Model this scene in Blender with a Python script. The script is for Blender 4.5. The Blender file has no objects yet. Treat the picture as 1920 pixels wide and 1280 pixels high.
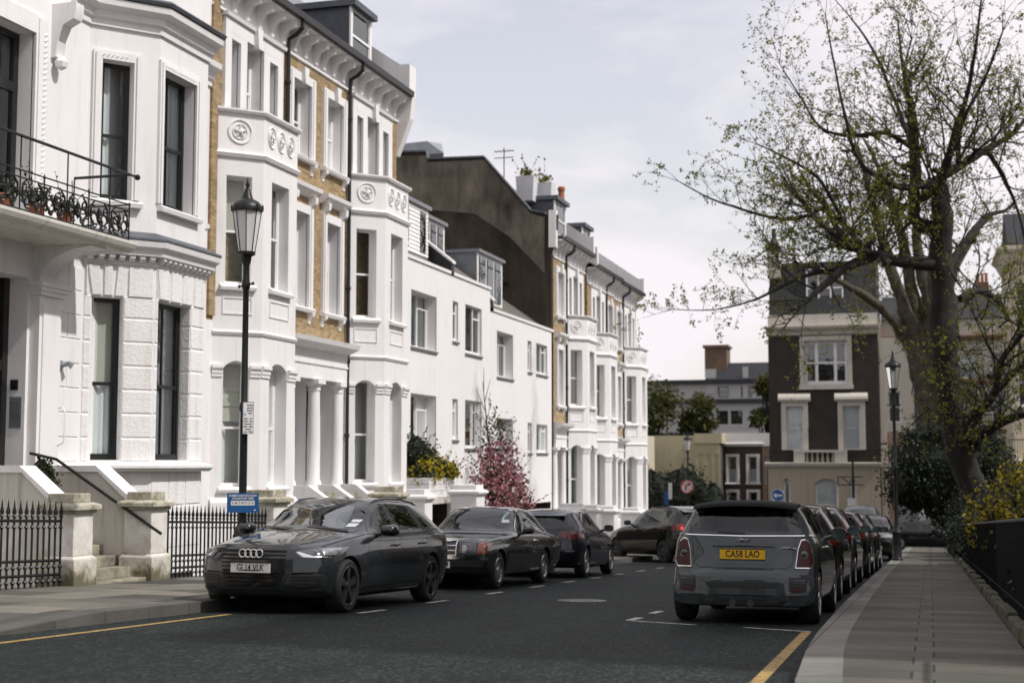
import bpy, bmesh, math, random
from mathutils import Vector, Matrix
from mathutils.bvhtree import BVHTree
R = math.radians
rnd = random.Random(7)
SC = bpy.context.scene
COL = SC.collection
SLOPE = .042
def gz(y):
    return -SLOPE * max(-40, min(y, 86))

# ------------------------------------------------------------------ materials
MATS = {}
def nmat(name):
    m = bpy.data.materials.new(name); m.use_nodes = True
    nt = m.node_tree; b = nt.nodes['Principled BSDF']
    MATS[name] = m
    return m, nt, b
def node(nt, t, **k):
    n = nt.nodes.new(t)
    for a, v in k.items():
        if a in n.inputs.keys(): n.inputs[a].default_value = v
        else: setattr(n, a, v)
    return n
def L(nt, a, b): nt.links.new(a, b)
def c4(c): return (c[0], c[1], c[2], 1)
def ramp(nt, fac, stops):
    r = nt.nodes.new('ShaderNodeValToRGB'); e = r.color_ramp.elements
    while len(e) < len(stops): e.new(.5)
    for i, (p, c) in enumerate(stops): e[i].position = p; e[i].color = c4(c)
    L(nt, fac, r.inputs[0]); return r.outputs[0]
def tco(nt, scale=(1, 1, 1), out='Object'):
    t = nt.nodes.new('ShaderNodeTexCoord'); m = nt.nodes.new('ShaderNodeMapping')
    m.inputs['Scale'].default_value = scale
    L(nt, t.outputs[out], m.inputs[0]); return m.outputs[0]
def noise(nt, vec, scale, detail=4, rough=.6):
    n = node(nt, 'ShaderNodeTexNoise', Scale=scale, Detail=detail, Roughness=rough)
    L(nt, vec, n.inputs['Vector']); return n.outputs[0]
def bump(nt, b, h, strength=.3, dist=.01, prev=None):
    n = node(nt, 'ShaderNodeBump', Strength=strength, Distance=dist)
    L(nt, h, n.inputs['Height'])
    if prev: L(nt, prev, n.inputs['Normal'])
    L(nt, n.outputs[0], b.inputs['Normal']); return n.outputs[0]
def mix(nt, fac, a, b, mode='MIX'):
    m = nt.nodes.new('ShaderNodeMix'); m.data_type = 'RGBA'; m.blend_type = mode
    if isinstance(fac, (int, float)): m.inputs[0].default_value = fac
    else: L(nt, fac, m.inputs[0])
    for i, s in ((6, a), (7, b)):
        if isinstance(s, tuple): m.inputs[i].default_value = c4(s)
        else: L(nt, s, m.inputs[i])
    return m.outputs[2]
def simple(name, col, rough=.6, var=.12, vs=3., bs=0, bd=.004, bst=.4, metal=0, coat=0, spec=.5, stretch=(1, 1, 1)):
    m, nt, b = nmat(name)
    v = tco(nt, stretch)
    n = noise(nt, v, vs, 5)
    c = ramp(nt, n, [(.3, tuple(x * (1 - var) for x in col)), (.7, tuple(min(1, x * (1 + var)) for x in col))])
    L(nt, c, b.inputs['Base Color'])
    b.inputs['Roughness'].default_value = rough
    b.inputs['Metallic'].default_value = metal
    b.inputs['Coat Weight'].default_value = coat
    b.inputs['Coat Roughness'].default_value = .03
    b.inputs['Specular IOR Level'].default_value = spec
    if bs: bump(nt, b, noise(nt, v, bs, 6), bst, bd)
    return m
def stucco(name, col=(.79, .78, .778), dirt=.35, verm=0):
    m, nt, b = nmat(name)
    v = tco(nt)
    n1 = noise(nt, v, .35, 6, .65); n2 = noise(nt, tco(nt, (3, 3, .35)), 1.6, 6, .7)
    base = ramp(nt, n1, [(.3, tuple(x * .93 for x in col)), (.7, col)])
    st = ramp(nt, n2, [(.52, (1, 1, 1)), (.82, (1 - dirt * .5, 1 - dirt * .54, 1 - dirt * .64))])
    L(nt, mix(nt, 1., base, st, 'MULTIPLY'), b.inputs['Base Color'])
    b.inputs['Roughness'].default_value = .72
    b.inputs['Specular IOR Level'].default_value = .25
    if verm:
        vo = node(nt, 'ShaderNodeTexVoronoi', Scale=19., feature='SMOOTH_F1'); L(nt, v, vo.inputs['Vector'])
        p = bump(nt, b, vo.outputs[0], .6, .012)
        bump(nt, b, noise(nt, v, 60, 4), .25, .004, p)
    else:
        p = bump(nt, b, noise(nt, v, 2.2, 4), .25, .02)
        bump(nt, b, noise(nt, v, 70, 4), .25, .004, p)
    return m
def brick(name, c1, c2, mortar, scale=1., axis='yz'):
    m, nt, b = nmat(name)
    t = nt.nodes.new('ShaderNodeTexCoord'); s = nt.nodes.new('ShaderNodeSeparateXYZ'); cb = nt.nodes.new('ShaderNodeCombineXYZ')
    L(nt, t.outputs['Object'], s.inputs[0])
    L(nt, s.outputs['XYZ'.index(axis[0].upper())], cb.inputs[0]); L(nt, s.outputs[2], cb.inputs[1])
    br = node(nt, 'ShaderNodeTexBrick', Scale=scale)
    br.inputs['Brick Width'].default_value = .225; br.inputs['Row Height'].default_value = .075
    br.inputs['Mortar Size'].default_value = .008; br.inputs['Bias'].default_value = 0
    br.inputs['Color1'].default_value = c4(c1); br.inputs['Color2'].default_value = c4(c2); br.inputs['Mortar'].default_value = c4(mortar)
    L(nt, cb.outputs[0], br.inputs['Vector'])
    n = noise(nt, t.outputs['Object'], 1.3, 6, .7)
    sh = ramp(nt, n, [(.3, (.74, .74, .74)), (.7, (1.12, 1.1, 1.06))])
    L(nt, mix(nt, 1., br.outputs[0], sh, 'MULTIPLY'), b.inputs['Base Color'])
    b.inputs['Roughness'].default_value = .88
    bump(nt, b, br.outputs[1], -.6, .008)
    return m
def glass(name, tint=(.75, .82, .8), refl=.10, rough=.01):
    m = bpy.data.materials.new(name); m.use_nodes = True; nt = m.node_tree
    for n in list(nt.nodes): nt.nodes.remove(n)
    o = node(nt, 'ShaderNodeOutputMaterial'); tr = node(nt, 'ShaderNodeBsdfTransparent'); gl = node(nt, 'ShaderNodeBsdfGlossy', Roughness=rough)
    tr.inputs[0].default_value = c4(tint); gl.inputs[0].default_value = (.95, 1, 1, 1)
    fr = node(nt, 'ShaderNodeFresnel', IOR=1.5); ma = node(nt, 'ShaderNodeMath', operation='ADD', use_clamp=True); ma.inputs[1].default_value = refl
    L(nt, fr.outputs[0], ma.inputs[0])
    wv = noise(nt, tco(nt), 1.2, 2); bp = node(nt, 'ShaderNodeBump', Strength=.06, Distance=.05); L(nt, wv, bp.inputs['Height']); L(nt, bp.outputs[0], gl.inputs['Normal'])
    mx = node(nt, 'ShaderNodeMixShader'); L(nt, ma.outputs[0], mx.inputs[0]); L(nt, tr.outputs[0], mx.inputs[1]); L(nt, gl.outputs[0], mx.inputs[2])
    L(nt, mx.outputs[0], o.inputs[0]); MATS[name] = m
    return m
def leafmat(name, cols, trans=.35):
    m, nt, b = nmat(name)
    t = nt.nodes.new('ShaderNodeTexCoord'); n = noise(nt, t.outputs['Object'], 2.3, 3); w = nt.nodes.new('ShaderNodeTexWhiteNoise')
    g = nt.nodes.new('ShaderNodeNewGeometry'); L(nt, g.outputs['Random Per Island'], w.inputs[0])
    w.noise_dimensions = '1D'; L(nt, g.outputs['Random Per Island'], w.inputs['W'])
    f = node(nt, 'ShaderNodeMath', operation='ADD'); L(nt, n, f.inputs[0]); L(nt, w.outputs[0], f.inputs[1])
    f2 = node(nt, 'ShaderNodeMath', operation='MULTIPLY'); L(nt, f.outputs[0], f2.inputs[0]); f2.inputs[1].default_value = .5
    k = len(cols)
    c = ramp(nt, f2.outputs[0], [(.2 + .6 * i / max(1, k - 1), q) for i, q in enumerate(cols)])
    L(nt, c, b.inputs['Base Color']); b.inputs['Roughness'].default_value = .5
    b.inputs['Specular IOR Level'].default_value = .3
    ts = node(nt, 'ShaderNodeBsdfTranslucent'); L(nt, c, ts.inputs[0])
    mx = node(nt, 'ShaderNodeMixShader'); mx.inputs[0].default_value = trans
    o = nt.nodes['Material Output']; L(nt, b.outputs[0], mx.inputs[1]); L(nt, ts.outputs[0], mx.inputs[2]); L(nt, mx.outputs[0], o.inputs[0])
    return m
def paint(name, col, rough=.34, flake=.15, metal=.0, coat=1.):
    m, nt, b = nmat(name)
    v = tco(nt)
    n = noise(nt, v, 900, 2); d = noise(nt, v, 3.5, 5)
    c = ramp(nt, n, [(.3, tuple(x * (1 - flake) for x in col)), (.75, tuple(x * (1 + flake * 2) for x in col))])
    # thin road dust towards the sills
    s = nt.nodes.new('ShaderNodeSeparateXYZ'); L(nt, v, s.inputs[0])
    mr = node(nt, 'ShaderNodeMapRange'); mr.inputs[1].default_value = .75; mr.inputs[2].default_value = .15; mr.inputs[3].default_value = 0; mr.inputs[4].default_value = .55
    L(nt, s.outputs[2], mr.inputs[0]); mm = node(nt, 'ShaderNodeMath', operation='MULTIPLY'); L(nt, mr.outputs[0], mm.inputs[0]); L(nt, d, mm.inputs[1])
    L(nt, mix(nt, mm.outputs[0], c, (.036, .037, .035)), b.inputs['Base Color'])
    L(nt, ramp(nt, d, [(.3, (rough * .8,) * 3), (.8, (rough * 1.5,) * 3)]), b.inputs['Roughness'])
    b.inputs['Metallic'].default_value = metal
    b.inputs['Coat Weight'].default_value = coat; b.inputs['Coat Roughness'].default_value = .015; b.inputs['Specular IOR Level'].default_value = .08
    return m

stucco('white stucco'); stucco('white rough stucco', verm=1, dirt=.5)
stucco('stained stucco', (.62, .6, .55), 1.1); stucco('cream stucco', (.60, .54, .42), .5); stucco('yellow stucco', (.50, .455, .30), .4)
stucco('pale stucco', (.50, .475, .41), .6); stucco('pink stucco', (.34, .21, .165), .6)
stucco('dim cream stucco', (.40, .35, .27), .6)
brick('yellow brick', (.43, .31, .17), (.24, .16, .075), (.26, .22, .15)); brick('dark brick', (.045, .034, .027), (.03, .024, .02), (.05, .045, .04), axis='xz')
brick('brown brick', (.085, .045, .035), (.06, .033, .027), (.1, .09, .08), axis='xz'); brick('sunlit brick', (.40, .20, .09), (.32, .15, .07), (.3, .25, .2))
brick('street brick', (.16, .1, .06), (.11, .07, .045), (.14, .12, .1))
simple('white paint', (.8, .79, .78), .4, .04, 4); simple('black paint', (.012, .013, .013), .32, .3, 9, 60, .003, .3)
simple('iron', (.010, .012, .012), .42, .3, 9, 50, .003, .5, spec=.35); simple('fence iron', (.006, .007, .007), .75, .3, 9, spec=.15); simple('lead', (.10, .11, .125), .6, .25, 4, 30, .01, .4, spec=.25)
simple('slate', (.035, .037, .042), .75, .35, 7, 25, .02, .6, stretch=(1, 1, 4), spec=.15); simple('brown slate', (.11, .10, .085), .75, .35, 7, 25, .02, .6, stretch=(1, 1, 4))
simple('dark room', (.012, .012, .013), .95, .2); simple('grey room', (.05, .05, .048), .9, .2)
simple('blind', (.50, .48, .42), .8, .05, 2, spec=.2); simple('gutter', (.01, .011, .012), .4, .2, 5)
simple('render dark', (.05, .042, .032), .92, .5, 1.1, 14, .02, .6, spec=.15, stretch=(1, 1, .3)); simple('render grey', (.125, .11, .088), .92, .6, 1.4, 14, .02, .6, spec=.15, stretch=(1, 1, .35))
simple('terracotta', (.3, .1, .05), .8, .2, 6); simple('steel', (.6, .6, .62), .25, .1, 8, metal=1); simple('zinc', (.27, .29, .31), .4, .12, 3, metal=.6)
simple('weathered stone', (.27, .25, .19), .9, .55, 3.5, 30, .01, .6); simple('mossy stone', (.075, .072, .045), .95, .6, 4, 30, .02, .8); simple('soil', (.05, .04, .028), .95, .3, 4, 20, .03, .8)
simple('grey door', (.30, .32, .36), .45, .06); simple('clapboard', (.62, .63, .64), .6, .08, 3); simple('teal', (.03, .14, .14), .6, .2)
simple('dark slate', (.018, .019, .02), .7, .3, 7, 25, .02, .6); stucco('pale trim', (.56, .53, .47), .5); simple('bark', (.018, .017, .014), .95, .5, 3, 22, .04, .9, stretch=(1, 1, .35)); simple('plane bark', (.05, .042, .027), .9, .6, 2.5, 14, .02, .7); simple('twig', (.016, .014, .011), .9, .3, 5)
glass('window glass', (.9, .95, .94), .09); glass('car glass', (.22, .27, .26), .005, .005); glass('lamp glass', (.93, .93, .95), .02, .03); simple('frosted glass', (.86, .85, .86), .35, .03); MATS['frosted glass'].node_tree.nodes['Principled BSDF'].inputs['Transmission Weight'].default_value = .45; glass('windscreen glass', (.2, .25, .24), .2, .005); glass('clear car glass', (.5, .6, .58), .02, .005)
m, nt, b = nmat('net curtain'); v = tco(nt); b.inputs['Roughness'].default_value = .9
L(nt, ramp(nt, noise(nt, v, 40, 4), [(.3, (.66, .66, .70)), (.7, (.84, .84, .87))]), b.inputs['Base Color']); b.inputs['Specular IOR Level'].default_value = .1

def W(*k): return [MATS[x] for x in k]

# ------------------------------------------------------------------ mesh builder
class Frame:
    def __init__(s, O, U, N=None, z=0):
        s.O = Vector((O[0], O[1])); s.U = Vector((U[0], U[1])).normalized()
        s.N = Vector((N[0], N[1])).normalized() if N else Vector((s.U.y, -s.U.x)); s.z = z
    def P(s, u, d, z):
        q = s.O + s.U * u + s.N * d
        return Vector((q.x, q.y, z + s.z))
    def sub(s, a, b):
        A = s.O + s.U * a[0] + s.N * a[1]; B = s.O + s.U * b[0] + s.N * b[1]
        U = (B - A).normalized(); N = Vector((U.y, -U.x))
        if N.dot(s.N) < 0: N = -N
        f = Frame(A, U, N, s.z); f.len = (B - A).length
        return f
class MB:
    def __init__(s): s.v = []; s.f = []; s.m = []
    def add(s, vs, fs, mi=0):
        o = len(s.v); s.v += [Vector(p) for p in vs]
        for f in fs: s.f.append([o + i for i in f]); s.m.append(mi)
        return s
    def hexa(s, p, mi=0):   # p: 8 points, bottom ring then top ring
        return s.add(p, [(0, 3, 2, 1), (4, 5, 6, 7), (0, 1, 5, 4), (1, 2, 6, 5), (2, 3, 7, 6), (3, 0, 4, 7)], mi)
    def fbox(s, F, u0, u1, d0, d1, z0, z1, mi=0):
        return s.hexa([F.P(u0, d0, z0), F.P(u1, d0, z0), F.P(u1, d1, z0), F.P(u0, d1, z0), F.P(u0, d0, z1), F.P(u1, d0, z1), F.P(u1, d1, z1), F.P(u0, d1, z1)], mi)
    def box(s, x0, x1, y0, y1, z0, z1, mi=0):
        return s.hexa([(x0, y0, z0), (x1, y0, z0), (x1, y1, z0), (x0, y1, z0), (x0, y0, z1), (x1, y0, z1), (x1, y1, z1), (x0, y1, z1)], mi)
    def prism(s, A, B, mi=0):   # two matching polygons
        n = len(A); s.add(list(A) + list(B), [tuple(range(n))[::-1], tuple(range(n, 2 * n))] + [(i, (i + 1) % n, n + (i + 1) % n, n + i) for i in range(n)], mi); return s
    def fprism(s, F, prof, u0, u1, mi=0):   # profile (d,z) pushed along u
        return s.prism([F.P(u0, d, z) for d, z in prof], [F.P(u1, d, z) for d, z in prof], mi)
    def uprism(s, F, prof, d0, d1, mi=0):   # outline (u,z) pushed along d
        return s.prism([F.P(u, d0, z) for u, z in prof], [F.P(u, d1, z) for u, z in prof], mi)
    def sweep(s, F, path, prof, mi=0, caps=True):   # plan path of (u,d), mitred; outward on the left of N
        n = len(path); rows = []
        P = [Vector(p) for p in path]
        for i in range(n):
            a = (P[i] - P[i - 1]).normalized() if i else None
            b = (P[i + 1] - P[i]).normalized() if i < n - 1 else None
            na = Vector((-a.y, a.x)) if a else None; nb = Vector((-b.y, b.x)) if b else None
            if na is None: m = nb
            elif nb is None: m = na
            else:
                m = (na + nb).normalized(); m = m / max(.3, m.dot(na))
            rows.append([F.P(*(P[i] + m * d), z) for d, z in prof])
        k = len(prof); o = []
        for r in rows: o += r
        fs = [(i * k + j, i * k + (j + 1) % k, (i + 1) * k + (j + 1) % k, (i + 1) * k + j) for i in range(n - 1) for j in range(k)]
        if caps: fs += [tuple(range(k)), tuple((n - 1) * k + j for j in range(k))]
        return s.add(o, fs, mi)
    def tube(s, pts, r, n=8, mi=0, cap=True):
        pts = [Vector(p) for p in pts]; k = len(pts)
        rs = r if isinstance(r, (list, tuple)) else [r] * k
        o = []; ref = None
        for i, p in enumerate(pts):
            t = (pts[min(i + 1, k - 1)] - pts[max(i - 1, 0)])
            t = t.normalized() if t.length > 1e-9 else Vector((0, 0, 1))
            if ref is None: ref = Vector((1, 0, 0)) if abs(t.x) < .8 else Vector((0, 1, 0))
            a = t.cross(ref).normalized(); b = t.cross(a); ref = b.cross(t) if False else ref
            o += [p + (a * math.cos(2 * math.pi * j / n) + b * math.sin(2 * math.pi * j / n)) * rs[i] for j in range(n)]
        fs = [(i * n + j, i * n + (j + 1) % n, (i + 1) * n + (j + 1) % n, (i + 1) * n + j) for i in range(k - 1) for j in range(n)]
        if cap: fs += [tuple(range(n))[::-1], tuple((k - 1) * n + j for j in range(n))]
        return s.add(o, fs, mi)
    def lathe(s, c, prof, n=16, mi=0, axis='z', cap=True):
        c = Vector(c); o = []
        for r, h in prof:
            for j in range(n):
                a = 2 * math.pi * j / n; ca, sa = math.cos(a) * r, math.sin(a) * r
                o.append(c + (Vector((ca, sa, h)) if axis == 'z' else Vector((h, ca, sa)) if axis == 'x' else Vector((ca, h, sa))))
        k = len(prof)
        return s.add(o, [(i * n + j, i * n + (j + 1) % n, (i + 1) * n + (j + 1) % n, (i + 1) * n + j) for i in range(k - 1) for j in range(n)] + ([tuple(range(n))[::-1], tuple((k - 1) * n + j for j in range(n))] if cap else []), mi)
    def torus(s, c, X, Y, Rr, r, n=20, k=6, mi=0, a0=0, a1=2 * math.pi, sx=1.):
        c = Vector(c); X = Vector(X); Y = Vector(Y); closed = abs(a1 - a0 - 2 * math.pi) < 1e-6
        pts = [c + X * (math.cos(a0 + (a1 - a0) * i / n) * Rr * sx) + Y * (math.sin(a0 + (a1 - a0) * i / n) * Rr) for i in range(n + 1)]
        return s.tube(pts, r, k, mi, cap=not closed)
    def split(s, name, mats, parent=None, **k):   # each far-apart piece becomes an object of its own
        par = list(range(len(s.v)))
        def find(a):
            while par[a] != a: par[a] = par[par[a]]; a = par[a]
            return a
        for f in s.f:
            r0 = find(f[0])
            for i in f[1:]: par[find(i)] = r0
        isl = {}
        for fi, f in enumerate(s.f): isl.setdefault(find(f[0]), []).append(fi)
        keys = list(isl); bb = []
        for q in keys:
            P = [s.v[i] for fi in isl[q] for i in s.f[fi]]; lo = [min(p[a] for p in P) for a in range(3)]; hi = [max(p[a] for p in P) for a in range(3)]; bb.append((lo, hi, max(hi[a] - lo[a] for a in range(3))))
        grp = list(range(len(keys)))
        def fg(a):
            while grp[a] != a: grp[a] = grp[grp[a]]; a = grp[a]
            return a
        for i in range(len(keys)):
            for j in range(i):
                g2 = sum(max(0, bb[i][0][a] - bb[j][1][a], bb[j][0][a] - bb[i][1][a]) ** 2 for a in range(3))
                if g2 ** .5 <= max(.02, .45 * max(bb[i][2], bb[j][2])): grp[fg(i)] = fg(j)
        out = {}
        for i, q in enumerate(keys): out.setdefault(fg(i), []).extend(isl[q])
        res = []
        for fs in out.values():
            m = MB(); mp = {}
            for fi in fs:
                nf = []
                for i in s.f[fi]:
                    if i not in mp: mp[i] = len(m.v); m.v.append(s.v[i])
                    nf.append(mp[i])
                m.f.append(nf); m.m.append(s.m[fi])
            res.append(m.build(name, mats, parent, **k))
        return res
    def build(s, name, mats, parent=None, smooth=False, bevel=0, local=False):
        me = bpy.data.meshes.new(name)
        off = Vector((0, 0, 0))
        if parent is not None and not local:
            q = parent
            while q is not None: off = off + q.location; q = q.parent
        me.from_pydata([p - off for p in s.v], [], s.f)
        for m in (mats if isinstance(mats, list) else [mats]): me.materials.append(m if not isinstance(m, str) else MATS[m])
        me.polygons.foreach_set('material_index', s.m)
        bm = bmesh.new(); bm.from_mesh(me); bmesh.ops.recalc_face_normals(bm, faces=bm.faces); bm.to_mesh(me); bm.free()
        if smooth:
            me.polygons.foreach_set('use_smooth', [True] * len(me.polygons))
            me.set_sharp_from_angle(angle=R(smooth if smooth is not True else 40))
        o = bpy.data.objects.new(name, me); COL.objects.link(o)
        if parent is not None: o.parent = parent
        if bevel:
            bv = o.modifiers.new('bevel', 'BEVEL'); bv.width = bevel; bv.segments = 2; bv.limit_method = 'ANGLE'; bv.angle_limit = R(40)
        return o
def tag(o, label=None, cat=None, group=None, kind=None):
    if label: o['label'] = label
    if cat: o['category'] = cat
    if group: o['group'] = group
    if kind: o['kind'] = kind
    return o
def thing(name, label, cat, loc=(0, 0, 0), rz=0, group=None):
    o = bpy.data.objects.new(name, None); COL.objects.link(o); o.location = loc; o.rotation_euler = (0, 0, rz)
    o.empty_display_size = .3
    return tag(o, label, cat, group)
def kids(o): return [c for c in bpy.data.objects if c.parent == o]
def copy_tree(o, parent=None):
    c = o.copy(); COL.objects.link(c)
    if parent is not None: c.parent = parent
    for ch in kids(o): copy_tree(ch, c)
    return c
def text_mb(txt, size, bold=0.):
    cu = bpy.data.curves.new('t', 'FONT'); cu.body = txt; cu.size = size; cu.align_x = 'CENTER'; cu.align_y = 'CENTER'; cu.offset = bold; cu.resolution_u = 3
    ob = bpy.data.objects.new('t', cu); COL.objects.link(ob); dg = bpy.context.evaluated_depsgraph_get()
    me = bpy.data.meshes.new_from_object(ob.evaluated_get(dg)); vs = [v.co.copy() for v in me.vertices]; fs = [tuple(p.vertices) for p in me.polygons]
    bpy.data.objects.remove(ob); bpy.data.curves.remove(cu); bpy.data.meshes.remove(me)
    return vs, fs
def text_on(mb, txt, size, c, X, Z, mi=0, bold=0., sx=1., maxw=None):
    if not txt: return
    vs, fs = text_mb(txt, size, bold); c = Vector(c); X = Vector(X); Z = Vector(Z)
    if maxw:
        w = max(v.x for v in vs) - min(v.x for v in vs); sx = min(sx, maxw / w)
    mb.add([c + X * v.x * sx + Z * v.y for v in vs], fs, mi)

# ------------------------------------------------------------------ facade pieces
def wall(mb, F, u0, u1, z0, z1, ops=(), d=0, rev=.18, mi=0, rmi=None):
    rmi = mi if rmi is None else rmi
    us = sorted({u0, u1} | {o[0] for o in ops} | {o[1] for o in ops}); zs = sorted({z0, z1} | {o[2] for o in ops} | {o[3] for o in ops})
    us = [u for u in us if u0 - 1e-6 <= u <= u1 + 1e-6]; zs = [z for z in zs if z0 - 1e-6 <= z <= z1 + 1e-6]
    for a, b in zip(us, us[1:]):
        for p, q in zip(zs, zs[1:]):
            cu, cz = (a + b) / 2, (p + q) / 2
            if any(o[0] < cu < o[1] and o[2] < cz < o[3] for o in ops): continue
            mb.add([F.P(a, d, p), F.P(b, d, p), F.P(b, d, q), F.P(a, d, q)], [(0, 1, 2, 3)], mi)
    for o in ops:
        a, b, p, q = o[:4]; rise = o[4] if len(o) > 4 else 0; e = d - rev
        mb.add([F.P(a, d, p), F.P(b, d, p), F.P(b, e, p), F.P(a, e, p)], [(0, 1, 2, 3)], rmi)
        zt = q - rise
        for x in (a, b): mb.add([F.P(x, d, p), F.P(x, e, p), F.P(x, e, zt), F.P(x, d, zt)], [(0, 1, 2, 3)], rmi)
        n = 10 if rise else 1
        arc = [(a + (b - a) * i / n, q - rise * (2 * i / n - 1) ** 2 if rise else q) for i in range(n + 1)]
        for (ua, za), (ub, zb) in zip(arc, arc[1:]):
            mb.add([F.P(ua, d, za), F.P(ub, d, zb), F.P(ub, e, zb), F.P(ua, e, za)], [(0, 1, 2, 3)], rmi)
            if rise: mb.add([F.P(ua, d, za), F.P(ub, d, zb), F.P(ub, d, q), F.P(ua, d, q)], [(0, 1, 2, 3)], mi)
def window(F, op, parent, rev=.18, d=0, fm='white paint', style='sash', curtain=None, fw=.055, bars=0, name='window', split=None):
    a, b, p, q = op[:4]; e = d - rev; mb = MB(); t = .06
    mb.fbox(F, a, a + fw, e - t, e, p, q); mb.fbox(F, b - fw, b, e - t, e, p, q)
    mb.fbox(F, a + fw, b - fw, e - t, e, p, p + fw * 1.6); mb.fbox(F, a + fw, b - fw, e - t, e, q - fw, q)
    zm = p + (q - p) * (split or .5)
    if style == 'sash':
        mb.fbox(F, a + fw, b - fw, e - t + .01, e - .008, zm - fw * .45, zm + fw * .45)
        i0, i1 = a + fw, b - fw; s = fw * .7
        for x0, x1 in ((i0, i0 + s), (i1 - s, i1)):
            mb.fbox(F, x0, x1, e - t - .03, e - .022, p + fw * 1.6, zm - fw * .45); mb.fbox(F, x0, x1, e - t, e - .012, zm + fw * .45, q - fw)
        for k in range(bars):
            x = a + (b - a) * (k + 1) / (bars + 1); mb.fbox(F, x - .014, x + .014, e - t, e - .02, p + fw * 1.6, q - fw)
    elif style == 'casement':     # big light and a side light with a small top light
        x = a + (b - a) * .62; mb.fbox(F, x - fw * .6, x + fw * .6, e - t, e - .004, p, q)
        zt = q - (q - p) * .24; mb.fbox(F, x + fw * .6, b - fw, e - t, e - .006, zt - fw * .5, zt + fw * .5)
    elif style == 'slot':
        zt = q - (q - p) * .3; mb.fbox(F, a + fw, b - fw, e - t, e - .006, zt - fw * .5, zt + fw * .5)
    elif style == 'triple':
        for k in (.28, .72):
            x = a + (b - a) * k; mb.fbox(F, x - fw * .6, x + fw * .6, e - t, e - .004, p, q)
        mb.fbox(F, a + fw, b - fw, e - t + .01, e - .008, zm - fw * .4, zm + fw * .4)
    o = mb.build(name, fm, parent)
    g = MB(); g.add([F.P(a + fw * .5, e - .045, p), F.P(b - fw * .5, e - .045, p), F.P(b - fw * .5, e - .045, q), F.P(a + fw * .5, e - .045, q)], [(0, 1, 2, 3)])
    g.build('pane', 'window glass', o)
    if curtain: drape(F, a + fw, b - fw, p, q, e - .11, curtain, o)
    return o
def drape(F, a, b, p, q, e, kind, parent):
    cb = MB(); segs = []
    if kind == 'net': segs = [(a, b, p, q)]
    elif kind == 'half': segs = [(a, b, p, p + (q - p) * .48)]
    elif kind == 'sides': w = (b - a); segs = [(a, a + w * .34, p, q), (b - w * .34, b, p, q)]
    elif kind == 'left': segs = [(a, a + (b - a) * .4, p, q)]
    elif kind == 'blind':
        zb = p + (q - p) * .52; h = (q - zb) / 4
        for i in range(4): cb.fprism(F, [(e, zb + h * i), (e + .03, zb + h * i + .01), (e + .005, zb + h * (i + 1))], a, b)
        return cb.build('blind', 'blind', parent)
    elif kind == 'top': cb.fbox(F, a, b, e - .01, e, p + (q - p) * .5, q); return cb.build('blind', 'blind', parent)
    elif kind == 'full': cb.fbox(F, a, b, e - .01, e, p, q); return cb.build('blind', 'net curtain', parent)
    elif kind == 'shutter':
        n = int((q - p) / .07)
        for i in range(n): z = p + .02 + i * .07; cb.fprism(F, [(e, z), (e + .05, z + .03), (e + .05, z + .04), (e, z + .01)], a, b)
        return cb.build('shutter', 'white paint', parent)
    for x0, x1, z0, z1 in segs:
        n = max(8, int((x1 - x0) / .025)); ph = rnd.random() * 6
        vs = []
        for i in range(n + 1):
            u = x0 + (x1 - x0) * i / n; w = .022 * math.sin(ph + i * 1.25) + .012 * math.sin(i * .5 + ph)
            vs += [F.P(u, e + w, z0), F.P(u, e + w * .5, z1)]
        cb.add(vs, [(2 * i, 2 * i + 2, 2 * i + 3, 2 * i + 1) for i in range(n)])
    return cb.build('curtain', 'net curtain', parent, smooth=80)
def surround(mb, F, op, w=.2, t=.06, mi=0, d=0, sill=True, key=False):
    a, b, p, q = op[:4]
    mb.fbox(F, a - w, a, d - .02, d + t, p, q + w, mi); mb.fbox(F, b, b + w, d - .02, d + t, p, q + w, mi); mb.fbox(F, a, b, d - .02, d + t, q, q + w, mi)
    mb.fbox(F, a - w + .04, a - .05, d + t - .01, d + t + .03, p, q + w - .05, mi); mb.fbox(F, b + .05, b + w - .04, d + t - .01, d + t + .03, p, q + w - .05, mi)
    if sill: mb.fprism(F, [(d - .03, p - .12), (d + t + .06, p - .12), (d + t + .09, p - .05), (d + t + .02, p - .004), (d - .03, p - .004)], a - w - .06, b + w + .06, mi)
    if key:
        c = (a + b) / 2; mb.uprism(F, [(c - .08, q - .06), (c + .08, q - .06), (c + .14, q + w + .14), (c - .14, q + w + .14)], d + t, d + t + .1, mi)
# ------------------------------------------------------------------ terraced bay houses on the left
XF = -15.2
BAY = [(.3, 0), (1.1, .8), (2.9, .8), (3.7, 0)]
HW = 5.8
def ring_boss(mb, F, u, z, r, sx=1., d=0):
    X = Vector((F.U.x, F.U.y, 0)); Z = Vector((0, 0, 1))
    mb.torus(F.P(u, d + .012, z), X, Z, r, .022, 20, 5, sx=sx); mb.torus(F.P(u, d + .012, z), X, Z, r * .62, .014, 16, 5, sx=sx)
    for k in range(5):
        a = k * 2 * math.pi / 5 + .3; mb.tube([F.P(u, d + .02, z), F.P(u + math.cos(a) * r * .55 * sx, d + .03, z + math.sin(a) * r * .55)], [.035, .014], 5)
    mb.lathe(F.P(u, d + .02, z), [(.001, -.04), (.06, -.02), (.05, .03), (.001, .05)], 8)
def bracket(mb, F, u, w, d, z0, z1):
    h = z1 - z0
    mb.fprism(F, [(0, z0), (d * .2, z0 + h * .02), (d * .28, z0 + h * .35), (d * .5, z0 + h * .6), (d * .92, z0 + h * .7), (d, z0 + h * .85), (d, z1), (0, z1)], u - w / 2, u + w / 2)
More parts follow.
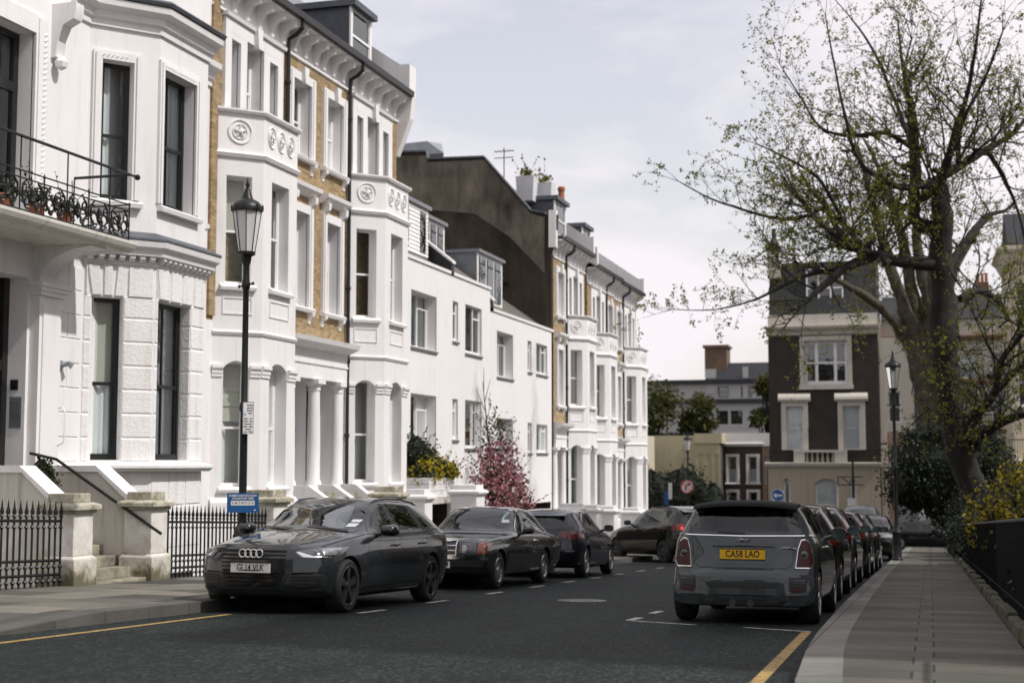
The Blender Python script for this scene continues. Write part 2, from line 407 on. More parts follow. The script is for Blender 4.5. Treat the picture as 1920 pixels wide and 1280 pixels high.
def bay_house(name, label, y0, mir, zs, curtains, group=None, end=False, dormer=False, own_mid=False, far=False):
    F = Frame((XF, y0 + (HW if mir else 0)), (0, -1 if mir else 1), (1, 0), zs)
    g = gz(y0 + 3)
    t = thing(name, label, 'house', (XF, y0 + HW / 2, g), group=group)
    gl = g - zs - .3
    wl = MB(); w1 = []
    # main wall: painted below, yellow brick between, painted frieze on top
    o2a = (4.2, 5.3, 8.95, 10.85); o1a = (4.35, 5.25, 5.1, 7.5)
    tri = [(.85, 1.3, 8.9, 10.85), (1.62, 2.5, 8.9, 11.0), (2.82, 3.27, 8.9, 10.85)]
    wall(wl, F, 0, 4.3, gl, 4.3); 
    wall(wl, F, 4.3, HW, 3.3, 4.3); wall(wl, F, 4.3, HW, gl, .42)
    wall(wl, F, 0, HW, 11.4, 12.2)
    br = MB(); wall(br, F, 0, HW, 4.3, 11.4, [o2a, o1a] + tri, rev=.26, rmi=1)
    # side closing walls
    sd = MB(); 
    for u in (0, HW): sd.add([F.P(u, 0, gl), F.P(u, -9, gl), F.P(u, -9, 12.2), F.P(u, 0, 12.2)], [(0, 1, 2, 3)])
    FB = [F.sub(BAY[i], BAY[i + 1]) for i in range(3)]
    tr = MB()   # mouldings, built piece by piece
    def done(name, mat='white stucco'):
        nonlocal tr
        o = tr.build(name, mat, t, smooth=30); tr = MB(); return o
    for i, f in enumerate(FB):
        Ln = f.len; ww = .92 if i == 1 else .6; c = Ln / 2; a, b = c - ww / 2, c + ww / 2
        og = (a, b, .62, 3.42, .16); o1 = (a, b, 5.14, 7.6)
        wall(wl, f, 0, Ln, gl, 4.06, [og], rev=.3); wall(wl, f, 0, Ln, 4.06, 8.1, [o1], rev=.26); wall(wl, f, 0, Ln, 8.1, 9.04)
        for x0, x1 in ((0, a - .02), (b + .02, Ln)):     # pier capitals
            tr.fprism(f, [(0, 3.06), (.03, 3.06), (.03, 3.12), (.05, 3.14), (.05, 3.2), (.09, 3.25), (.09, 3.32), (0, 3.32)], x0, x1); done('pier_capital')
        tr.uprism(f, [(c - .012, 3.46), (c + .012, 3.46), (c + .012, 4.04), (c - .012, 4.04)], -.01, .006); done('keystone_groove')
        tr.fprism(f, [(-.3, .5), (.07, .5), (.09, .56), (.02, .615), (-.3, .615)], a - .08, b + .08); done('sill')
        tr.fprism(f, [(-.26, 5.0), (.1, 5.0), (.12, 5.07), (.02, 5.135), (-.26, 5.135)], a - .12, b + .12); done('sill')
        pa, pb = c - ww / 2 - .05, c + ww / 2 + .05   # recessed panel outline
        for q in ((pa, pb, 4.46, 4.49), (pa, pb, 4.82, 4.85), (pa, pa + .03, 4.49, 4.82), (pb - .03, pb, 4.49, 4.82)): tr.fbox(f, q[0], q[1], -.01, .02, q[2], q[3])
        done('panel_frame')
        window(f, og, t, rev=.3, curtain=curtains[i], split=.47)
        window(f, o1, t, rev=.26, curtain=curtains[3 + i], split=.5)
        if i == 1:
            for k in (-1, 0, 1): ring_boss(tr, f, c + k * .5, 8.62, .24, .8); done('roundel')
        else: ring_boss(tr, f, c, 8.62, .27); done('roundel')
    tr.sweep(F, BAY, [(0, 4.0), (.03, 4.0), (.06, 4.06), (.02, 4.1), (0, 4.1)]); done('string_course')
    tr.sweep(F, BAY, [(0, 8.02), (.05, 8.02), (.09, 8.1), (.03, 8.16), (0, 8.16)]); done('parapet_moulding')
    tr.sweep(F, BAY, [(-.2, 9.04), (.07, 9.04), (.1, 9.09), (.1, 9.13), (-.2, 9.16)]); done('parapet_coping')
    tr.sweep(F, BAY, [(0, gl), (.1, gl), (.1, .28), (.05, .36), (0, .36)]); done('plinth')
    lid = MB(); lid.add([F.P(u, d, 9.03) for u, d in BAY], [(0, 1, 2, 3)])
    # second-floor white surround of the triple window
    for a, b in ((.55, .85), (1.3, 1.62), (2.5, 2.82), (3.27, 3.57)): tr.fbox(F, a, b, -.02, .08, 8.6, 10.85)
    tr.fbox(F, .55, 3.57, -.02, .08, 11.0, 11.3); 
    for a, b in ((.55, 1.62), (2.5, 3.57)): tr.fbox(F, a, b, -.02, .078, 10.85, 11.0)
    tr.fprism(F, [(0, 11.3), (.14, 11.32), (.16, 11.4), (0, 11.42)], .5, 3.62)
    tr.uprism(F, [(1.98, 10.92), (2.14, 10.92), (2.2, 11.42), (1.92, 11.42)], .06, .2); done('window_surround')
    for i, o in enumerate(tri): window(F, o, t, rev=.26, curtain=curtains[6 + i])
    surround(tr, F, o2a, .22, .08, key=True); done('window_surround'); window(F, o2a, t, rev=.26, curtain=curtains[9])
    surround(tr, F, o1a, .22, .08); done('window_surround'); window(F, o1a, t, rev=.26, curtain=curtains[10])
    tr.fprism(F, [(0, 7.95), (.1, 7.97), (.26, 8.1), (.28, 8.2), (0, 8.24)], 3.98, 5.62); done('window_hood')
    for o in (o2a, o1a):
        for u in (o[0] - .14, o[1] + .14): bracket(tr, F, u, .13, .16, o[2] - .4, o[2] - .12); done('sill_bracket')
    for u in (o1a[0] - .12, o1a[1] + .12): bracket(tr, F, u, .15, .22, 7.35, 7.97); done('hood_bracket')
    tr.fprism(F, [(0, 11.38), (.05, 11.4), (.05, 11.46), (0, 11.48)], 0, HW); done('frieze_moulding')
    n = 9
    for k in range(n): bracket(tr, F, .35 + k * (HW - .6) / (n - 1), .13, .42, 11.5, 12.1); done('eaves_bracket')
    tr.fprism(F, [(0, 12.06), (.44, 12.1), (.44, 12.16), (0, 12.16)], 0, HW); done('soffit')
    # porch
    a0 = 4.42
    wl.add([F.P(a0, 0, .42), F.P(a0, -1.5, .42), F.P(a0, -1.5, 3.3), F.P(a0, 0, 3.3)], [(0, 1, 2, 3)])
    wl.add([F.P(4.3, 0, .42), F.P(a0, 0, .42), F.P(a0, 0, 3.3), F.P(4.3, 0, 3.3)], [(0, 1, 2, 3)])
    wl.add([F.P(a0, -1.5, .42), F.P(HW, -1.5, .42), F.P(HW, -1.5, 3.3), F.P(a0, -1.5, 3.3)], [(0, 1, 2, 3)])
    wl.add([F.P(a0, 0, 3.29), F.P(HW, 0, 3.29), F.P(HW, -1.5, 3.29), F.P(a0, -1.5, 3.29)], [(0, 1, 2, 3)])
    wl.add([F.P(a0, 0, .42), F.P(HW, 0, .42), F.P(HW, -1.5, .42), F.P(a0, -1.5, .42)], [(0, 1, 2, 3)])
    wl.add([F.P(HW - .03, -.2, .42), F.P(HW - .03, -1.5, .42), F.P(HW - .03, -1.5, 3.3), F.P(HW - .03, -.2, 3.3)], [(0, 1, 2, 3)])
    dr = MB(); dr.fbox(F, a0 + .2, HW - .2, -1.49, -1.44, .42, 2.6)
    for zz in ((.6, 1.2), (1.35, 2.4)):
        for uu in ((a0 + .3, a0 + .62), (a0 + .72, HW - .3)): dr.fbox(F, uu[0], uu[1], -1.45, -1.425, zz[0], zz[1])
    dobj = dr.build('door', 'grey door', t, bevel=.01)
    kn = MB(); kn.lathe(F.P(HW - .32, -1.41, 1.35), [(.001, -.03), (.035, -.02), (.035, .02), (.001, .03)], 8); kn.build('door_knob', 'steel', dobj, smooth=True)
    ent = MB(); ent.sweep(F, [(3.78, 0), (HW, 0)], [(0, 3.3), (.1, 3.3), (.1, 3.7), (.12, 4.06), (.2, 4.1), (.42, 4.2), (.46, 4.32), (0, 4.36)])
    ent.fbox(F, 3.78, HW, .1, .13, 3.68, 3.74); ent.build('porch_entablature', 'white stucco', t)
    cols = [(4.32, .15)] + ([(HW, .17)] if own_mid else [])
    for u, r in cols:
        c = MB(); p = F.P(u, .0, 0)
        c.lathe(p, [(r * 1.45, .42), (r * 1.45, .55), (r * 1.25, .6), (r * 1.2, .68), (r, .74), (r * 1.02, 1.6), (r * .88, 3.0), (r * 1.02, 3.02), (r * 1.02, 3.06), (r * .9, 3.08), (r * 1.25, 3.18)], 20)
        c.fbox(F, u - r * 1.35, u + r * 1.35, -r * 1.35, r * 1.35, 3.18, 3.3); c.build('column', 'white stucco', t, smooth=True)
    ip = MB(); ip.fbox(F, HW - .06, HW - .035, -.75, -.5, 1.55, 2.05); ip.build('entry_panel', 'weathered stone' if mir else 'zinc', t)
    # entrance steps with flank walls
    st = MB(); ns = 9; zb = g - zs
    for k in range(ns): st.fbox(F, 4.5, HW - .0, .2, 2.9 - k * .28, zb - .1 + (.5 - zb) * k / ns - .0 if k == 0 else zb + (.42 - zb) * k / ns, zb + (.42 - zb) * (k + 1) / ns - .002 * k)
    st.build('steps', 'weathered stone', t)
    for uu in (4.3, HW) if own_mid else (4.3,):
        fl = MB(); fl.uprism(Frame(F.P(uu, 0, 0)[:2], F.N, F.U, zs), [(.1, zb - .3), (3.0, zb - .3), (3.0, zb + .35), (.6, .6), (.1, .6)], -.13, .13); fl.build('stair_wall', 'white stucco', t)
    # roof
    rf = MB(); rf.fprism(F, [(.46, 12.16), (-3.6, 14.9), (-3.6, 12.16)], 0, HW); ro = rf.build('roof', 'slate', t)
    r2 = MB(); r2.fprism(F, [(-3.6, 12.2), (-3.6, 14.9), (-9, 14.6), (-9, 12.2)], 0, HW); r2.build('flat_roof', 'lead', t)
    gt = MB(); gt.fprism(F, [(.36, 12.14), (.36, 12.3), (.38, 12.3), (.38, 12.17), (.52, 12.17), (.54, 12.3), (.57, 12.3), (.56, 12.14)], 0, HW)
    gt.fprism(F, [(.0, 12.17), (.42, 12.17), (.42, 12.26), (.0, 12.4)], 0.01, HW - .01); gt.build('gutter', 'gutter', t)
    dp = MB(); u = 3.82
    dp.tube([F.P(u, .46, 12.14), F.P(u, .46, 11.95), F.P(u, .3, 11.8), F.P(u, .1, 11.7), F.P(u, .09, 11.4), F.P(u, .09, gl + .3)], .055, 8)
    for z in (10.6, 8.2, 5.9, 3.9, 1.9): dp.lathe(F.P(u, .09, z), [(.07, -.05), (.075, -.04), (.075, .04), (.07, .05)], 8)
    dp.build('downpipe', 'gutter', t, smooth=True)
    pw = MB()   # party parapet above the roof
    pu = 0 if not mir else 0
    pw.uprism(Frame(F.P(0 + .0, 0, 0)[:2], -F.N, F.U, zs), [(-.5, 12.2), (4.2, 12.2), (4.2, 15.7), (3.4, 15.6), (-.2, 13.1), (-.5, 13.1)], -.0, .26)
    pw.build('party_wall', 'white stucco', t)
    if end:   # corbelled end of the cornice
        ce = MB(); ce.fprism(F, [(-.0, 10.4), (.2, 10.9), (.42, 11.5), (.5, 12.2), (.5, 13.1), (-.6, 13.1), (-.6, 10.4)], -.3, -.002); ce.build('cornice_end', 'white stucco', t)
    if dormer:
        dm = MB(); ua, ub = dormer; D = -.55
        dm.fbox(F, ua, ub, -3.4, D, 12.5, 14.3); dobj = dm.build('dormer', 'lead', ro)
        fr = MB(); wall(fr, F, ua - .03, ub + .03, 12.75, 14.3, [(ua + .12, ub - .12, 12.85, 14.2)], d=D + .03, rev=.03)
        fr.fbox(F, ua - .05, ua + .1, D + .01, D + .06, 12.7, 14.3); fr.fbox(F, ub - .1, ub + .05, D + .01, D + .06, 12.7, 14.3)
        fr.fbox(F, ua, ub, D + .02, D + .05, 13.45, 13.52); fr.build('dormer_frame', 'white paint', dobj)
        gg = MB(); gg.fbox(F, ua + .1, ub - .1, D + .005, D + .012, 12.85, 14.2); gg.build('pane', 'window glass', dobj)
        cp = MB(); cp.fbox(F, ua - .12, ub + .12, -3.4, D + .22, 14.3, 14.48); cp.build('dormer_roof', 'lead', dobj)
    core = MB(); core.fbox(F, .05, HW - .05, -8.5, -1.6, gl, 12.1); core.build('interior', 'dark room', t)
    wl.build('wall', 'white stucco', t); br.build('brick_wall', ['yellow brick', 'white stucco'], t); sd.build('side_wall', 'yellow brick', t)
    lid.build('bay_roof', 'lead', t)
    return t, F
C1 = ['blind', 'sides', None, 'top', 'full', 'left', 'net', 'net', 'sides', 'left', 'sides']
C2 = [None, 'sides', None, 'half', 'net', None, 'left', 'sides', None, 'net', 'left']
GT = 'tall white terraced houses with canted bays'
bay_house('bay_house', 'tall white bay house with yellow brick strips directly behind the near street lamp', 28.0, False, 0, C1, GT, own_mid=True)
bay_house('bay_house', 'tall white bay house with a lead dormer, right of the twin porch columns', 33.8, True, 0, C2, GT, end=True, dormer=(.9, 2.4))
bay_house('bay_house', 'first white bay house after the low plain white houses, under the dark rendered gable', 58.3, True, -1.46, [None, 'sides', None, None, None, None, None, 'left', None, 'net', None], GT, dormer=(1.6, 3.6), own_mid=True)
bay_house('bay_house', 'second white bay house beyond the dark gable, black downpipe at its left', 64.6, False, -1.82, [None, None, 'net', None, None, 'net', None, None, None, None, None], GT, dormer=(1.2, 2.8), own_mid=True)
bay_house('bay_house', 'last white bay house at the far end of the left terrace, beside the dark hedge', 70.4, True, -1.9, [None, None, None, None, 'net', None, None, None, None, None, None], GT)

# dark rendered gable that closes the far terrace
t = thing('gable_wall', 'big dark brown rendered gable wall rising over the low white houses', 'gable wall', (-18, 58.3, gz(58)))
yg = 58.28
g1 = [(-15.2, -2.8), (-15.2, 10.2), (-15.0, 10.6), (-14.95, 11.7), (-15.45, 11.75), (-16.1, 11.9), (-18.2, 14.35), (-20.8, 14.42), (-20.85, 14.75), (-26, 15.0), (-26, -2.8)]
m = MB(); m.prism([(x, yg, z) for x, z in g1], [(x, yg - .3, z) for x, z in g1]); m.build('rendered_wall', 'render dark', t)
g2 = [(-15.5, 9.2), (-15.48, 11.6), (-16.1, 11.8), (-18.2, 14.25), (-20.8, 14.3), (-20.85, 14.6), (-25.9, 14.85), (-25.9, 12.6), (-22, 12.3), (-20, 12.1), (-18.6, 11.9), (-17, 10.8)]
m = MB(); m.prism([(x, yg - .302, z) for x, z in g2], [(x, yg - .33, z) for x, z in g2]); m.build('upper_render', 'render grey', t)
m = MB()
for (x0, z0), (x1, z1) in zip(g1[4:], g1[5:10]): m.prism([(x0, yg + .05, z0), (x1, yg + .05, z1), (x1, yg + .05, z1 + .08), (x0, yg + .05, z0 + .08)], [(x0, yg - .4, z0), (x1, yg - .4, z1), (x1, yg - .4, z1 + .08), (x0, yg - .4, z0 + .08)])
m.build('coping', 'lead', t)
m = MB(); m.box(-15.3, -14.98, yg - .36, yg - .05, 10.3, 11.9); m.build('white_end', 'white stucco', t)
m = MB(); m.lathe((-17.2, yg - .36, 8.9), [(.001, -.15), (.12, -.13), (.14, 0), (.1, .05)], 10, axis='y'); m.build('wall_vent', 'iron', t, smooth=True)
# rooftop sheds, planters, aerial, chimney pot behind the gable
t = thing('roof_shed', 'grey glazed roof shed on top of the dark gable building', 'roof shed', (-22, 60, 14.9))
m = MB(); m.prism([(-26.5, 59, 14.9), (-20.4, 59, 14.9), (-21.2, 59, 15.5), (-26.5, 59, 15.3)], [(-26.5, 63, 14.9), (-21.9, 63, 14.9), (-21.9, 63, 16.3), (-26.5, 63, 16.0)]); m.build('shell', 'zinc', t)
t = thing('roof_aerial', 'thin tv aerial on the roof ridge of the dark gable', 'aerial', (-17.9, 60, 14.3))
m = MB(); m.tube([(-17.9, 60, 13.6), (-17.9, 60, 15.2)], .025, 5)
for z in (14.75, 15.05): m.tube([(-18.35, 60, z), (-17.45, 60, z)], .02, 5)
for k in range(5): m.tube([(-18.3 + k * .2, 59.8, 15.05), (-18.3 + k * .2, 60.2, 15.05)], .015, 4)
m.build('mast', 'iron', t)
for x, yy, z, lab in ((-16.9, 60.2, 13.35, 'larger white planter with shrubs on the roof edge above the dark gable'), (-16.45, 61.6, 13.3, 'smaller white planter on the roof beside the chimney pot')):
    t = thing('roof_planter', lab, 'planter', (x, yy, z), group='planters on the roof')
    m = MB(); m.prism([(x - .35, yy - .3, z - .6), (x + .35, yy - .3, z - .6), (x + .35, yy + .3, z - .6), (x - .35, yy + .3, z - .6)], [(x - .42, yy - .36, z + .5), (x + .42, yy - .36, z + .5), (x + .42, yy + .36, z + .5), (x - .42, yy + .36, z + .5)]); m.build('tub', 'clapboard', t)
    PLANTERS = globals().setdefault('PLANTERS', []); PLANTERS.append((t, (x, yy, z + .5)))
t = thing('chimney_pot', 'terracotta chimney pot behind the dark gable', 'chimney pot', (-15.9, 62.5, 13.2))
m = MB(); m.lathe((-15.9, 62.5, 12.6), [(.2, 0), (.2, .5), (.16, .6), (.14, 1.0), (.18, 1.02), (.18, 1.15), (.12, 1.2)], 12); m.build('pot', 'terracotta', t, smooth=True)

# ------------------------------------------------------------------ two plain low white houses
def plain_house(name, label, y0, y1, zt, zs, wide, slots, twins, dorm, party):
    F = Frame((XF, y0), (0, 1), (1, 0)); Wd = y1 - y0; g = gz((y0 + y1) / 2)
    t = thing(name, label, 'house', (XF, (y0 + y1) / 2, g), group='plain low white houses')
    ops = []; m = MB()
    for o in wide: ops.append((o, 'casement', .34, 'net' if o[2] > 4 else 'sides'))
    for o in slots: ops.append((o, 'slot', .08, None))
    for o in twins: ops.append((o, 'casement', .1, 'shutter' if y0 < 45 else 'full'))
    # wide windows sit in a shallow full-height recess
    for o, sty, rv, cu in ops: pass
    zg = zs + .12
    gar = (1.6, 6.2, g - .3, zg) if y0 < 45 else (4.2, 8.6, g - .3, zg)
    holes = [o for o, *_ in ops] + [gar]
    for o, sty, rv, cu in ops:
        wall(m, F, o[0], o[1], o[2], o[3], [o], rev=rv)
    us = wall(m, F, 0, Wd, g - .4, zt, holes, rev=.02)
    for o, sty, rv, cu in ops:
        window(F, o, t, rev=rv, style=sty, curtain=cu, fw=.06)
        if sty != 'slot' or 1:
            s = MB(); s.fprism(F, [(-.02, o[2] - .1), (.05, o[2] - .1), (.06, o[2] - .03), (-.02, o[2] - .004)], o[0] - .05, o[1] + .05); s.build('sill', 'zinc', t)
    m.fbox(F, 0, Wd, -.25, .05, zt, zt + .1)
    m.build('wall', 'white stucco', t)
    gm = MB(); a, b, p, q = gar
    gm.add([F.P(a, -2.5, p), F.P(b, -2.5, p), F.P(b, -2.5, q), F.P(a, -2.5, q)], [(0, 1, 2, 3)])
    for u in (a, b): gm.add([F.P(u, 0, p), F.P(u, -2.5, p), F.P(u, -2.5, q), F.P(u, 0, q)], [(0, 1, 2, 3)])
    gm.add([F.P(a, 0, q), F.P(b, 0, q), F.P(b, -2.5, q), F.P(a, -2.5, q)], [(0, 1, 2, 3)]); gm.build('garage', 'grey room', t)
    rf = MB(); rf.fprism(F, [(-.1, zt + .02), (-5.2, zt + 3.6), (-10, zt + .02)], 0, Wd); ro = rf.build('roof', 'brown slate', t)
    pw = MB()
    for u in party: pw.uprism(Frame(F.P(u, 0, 0)[:2], (-1, 0), (0, 1)), [(-.05, zt), (5.2, zt), (5.2, zt + 4.1), (4.6, zt + 4.1), (-.05, zt + .35)], -.14, .14)
    pw.split('party_wall', 'gutter', t)
    cpm = MB()
    for u in party: cpm.uprism(Frame(F.P(u, 0, 0)[:2], (-1, 0), (0, 1)), [(-.1, zt + .36), (4.6, zt + 4.12), (4.6, zt + 4.2), (-.1, zt + .44)], -.17, .17)
    cpm.split('party_coping', 'white paint', t)
    for (ua, ub, d, za, zb, kind) in dorm:
        dm = MB(); dm.fbox(F, ua, ub, d - 3.2, d, za - .3, zb); do = dm.build('dormer', 'clapboard' if kind == 'board' else 'zinc', ro)
        f = MB(); f.fbox(F, ua - .02, ub + .02, d, d + .03, za, zb)
        if kind == 'board':
            for k in range(12): f.fprism(F, [(d + .03, za + (zb - za) * k / 12), (d + .055, za + (zb - za) * k / 12), (d + .032, za + (zb - za) * (k + 1) / 12)], ua, ub)
        f.build('dormer_front', 'white paint', do)
        pn = MB(); n = 2 if kind == 'board' else 3
        for k in range(n):
            if kind == 'board': x0 = ua + .22 + k * (ub - ua - 1.0); x1 = x0 + .5
            else: x0 = ua + .15 + k * (ub - ua - .2) / 3; x1 = x0 + (ub - ua - .5) / 3.4
            pn.fbox(F, x0, x1, d + .03, d + .075, za + .12, zb - .45); pn.fbox(F, x0, x1, d + .03, d + .075, zb - .38, zb - .14)
        pn.split('pane', 'window glass', do)
        bk = MB()
        for k in range(n):
            if kind == 'board': x0 = ua + .22 + k * (ub - ua - 1.0); x1 = x0 + .5
            else: x0 = ua + .15 + k * (ub - ua - .2) / 3; x1 = x0 + (ub - ua - .5) / 3.4
            bk.fbox(F, x0, x1, d + .03, d + .06, za + .12, zb - .14)
        bk.split('pane_backing', 'grey room', do)
        lr = MB(); lr.fbox(F, ua - .1, ub + .1, d - 3.2, d + .14, zb, zb + .12); lr.build('dormer_roof', 'zinc', do)
    core = MB(); core.fbox(F, .05, Wd - .05, -9, -.9, zg + .3, zt - .05); core.build('interior', 'grey room', t)
    return t, F
plain_house('plain_house', 'nearer plain low white house with two dormers and a yellow planter by its door', 40.2, 49.2, 7.44, 0, [(.75, 3.1, 4.75, 6.5), (.75, 3.1, 1.4, 3.3)],
            [(4.75, 5.3, 5.25, 6.58), (4.75, 5.3, 1.95, 3.3)], [(6.1, 7.95, 4.95, 6.62), (6.1, 7.95, 1.68, 3.32)], [(1.5, 4.1, -.7, 7.95, 9.55, 'board'), (6.0, 8.4, -1.6, 8.2, 9.75, 'lead')], [.12, 4.6])
plain_house('plain_house', 'farther plain low white house with the pink blossom tree in front', 49.2, 58.2, 6.7, -.55, [(.85, 2.95, 4.36, 6.04), (.85, 2.95, 1.12, 2.82)],
            [(5.05, 5.6, 4.8, 6.02), (5.05, 5.6, 1.58, 2.76)], [(6.35, 8.05, 4.8, 6.03), (6.35, 8.05, 1.6, 2.74)], [(1.2, 4.4, -.9, 7.25, 9.05, 'lead')], [.14])
# ------------------------------------------------------------------ nearest house with black sash windows
g = gz(21); F = Frame((XF, 0), (0, 1), (1, 0))
t = thing('stucco_house', 'nearest white stucco house with black window frames, rusticated bay and iron balcony', 'house', (XF, 22, g))
NB = [(23.25, 0), (24.3, .9), (26.25, .9), (27.3, 0)]
FN = [F.sub(NB[i], NB[i + 1]) for i in range(3)]
wl = MB(); ru = MB(); tr = MB(); pl = MB()
def done(name, mat='white stucco'):
    global tr
    o = tr.build(name, mat, t, smooth=30); tr = MB(); return o
ldoor = (19.4, 21.55, .15, 4.4); fw_ = (19.3, 21.5, 5.25, 8.8); lbay = -1.7
xw = [(13.6, 14.8, 1.2, 4.2), (16.3, 17.5, 1.2, 4.2), (14.6, 15.8, 6.0, 8.8)]
wall(wl, F, 11.6, 28.0, 5.0, 14.5, [fw_, xw[2]], rev=.3); wall(wl, F, 11.6, 28.0, -4, 5.0, [ldoor] + xw[:2], rev=.45)
for o in xw: window(F, o, t, rev=.3, fm='black paint', fw=.075, curtain='half', bars=1); surround(tr, F, o, .2, .05); done('window_surround')
wl.add([F.P(28.0, 0, -4), F.P(28.0, -9, -4), F.P(28.0, -9, 14.5), F.P(28.0, 0, 14.5)], [(0, 1, 2, 3)])
for i, f in enumerate(FN):
    Ln = f.len; ww = 1.28 if i == 1 else .62; c = (.47, .78, Ln / 2)[i]; a, b = c - ww / 2, c + ww / 2
    og = (a, b, 1.2, 4.28); a1 = a + (.09 if i == 0 else 0); b1 = b + (.09 if i == 0 else 0); o1 = (a1, b1, 6.17, 8.86)
    wall(wl, f, 0, Ln, -4, 5.3, [og], rev=.26); wall(wl, f, 0, Ln, 5.3, 9.6, [o1], rev=.26)
    # rusticated blocks with worm-pattern faces
    zc = [1.16 + .455 * k for k in range(7)] + [4.32]
    for k in range(7):
        z0, z1 = zc[k] + .012, zc[k + 1] - .012
        for x0, x1 in ((.015, a - .004), (b + .004, Ln - .015)):
            if x1 - x0 > .1: ru.prism([f.P(x0, .0, z0), f.P(x1, .0, z0), f.P(x1, .0, z1), f.P(x0, .0, z1)], [f.P(x0 + .02, .015, z0 + .02), f.P(x1 - .02, .015, z0 + .02), f.P(x1 - .02, .015, z1 - .02), f.P(x0 + .02, .015, z1 - .02)])
    ed = [.02, a - .06, a + ww * .33, a + ww * .67, b + .06, Ln - .02]   # splayed head stones
    for k in range(5):
        x0, x1 = ed[k] + .012, ed[k + 1] - .012; sp = (k - 2) * .05
        xb0 = max(x0, a) if 0 < k < 4 else x0; xb1 = min(x1, b) if 0 < k < 4 else x1
        ru.prism([f.P(xb0, 0, 4.3), f.P(xb1, 0, 4.3), f.P(x1 + (sp if 0 < k < 4 else 0), 0, 4.92), f.P(x0 + (sp if 0 < k < 4 else 0), 0, 4.92)], [f.P(xb0 + .02, .04, 4.32), f.P(xb1 - .02, .04, 4.32), f.P(x1 - .02 + (sp if 0 < k < 4 else 0), .04, 4.9), f.P(x0 + .02 + (sp if 0 < k < 4 else 0), .04, 4.9)])
    n = max(2, int(Ln / .6))
    for k in range(n):
        x0, x1 = Ln * k / n + .012, Ln * (k + 1) / n - .012
        for z0, z1 in ((.33, .98), (-.5, .3)): ru.prism([f.P(x0, -.03, z0), f.P(x1, -.03, z0), f.P(x1, -.03, z1), f.P(x0, -.03, z1)], [f.P(x0 + .015, .015, z0 + .015), f.P(x1 - .015, .015, z0 + .015), f.P(x1 - .015, .015, z1 - .015), f.P(x0 + .015, .015, z1 - .015)])
    # reveal stones
    for k in range(7):
        z0, z1 = zc[k] + .012, zc[k + 1] - .012
        for x, s in ((a, 1), (b, -1)): ru.prism([f.P(x, -.01, z0), f.P(x, -.2, z0), f.P(x, -.2, z1), f.P(x, -.01, z1)], [f.P(x + s * .015, -.02, z0 + .02), f.P(x + s * .015, -.19, z0 + .02), f.P(x + s * .015, -.19, z1 - .02), f.P(x + s * .015, -.02, z1 - .02)])
    window(f, og, t, rev=.24, fm='black paint', fw=.075, curtain='half', bars=1 if i == 1 else 0, split=.47)
    if i == 0: tb = MB(); tb.fbox(f, a + .07, b - .07, -.345, -.335, 2.68, 4.25); tb.build('blind', 'blind', kids(t)[-1])
    else: drape(f, a + .05, b - .05, 2.6, 4.25, -.38, 'net', kids(t)[-1])
    window(f, o1, t, rev=.24, fm='black paint', fw=.075, curtain='net' if i == 1 else 'left', bars=1 if i == 1 else 0, split=.47)
    surround(tr, f, o1, .16 if i == 1 else .17, .05, sill=False)
    for zz in [6.2 + .09 * k for k in range(30)]:
        for x in (max(.05, a1 - .1), b1 + .1): tr.tube([f.P(x - .03, .076, zz), f.P(x + .03, .076, zz + .045)], .009, 4)
    for k in range(int(ww / .09)): tr.tube([f.P(a1 + k * .09, .076, 8.93), f.P(a1 + k * .09 + .05, .076, 8.98)], .009, 4)
    done('window_surround'); tr.fprism(f, [(-.24, 6.02), (.12, 6.02), (.14, 6.1), (.03, 6.16), (-.24, 6.16)], max(0, a1 - .2), b1 + .2); done('sill')
    nd = max(5, int(Ln / .19))
    for k in range(nd):
        x = Ln * (k + .5) / nd; tr.fprism(f, [(0, 4.98), (.1, 4.98), (.17, 5.04), (.17, 5.1), (0, 5.1)], x - .05, x + .05); done('dentil')
tr.sweep(F, NB, [(0, 4.9), (.05, 4.92), (.05, 5.0), (0, 5.0)]); done('string_course'); tr.sweep(F, NB, [(0, 5.1), (.2, 5.1), (.22, 5.2), (.3, 5.26), (.32, 5.36), (.28, 5.38), (0, 5.38)]); done('bay_cornice')
tr.sweep(F, [(22.6, 0)] + NB + [(28.0, 0)], [(0, 9.5), (.05, 9.5), (.06, 9.62), (.12, 9.66), (.14, 9.78), (.28, 9.86), (.3, 9.98), (0, 10.0)]); done('upper_cornice')
tr.sweep(F, [(22.3, 0)] + NB, [(-.2, .98), (.16, .98), (.24, 1.05), (.24, 1.1), (.02, 1.16), (-.2, 1.16)]); done('sill_ledge')
ld = MB(); ld.sweep(F, NB, [(0, 5.38), (.33, 5.38), (.33, 5.42), (0, 5.58)]); ld.sweep(F, NB, [(-.4, 10.0), (.33, 10.0), (.36, 10.06), (.3, 10.12), (-.4, 10.3)])
ld.add([F.P(u, d, 10.1) for u, d in NB], [(0, 1, 2, 3)]); ld.split('lead_flashing', 'lead', t)
# plain coursed blocks on the wall between door and bay
for k in range(8):
    z0 = 1.16 + .455 * k
    for j, (x0, x1) in enumerate(((22.33, 22.75), (22.75, 23.2)) if k % 2 else ((22.33, 23.2),)):
        pl.prism([F.P(x0 + .01, 0, z0 + .01), F.P(x1 - .01, 0, z0 + .01), F.P(x1 - .01, 0, z0 + .445), F.P(x0 + .01, 0, z0 + .445)], [F.P(x0 + .02, .02, z0 + .02), F.P(x1 - .02, .02, z0 + .02), F.P(x1 - .02, .02, z0 + .435), F.P(x0 + .02, .02, z0 + .435)])
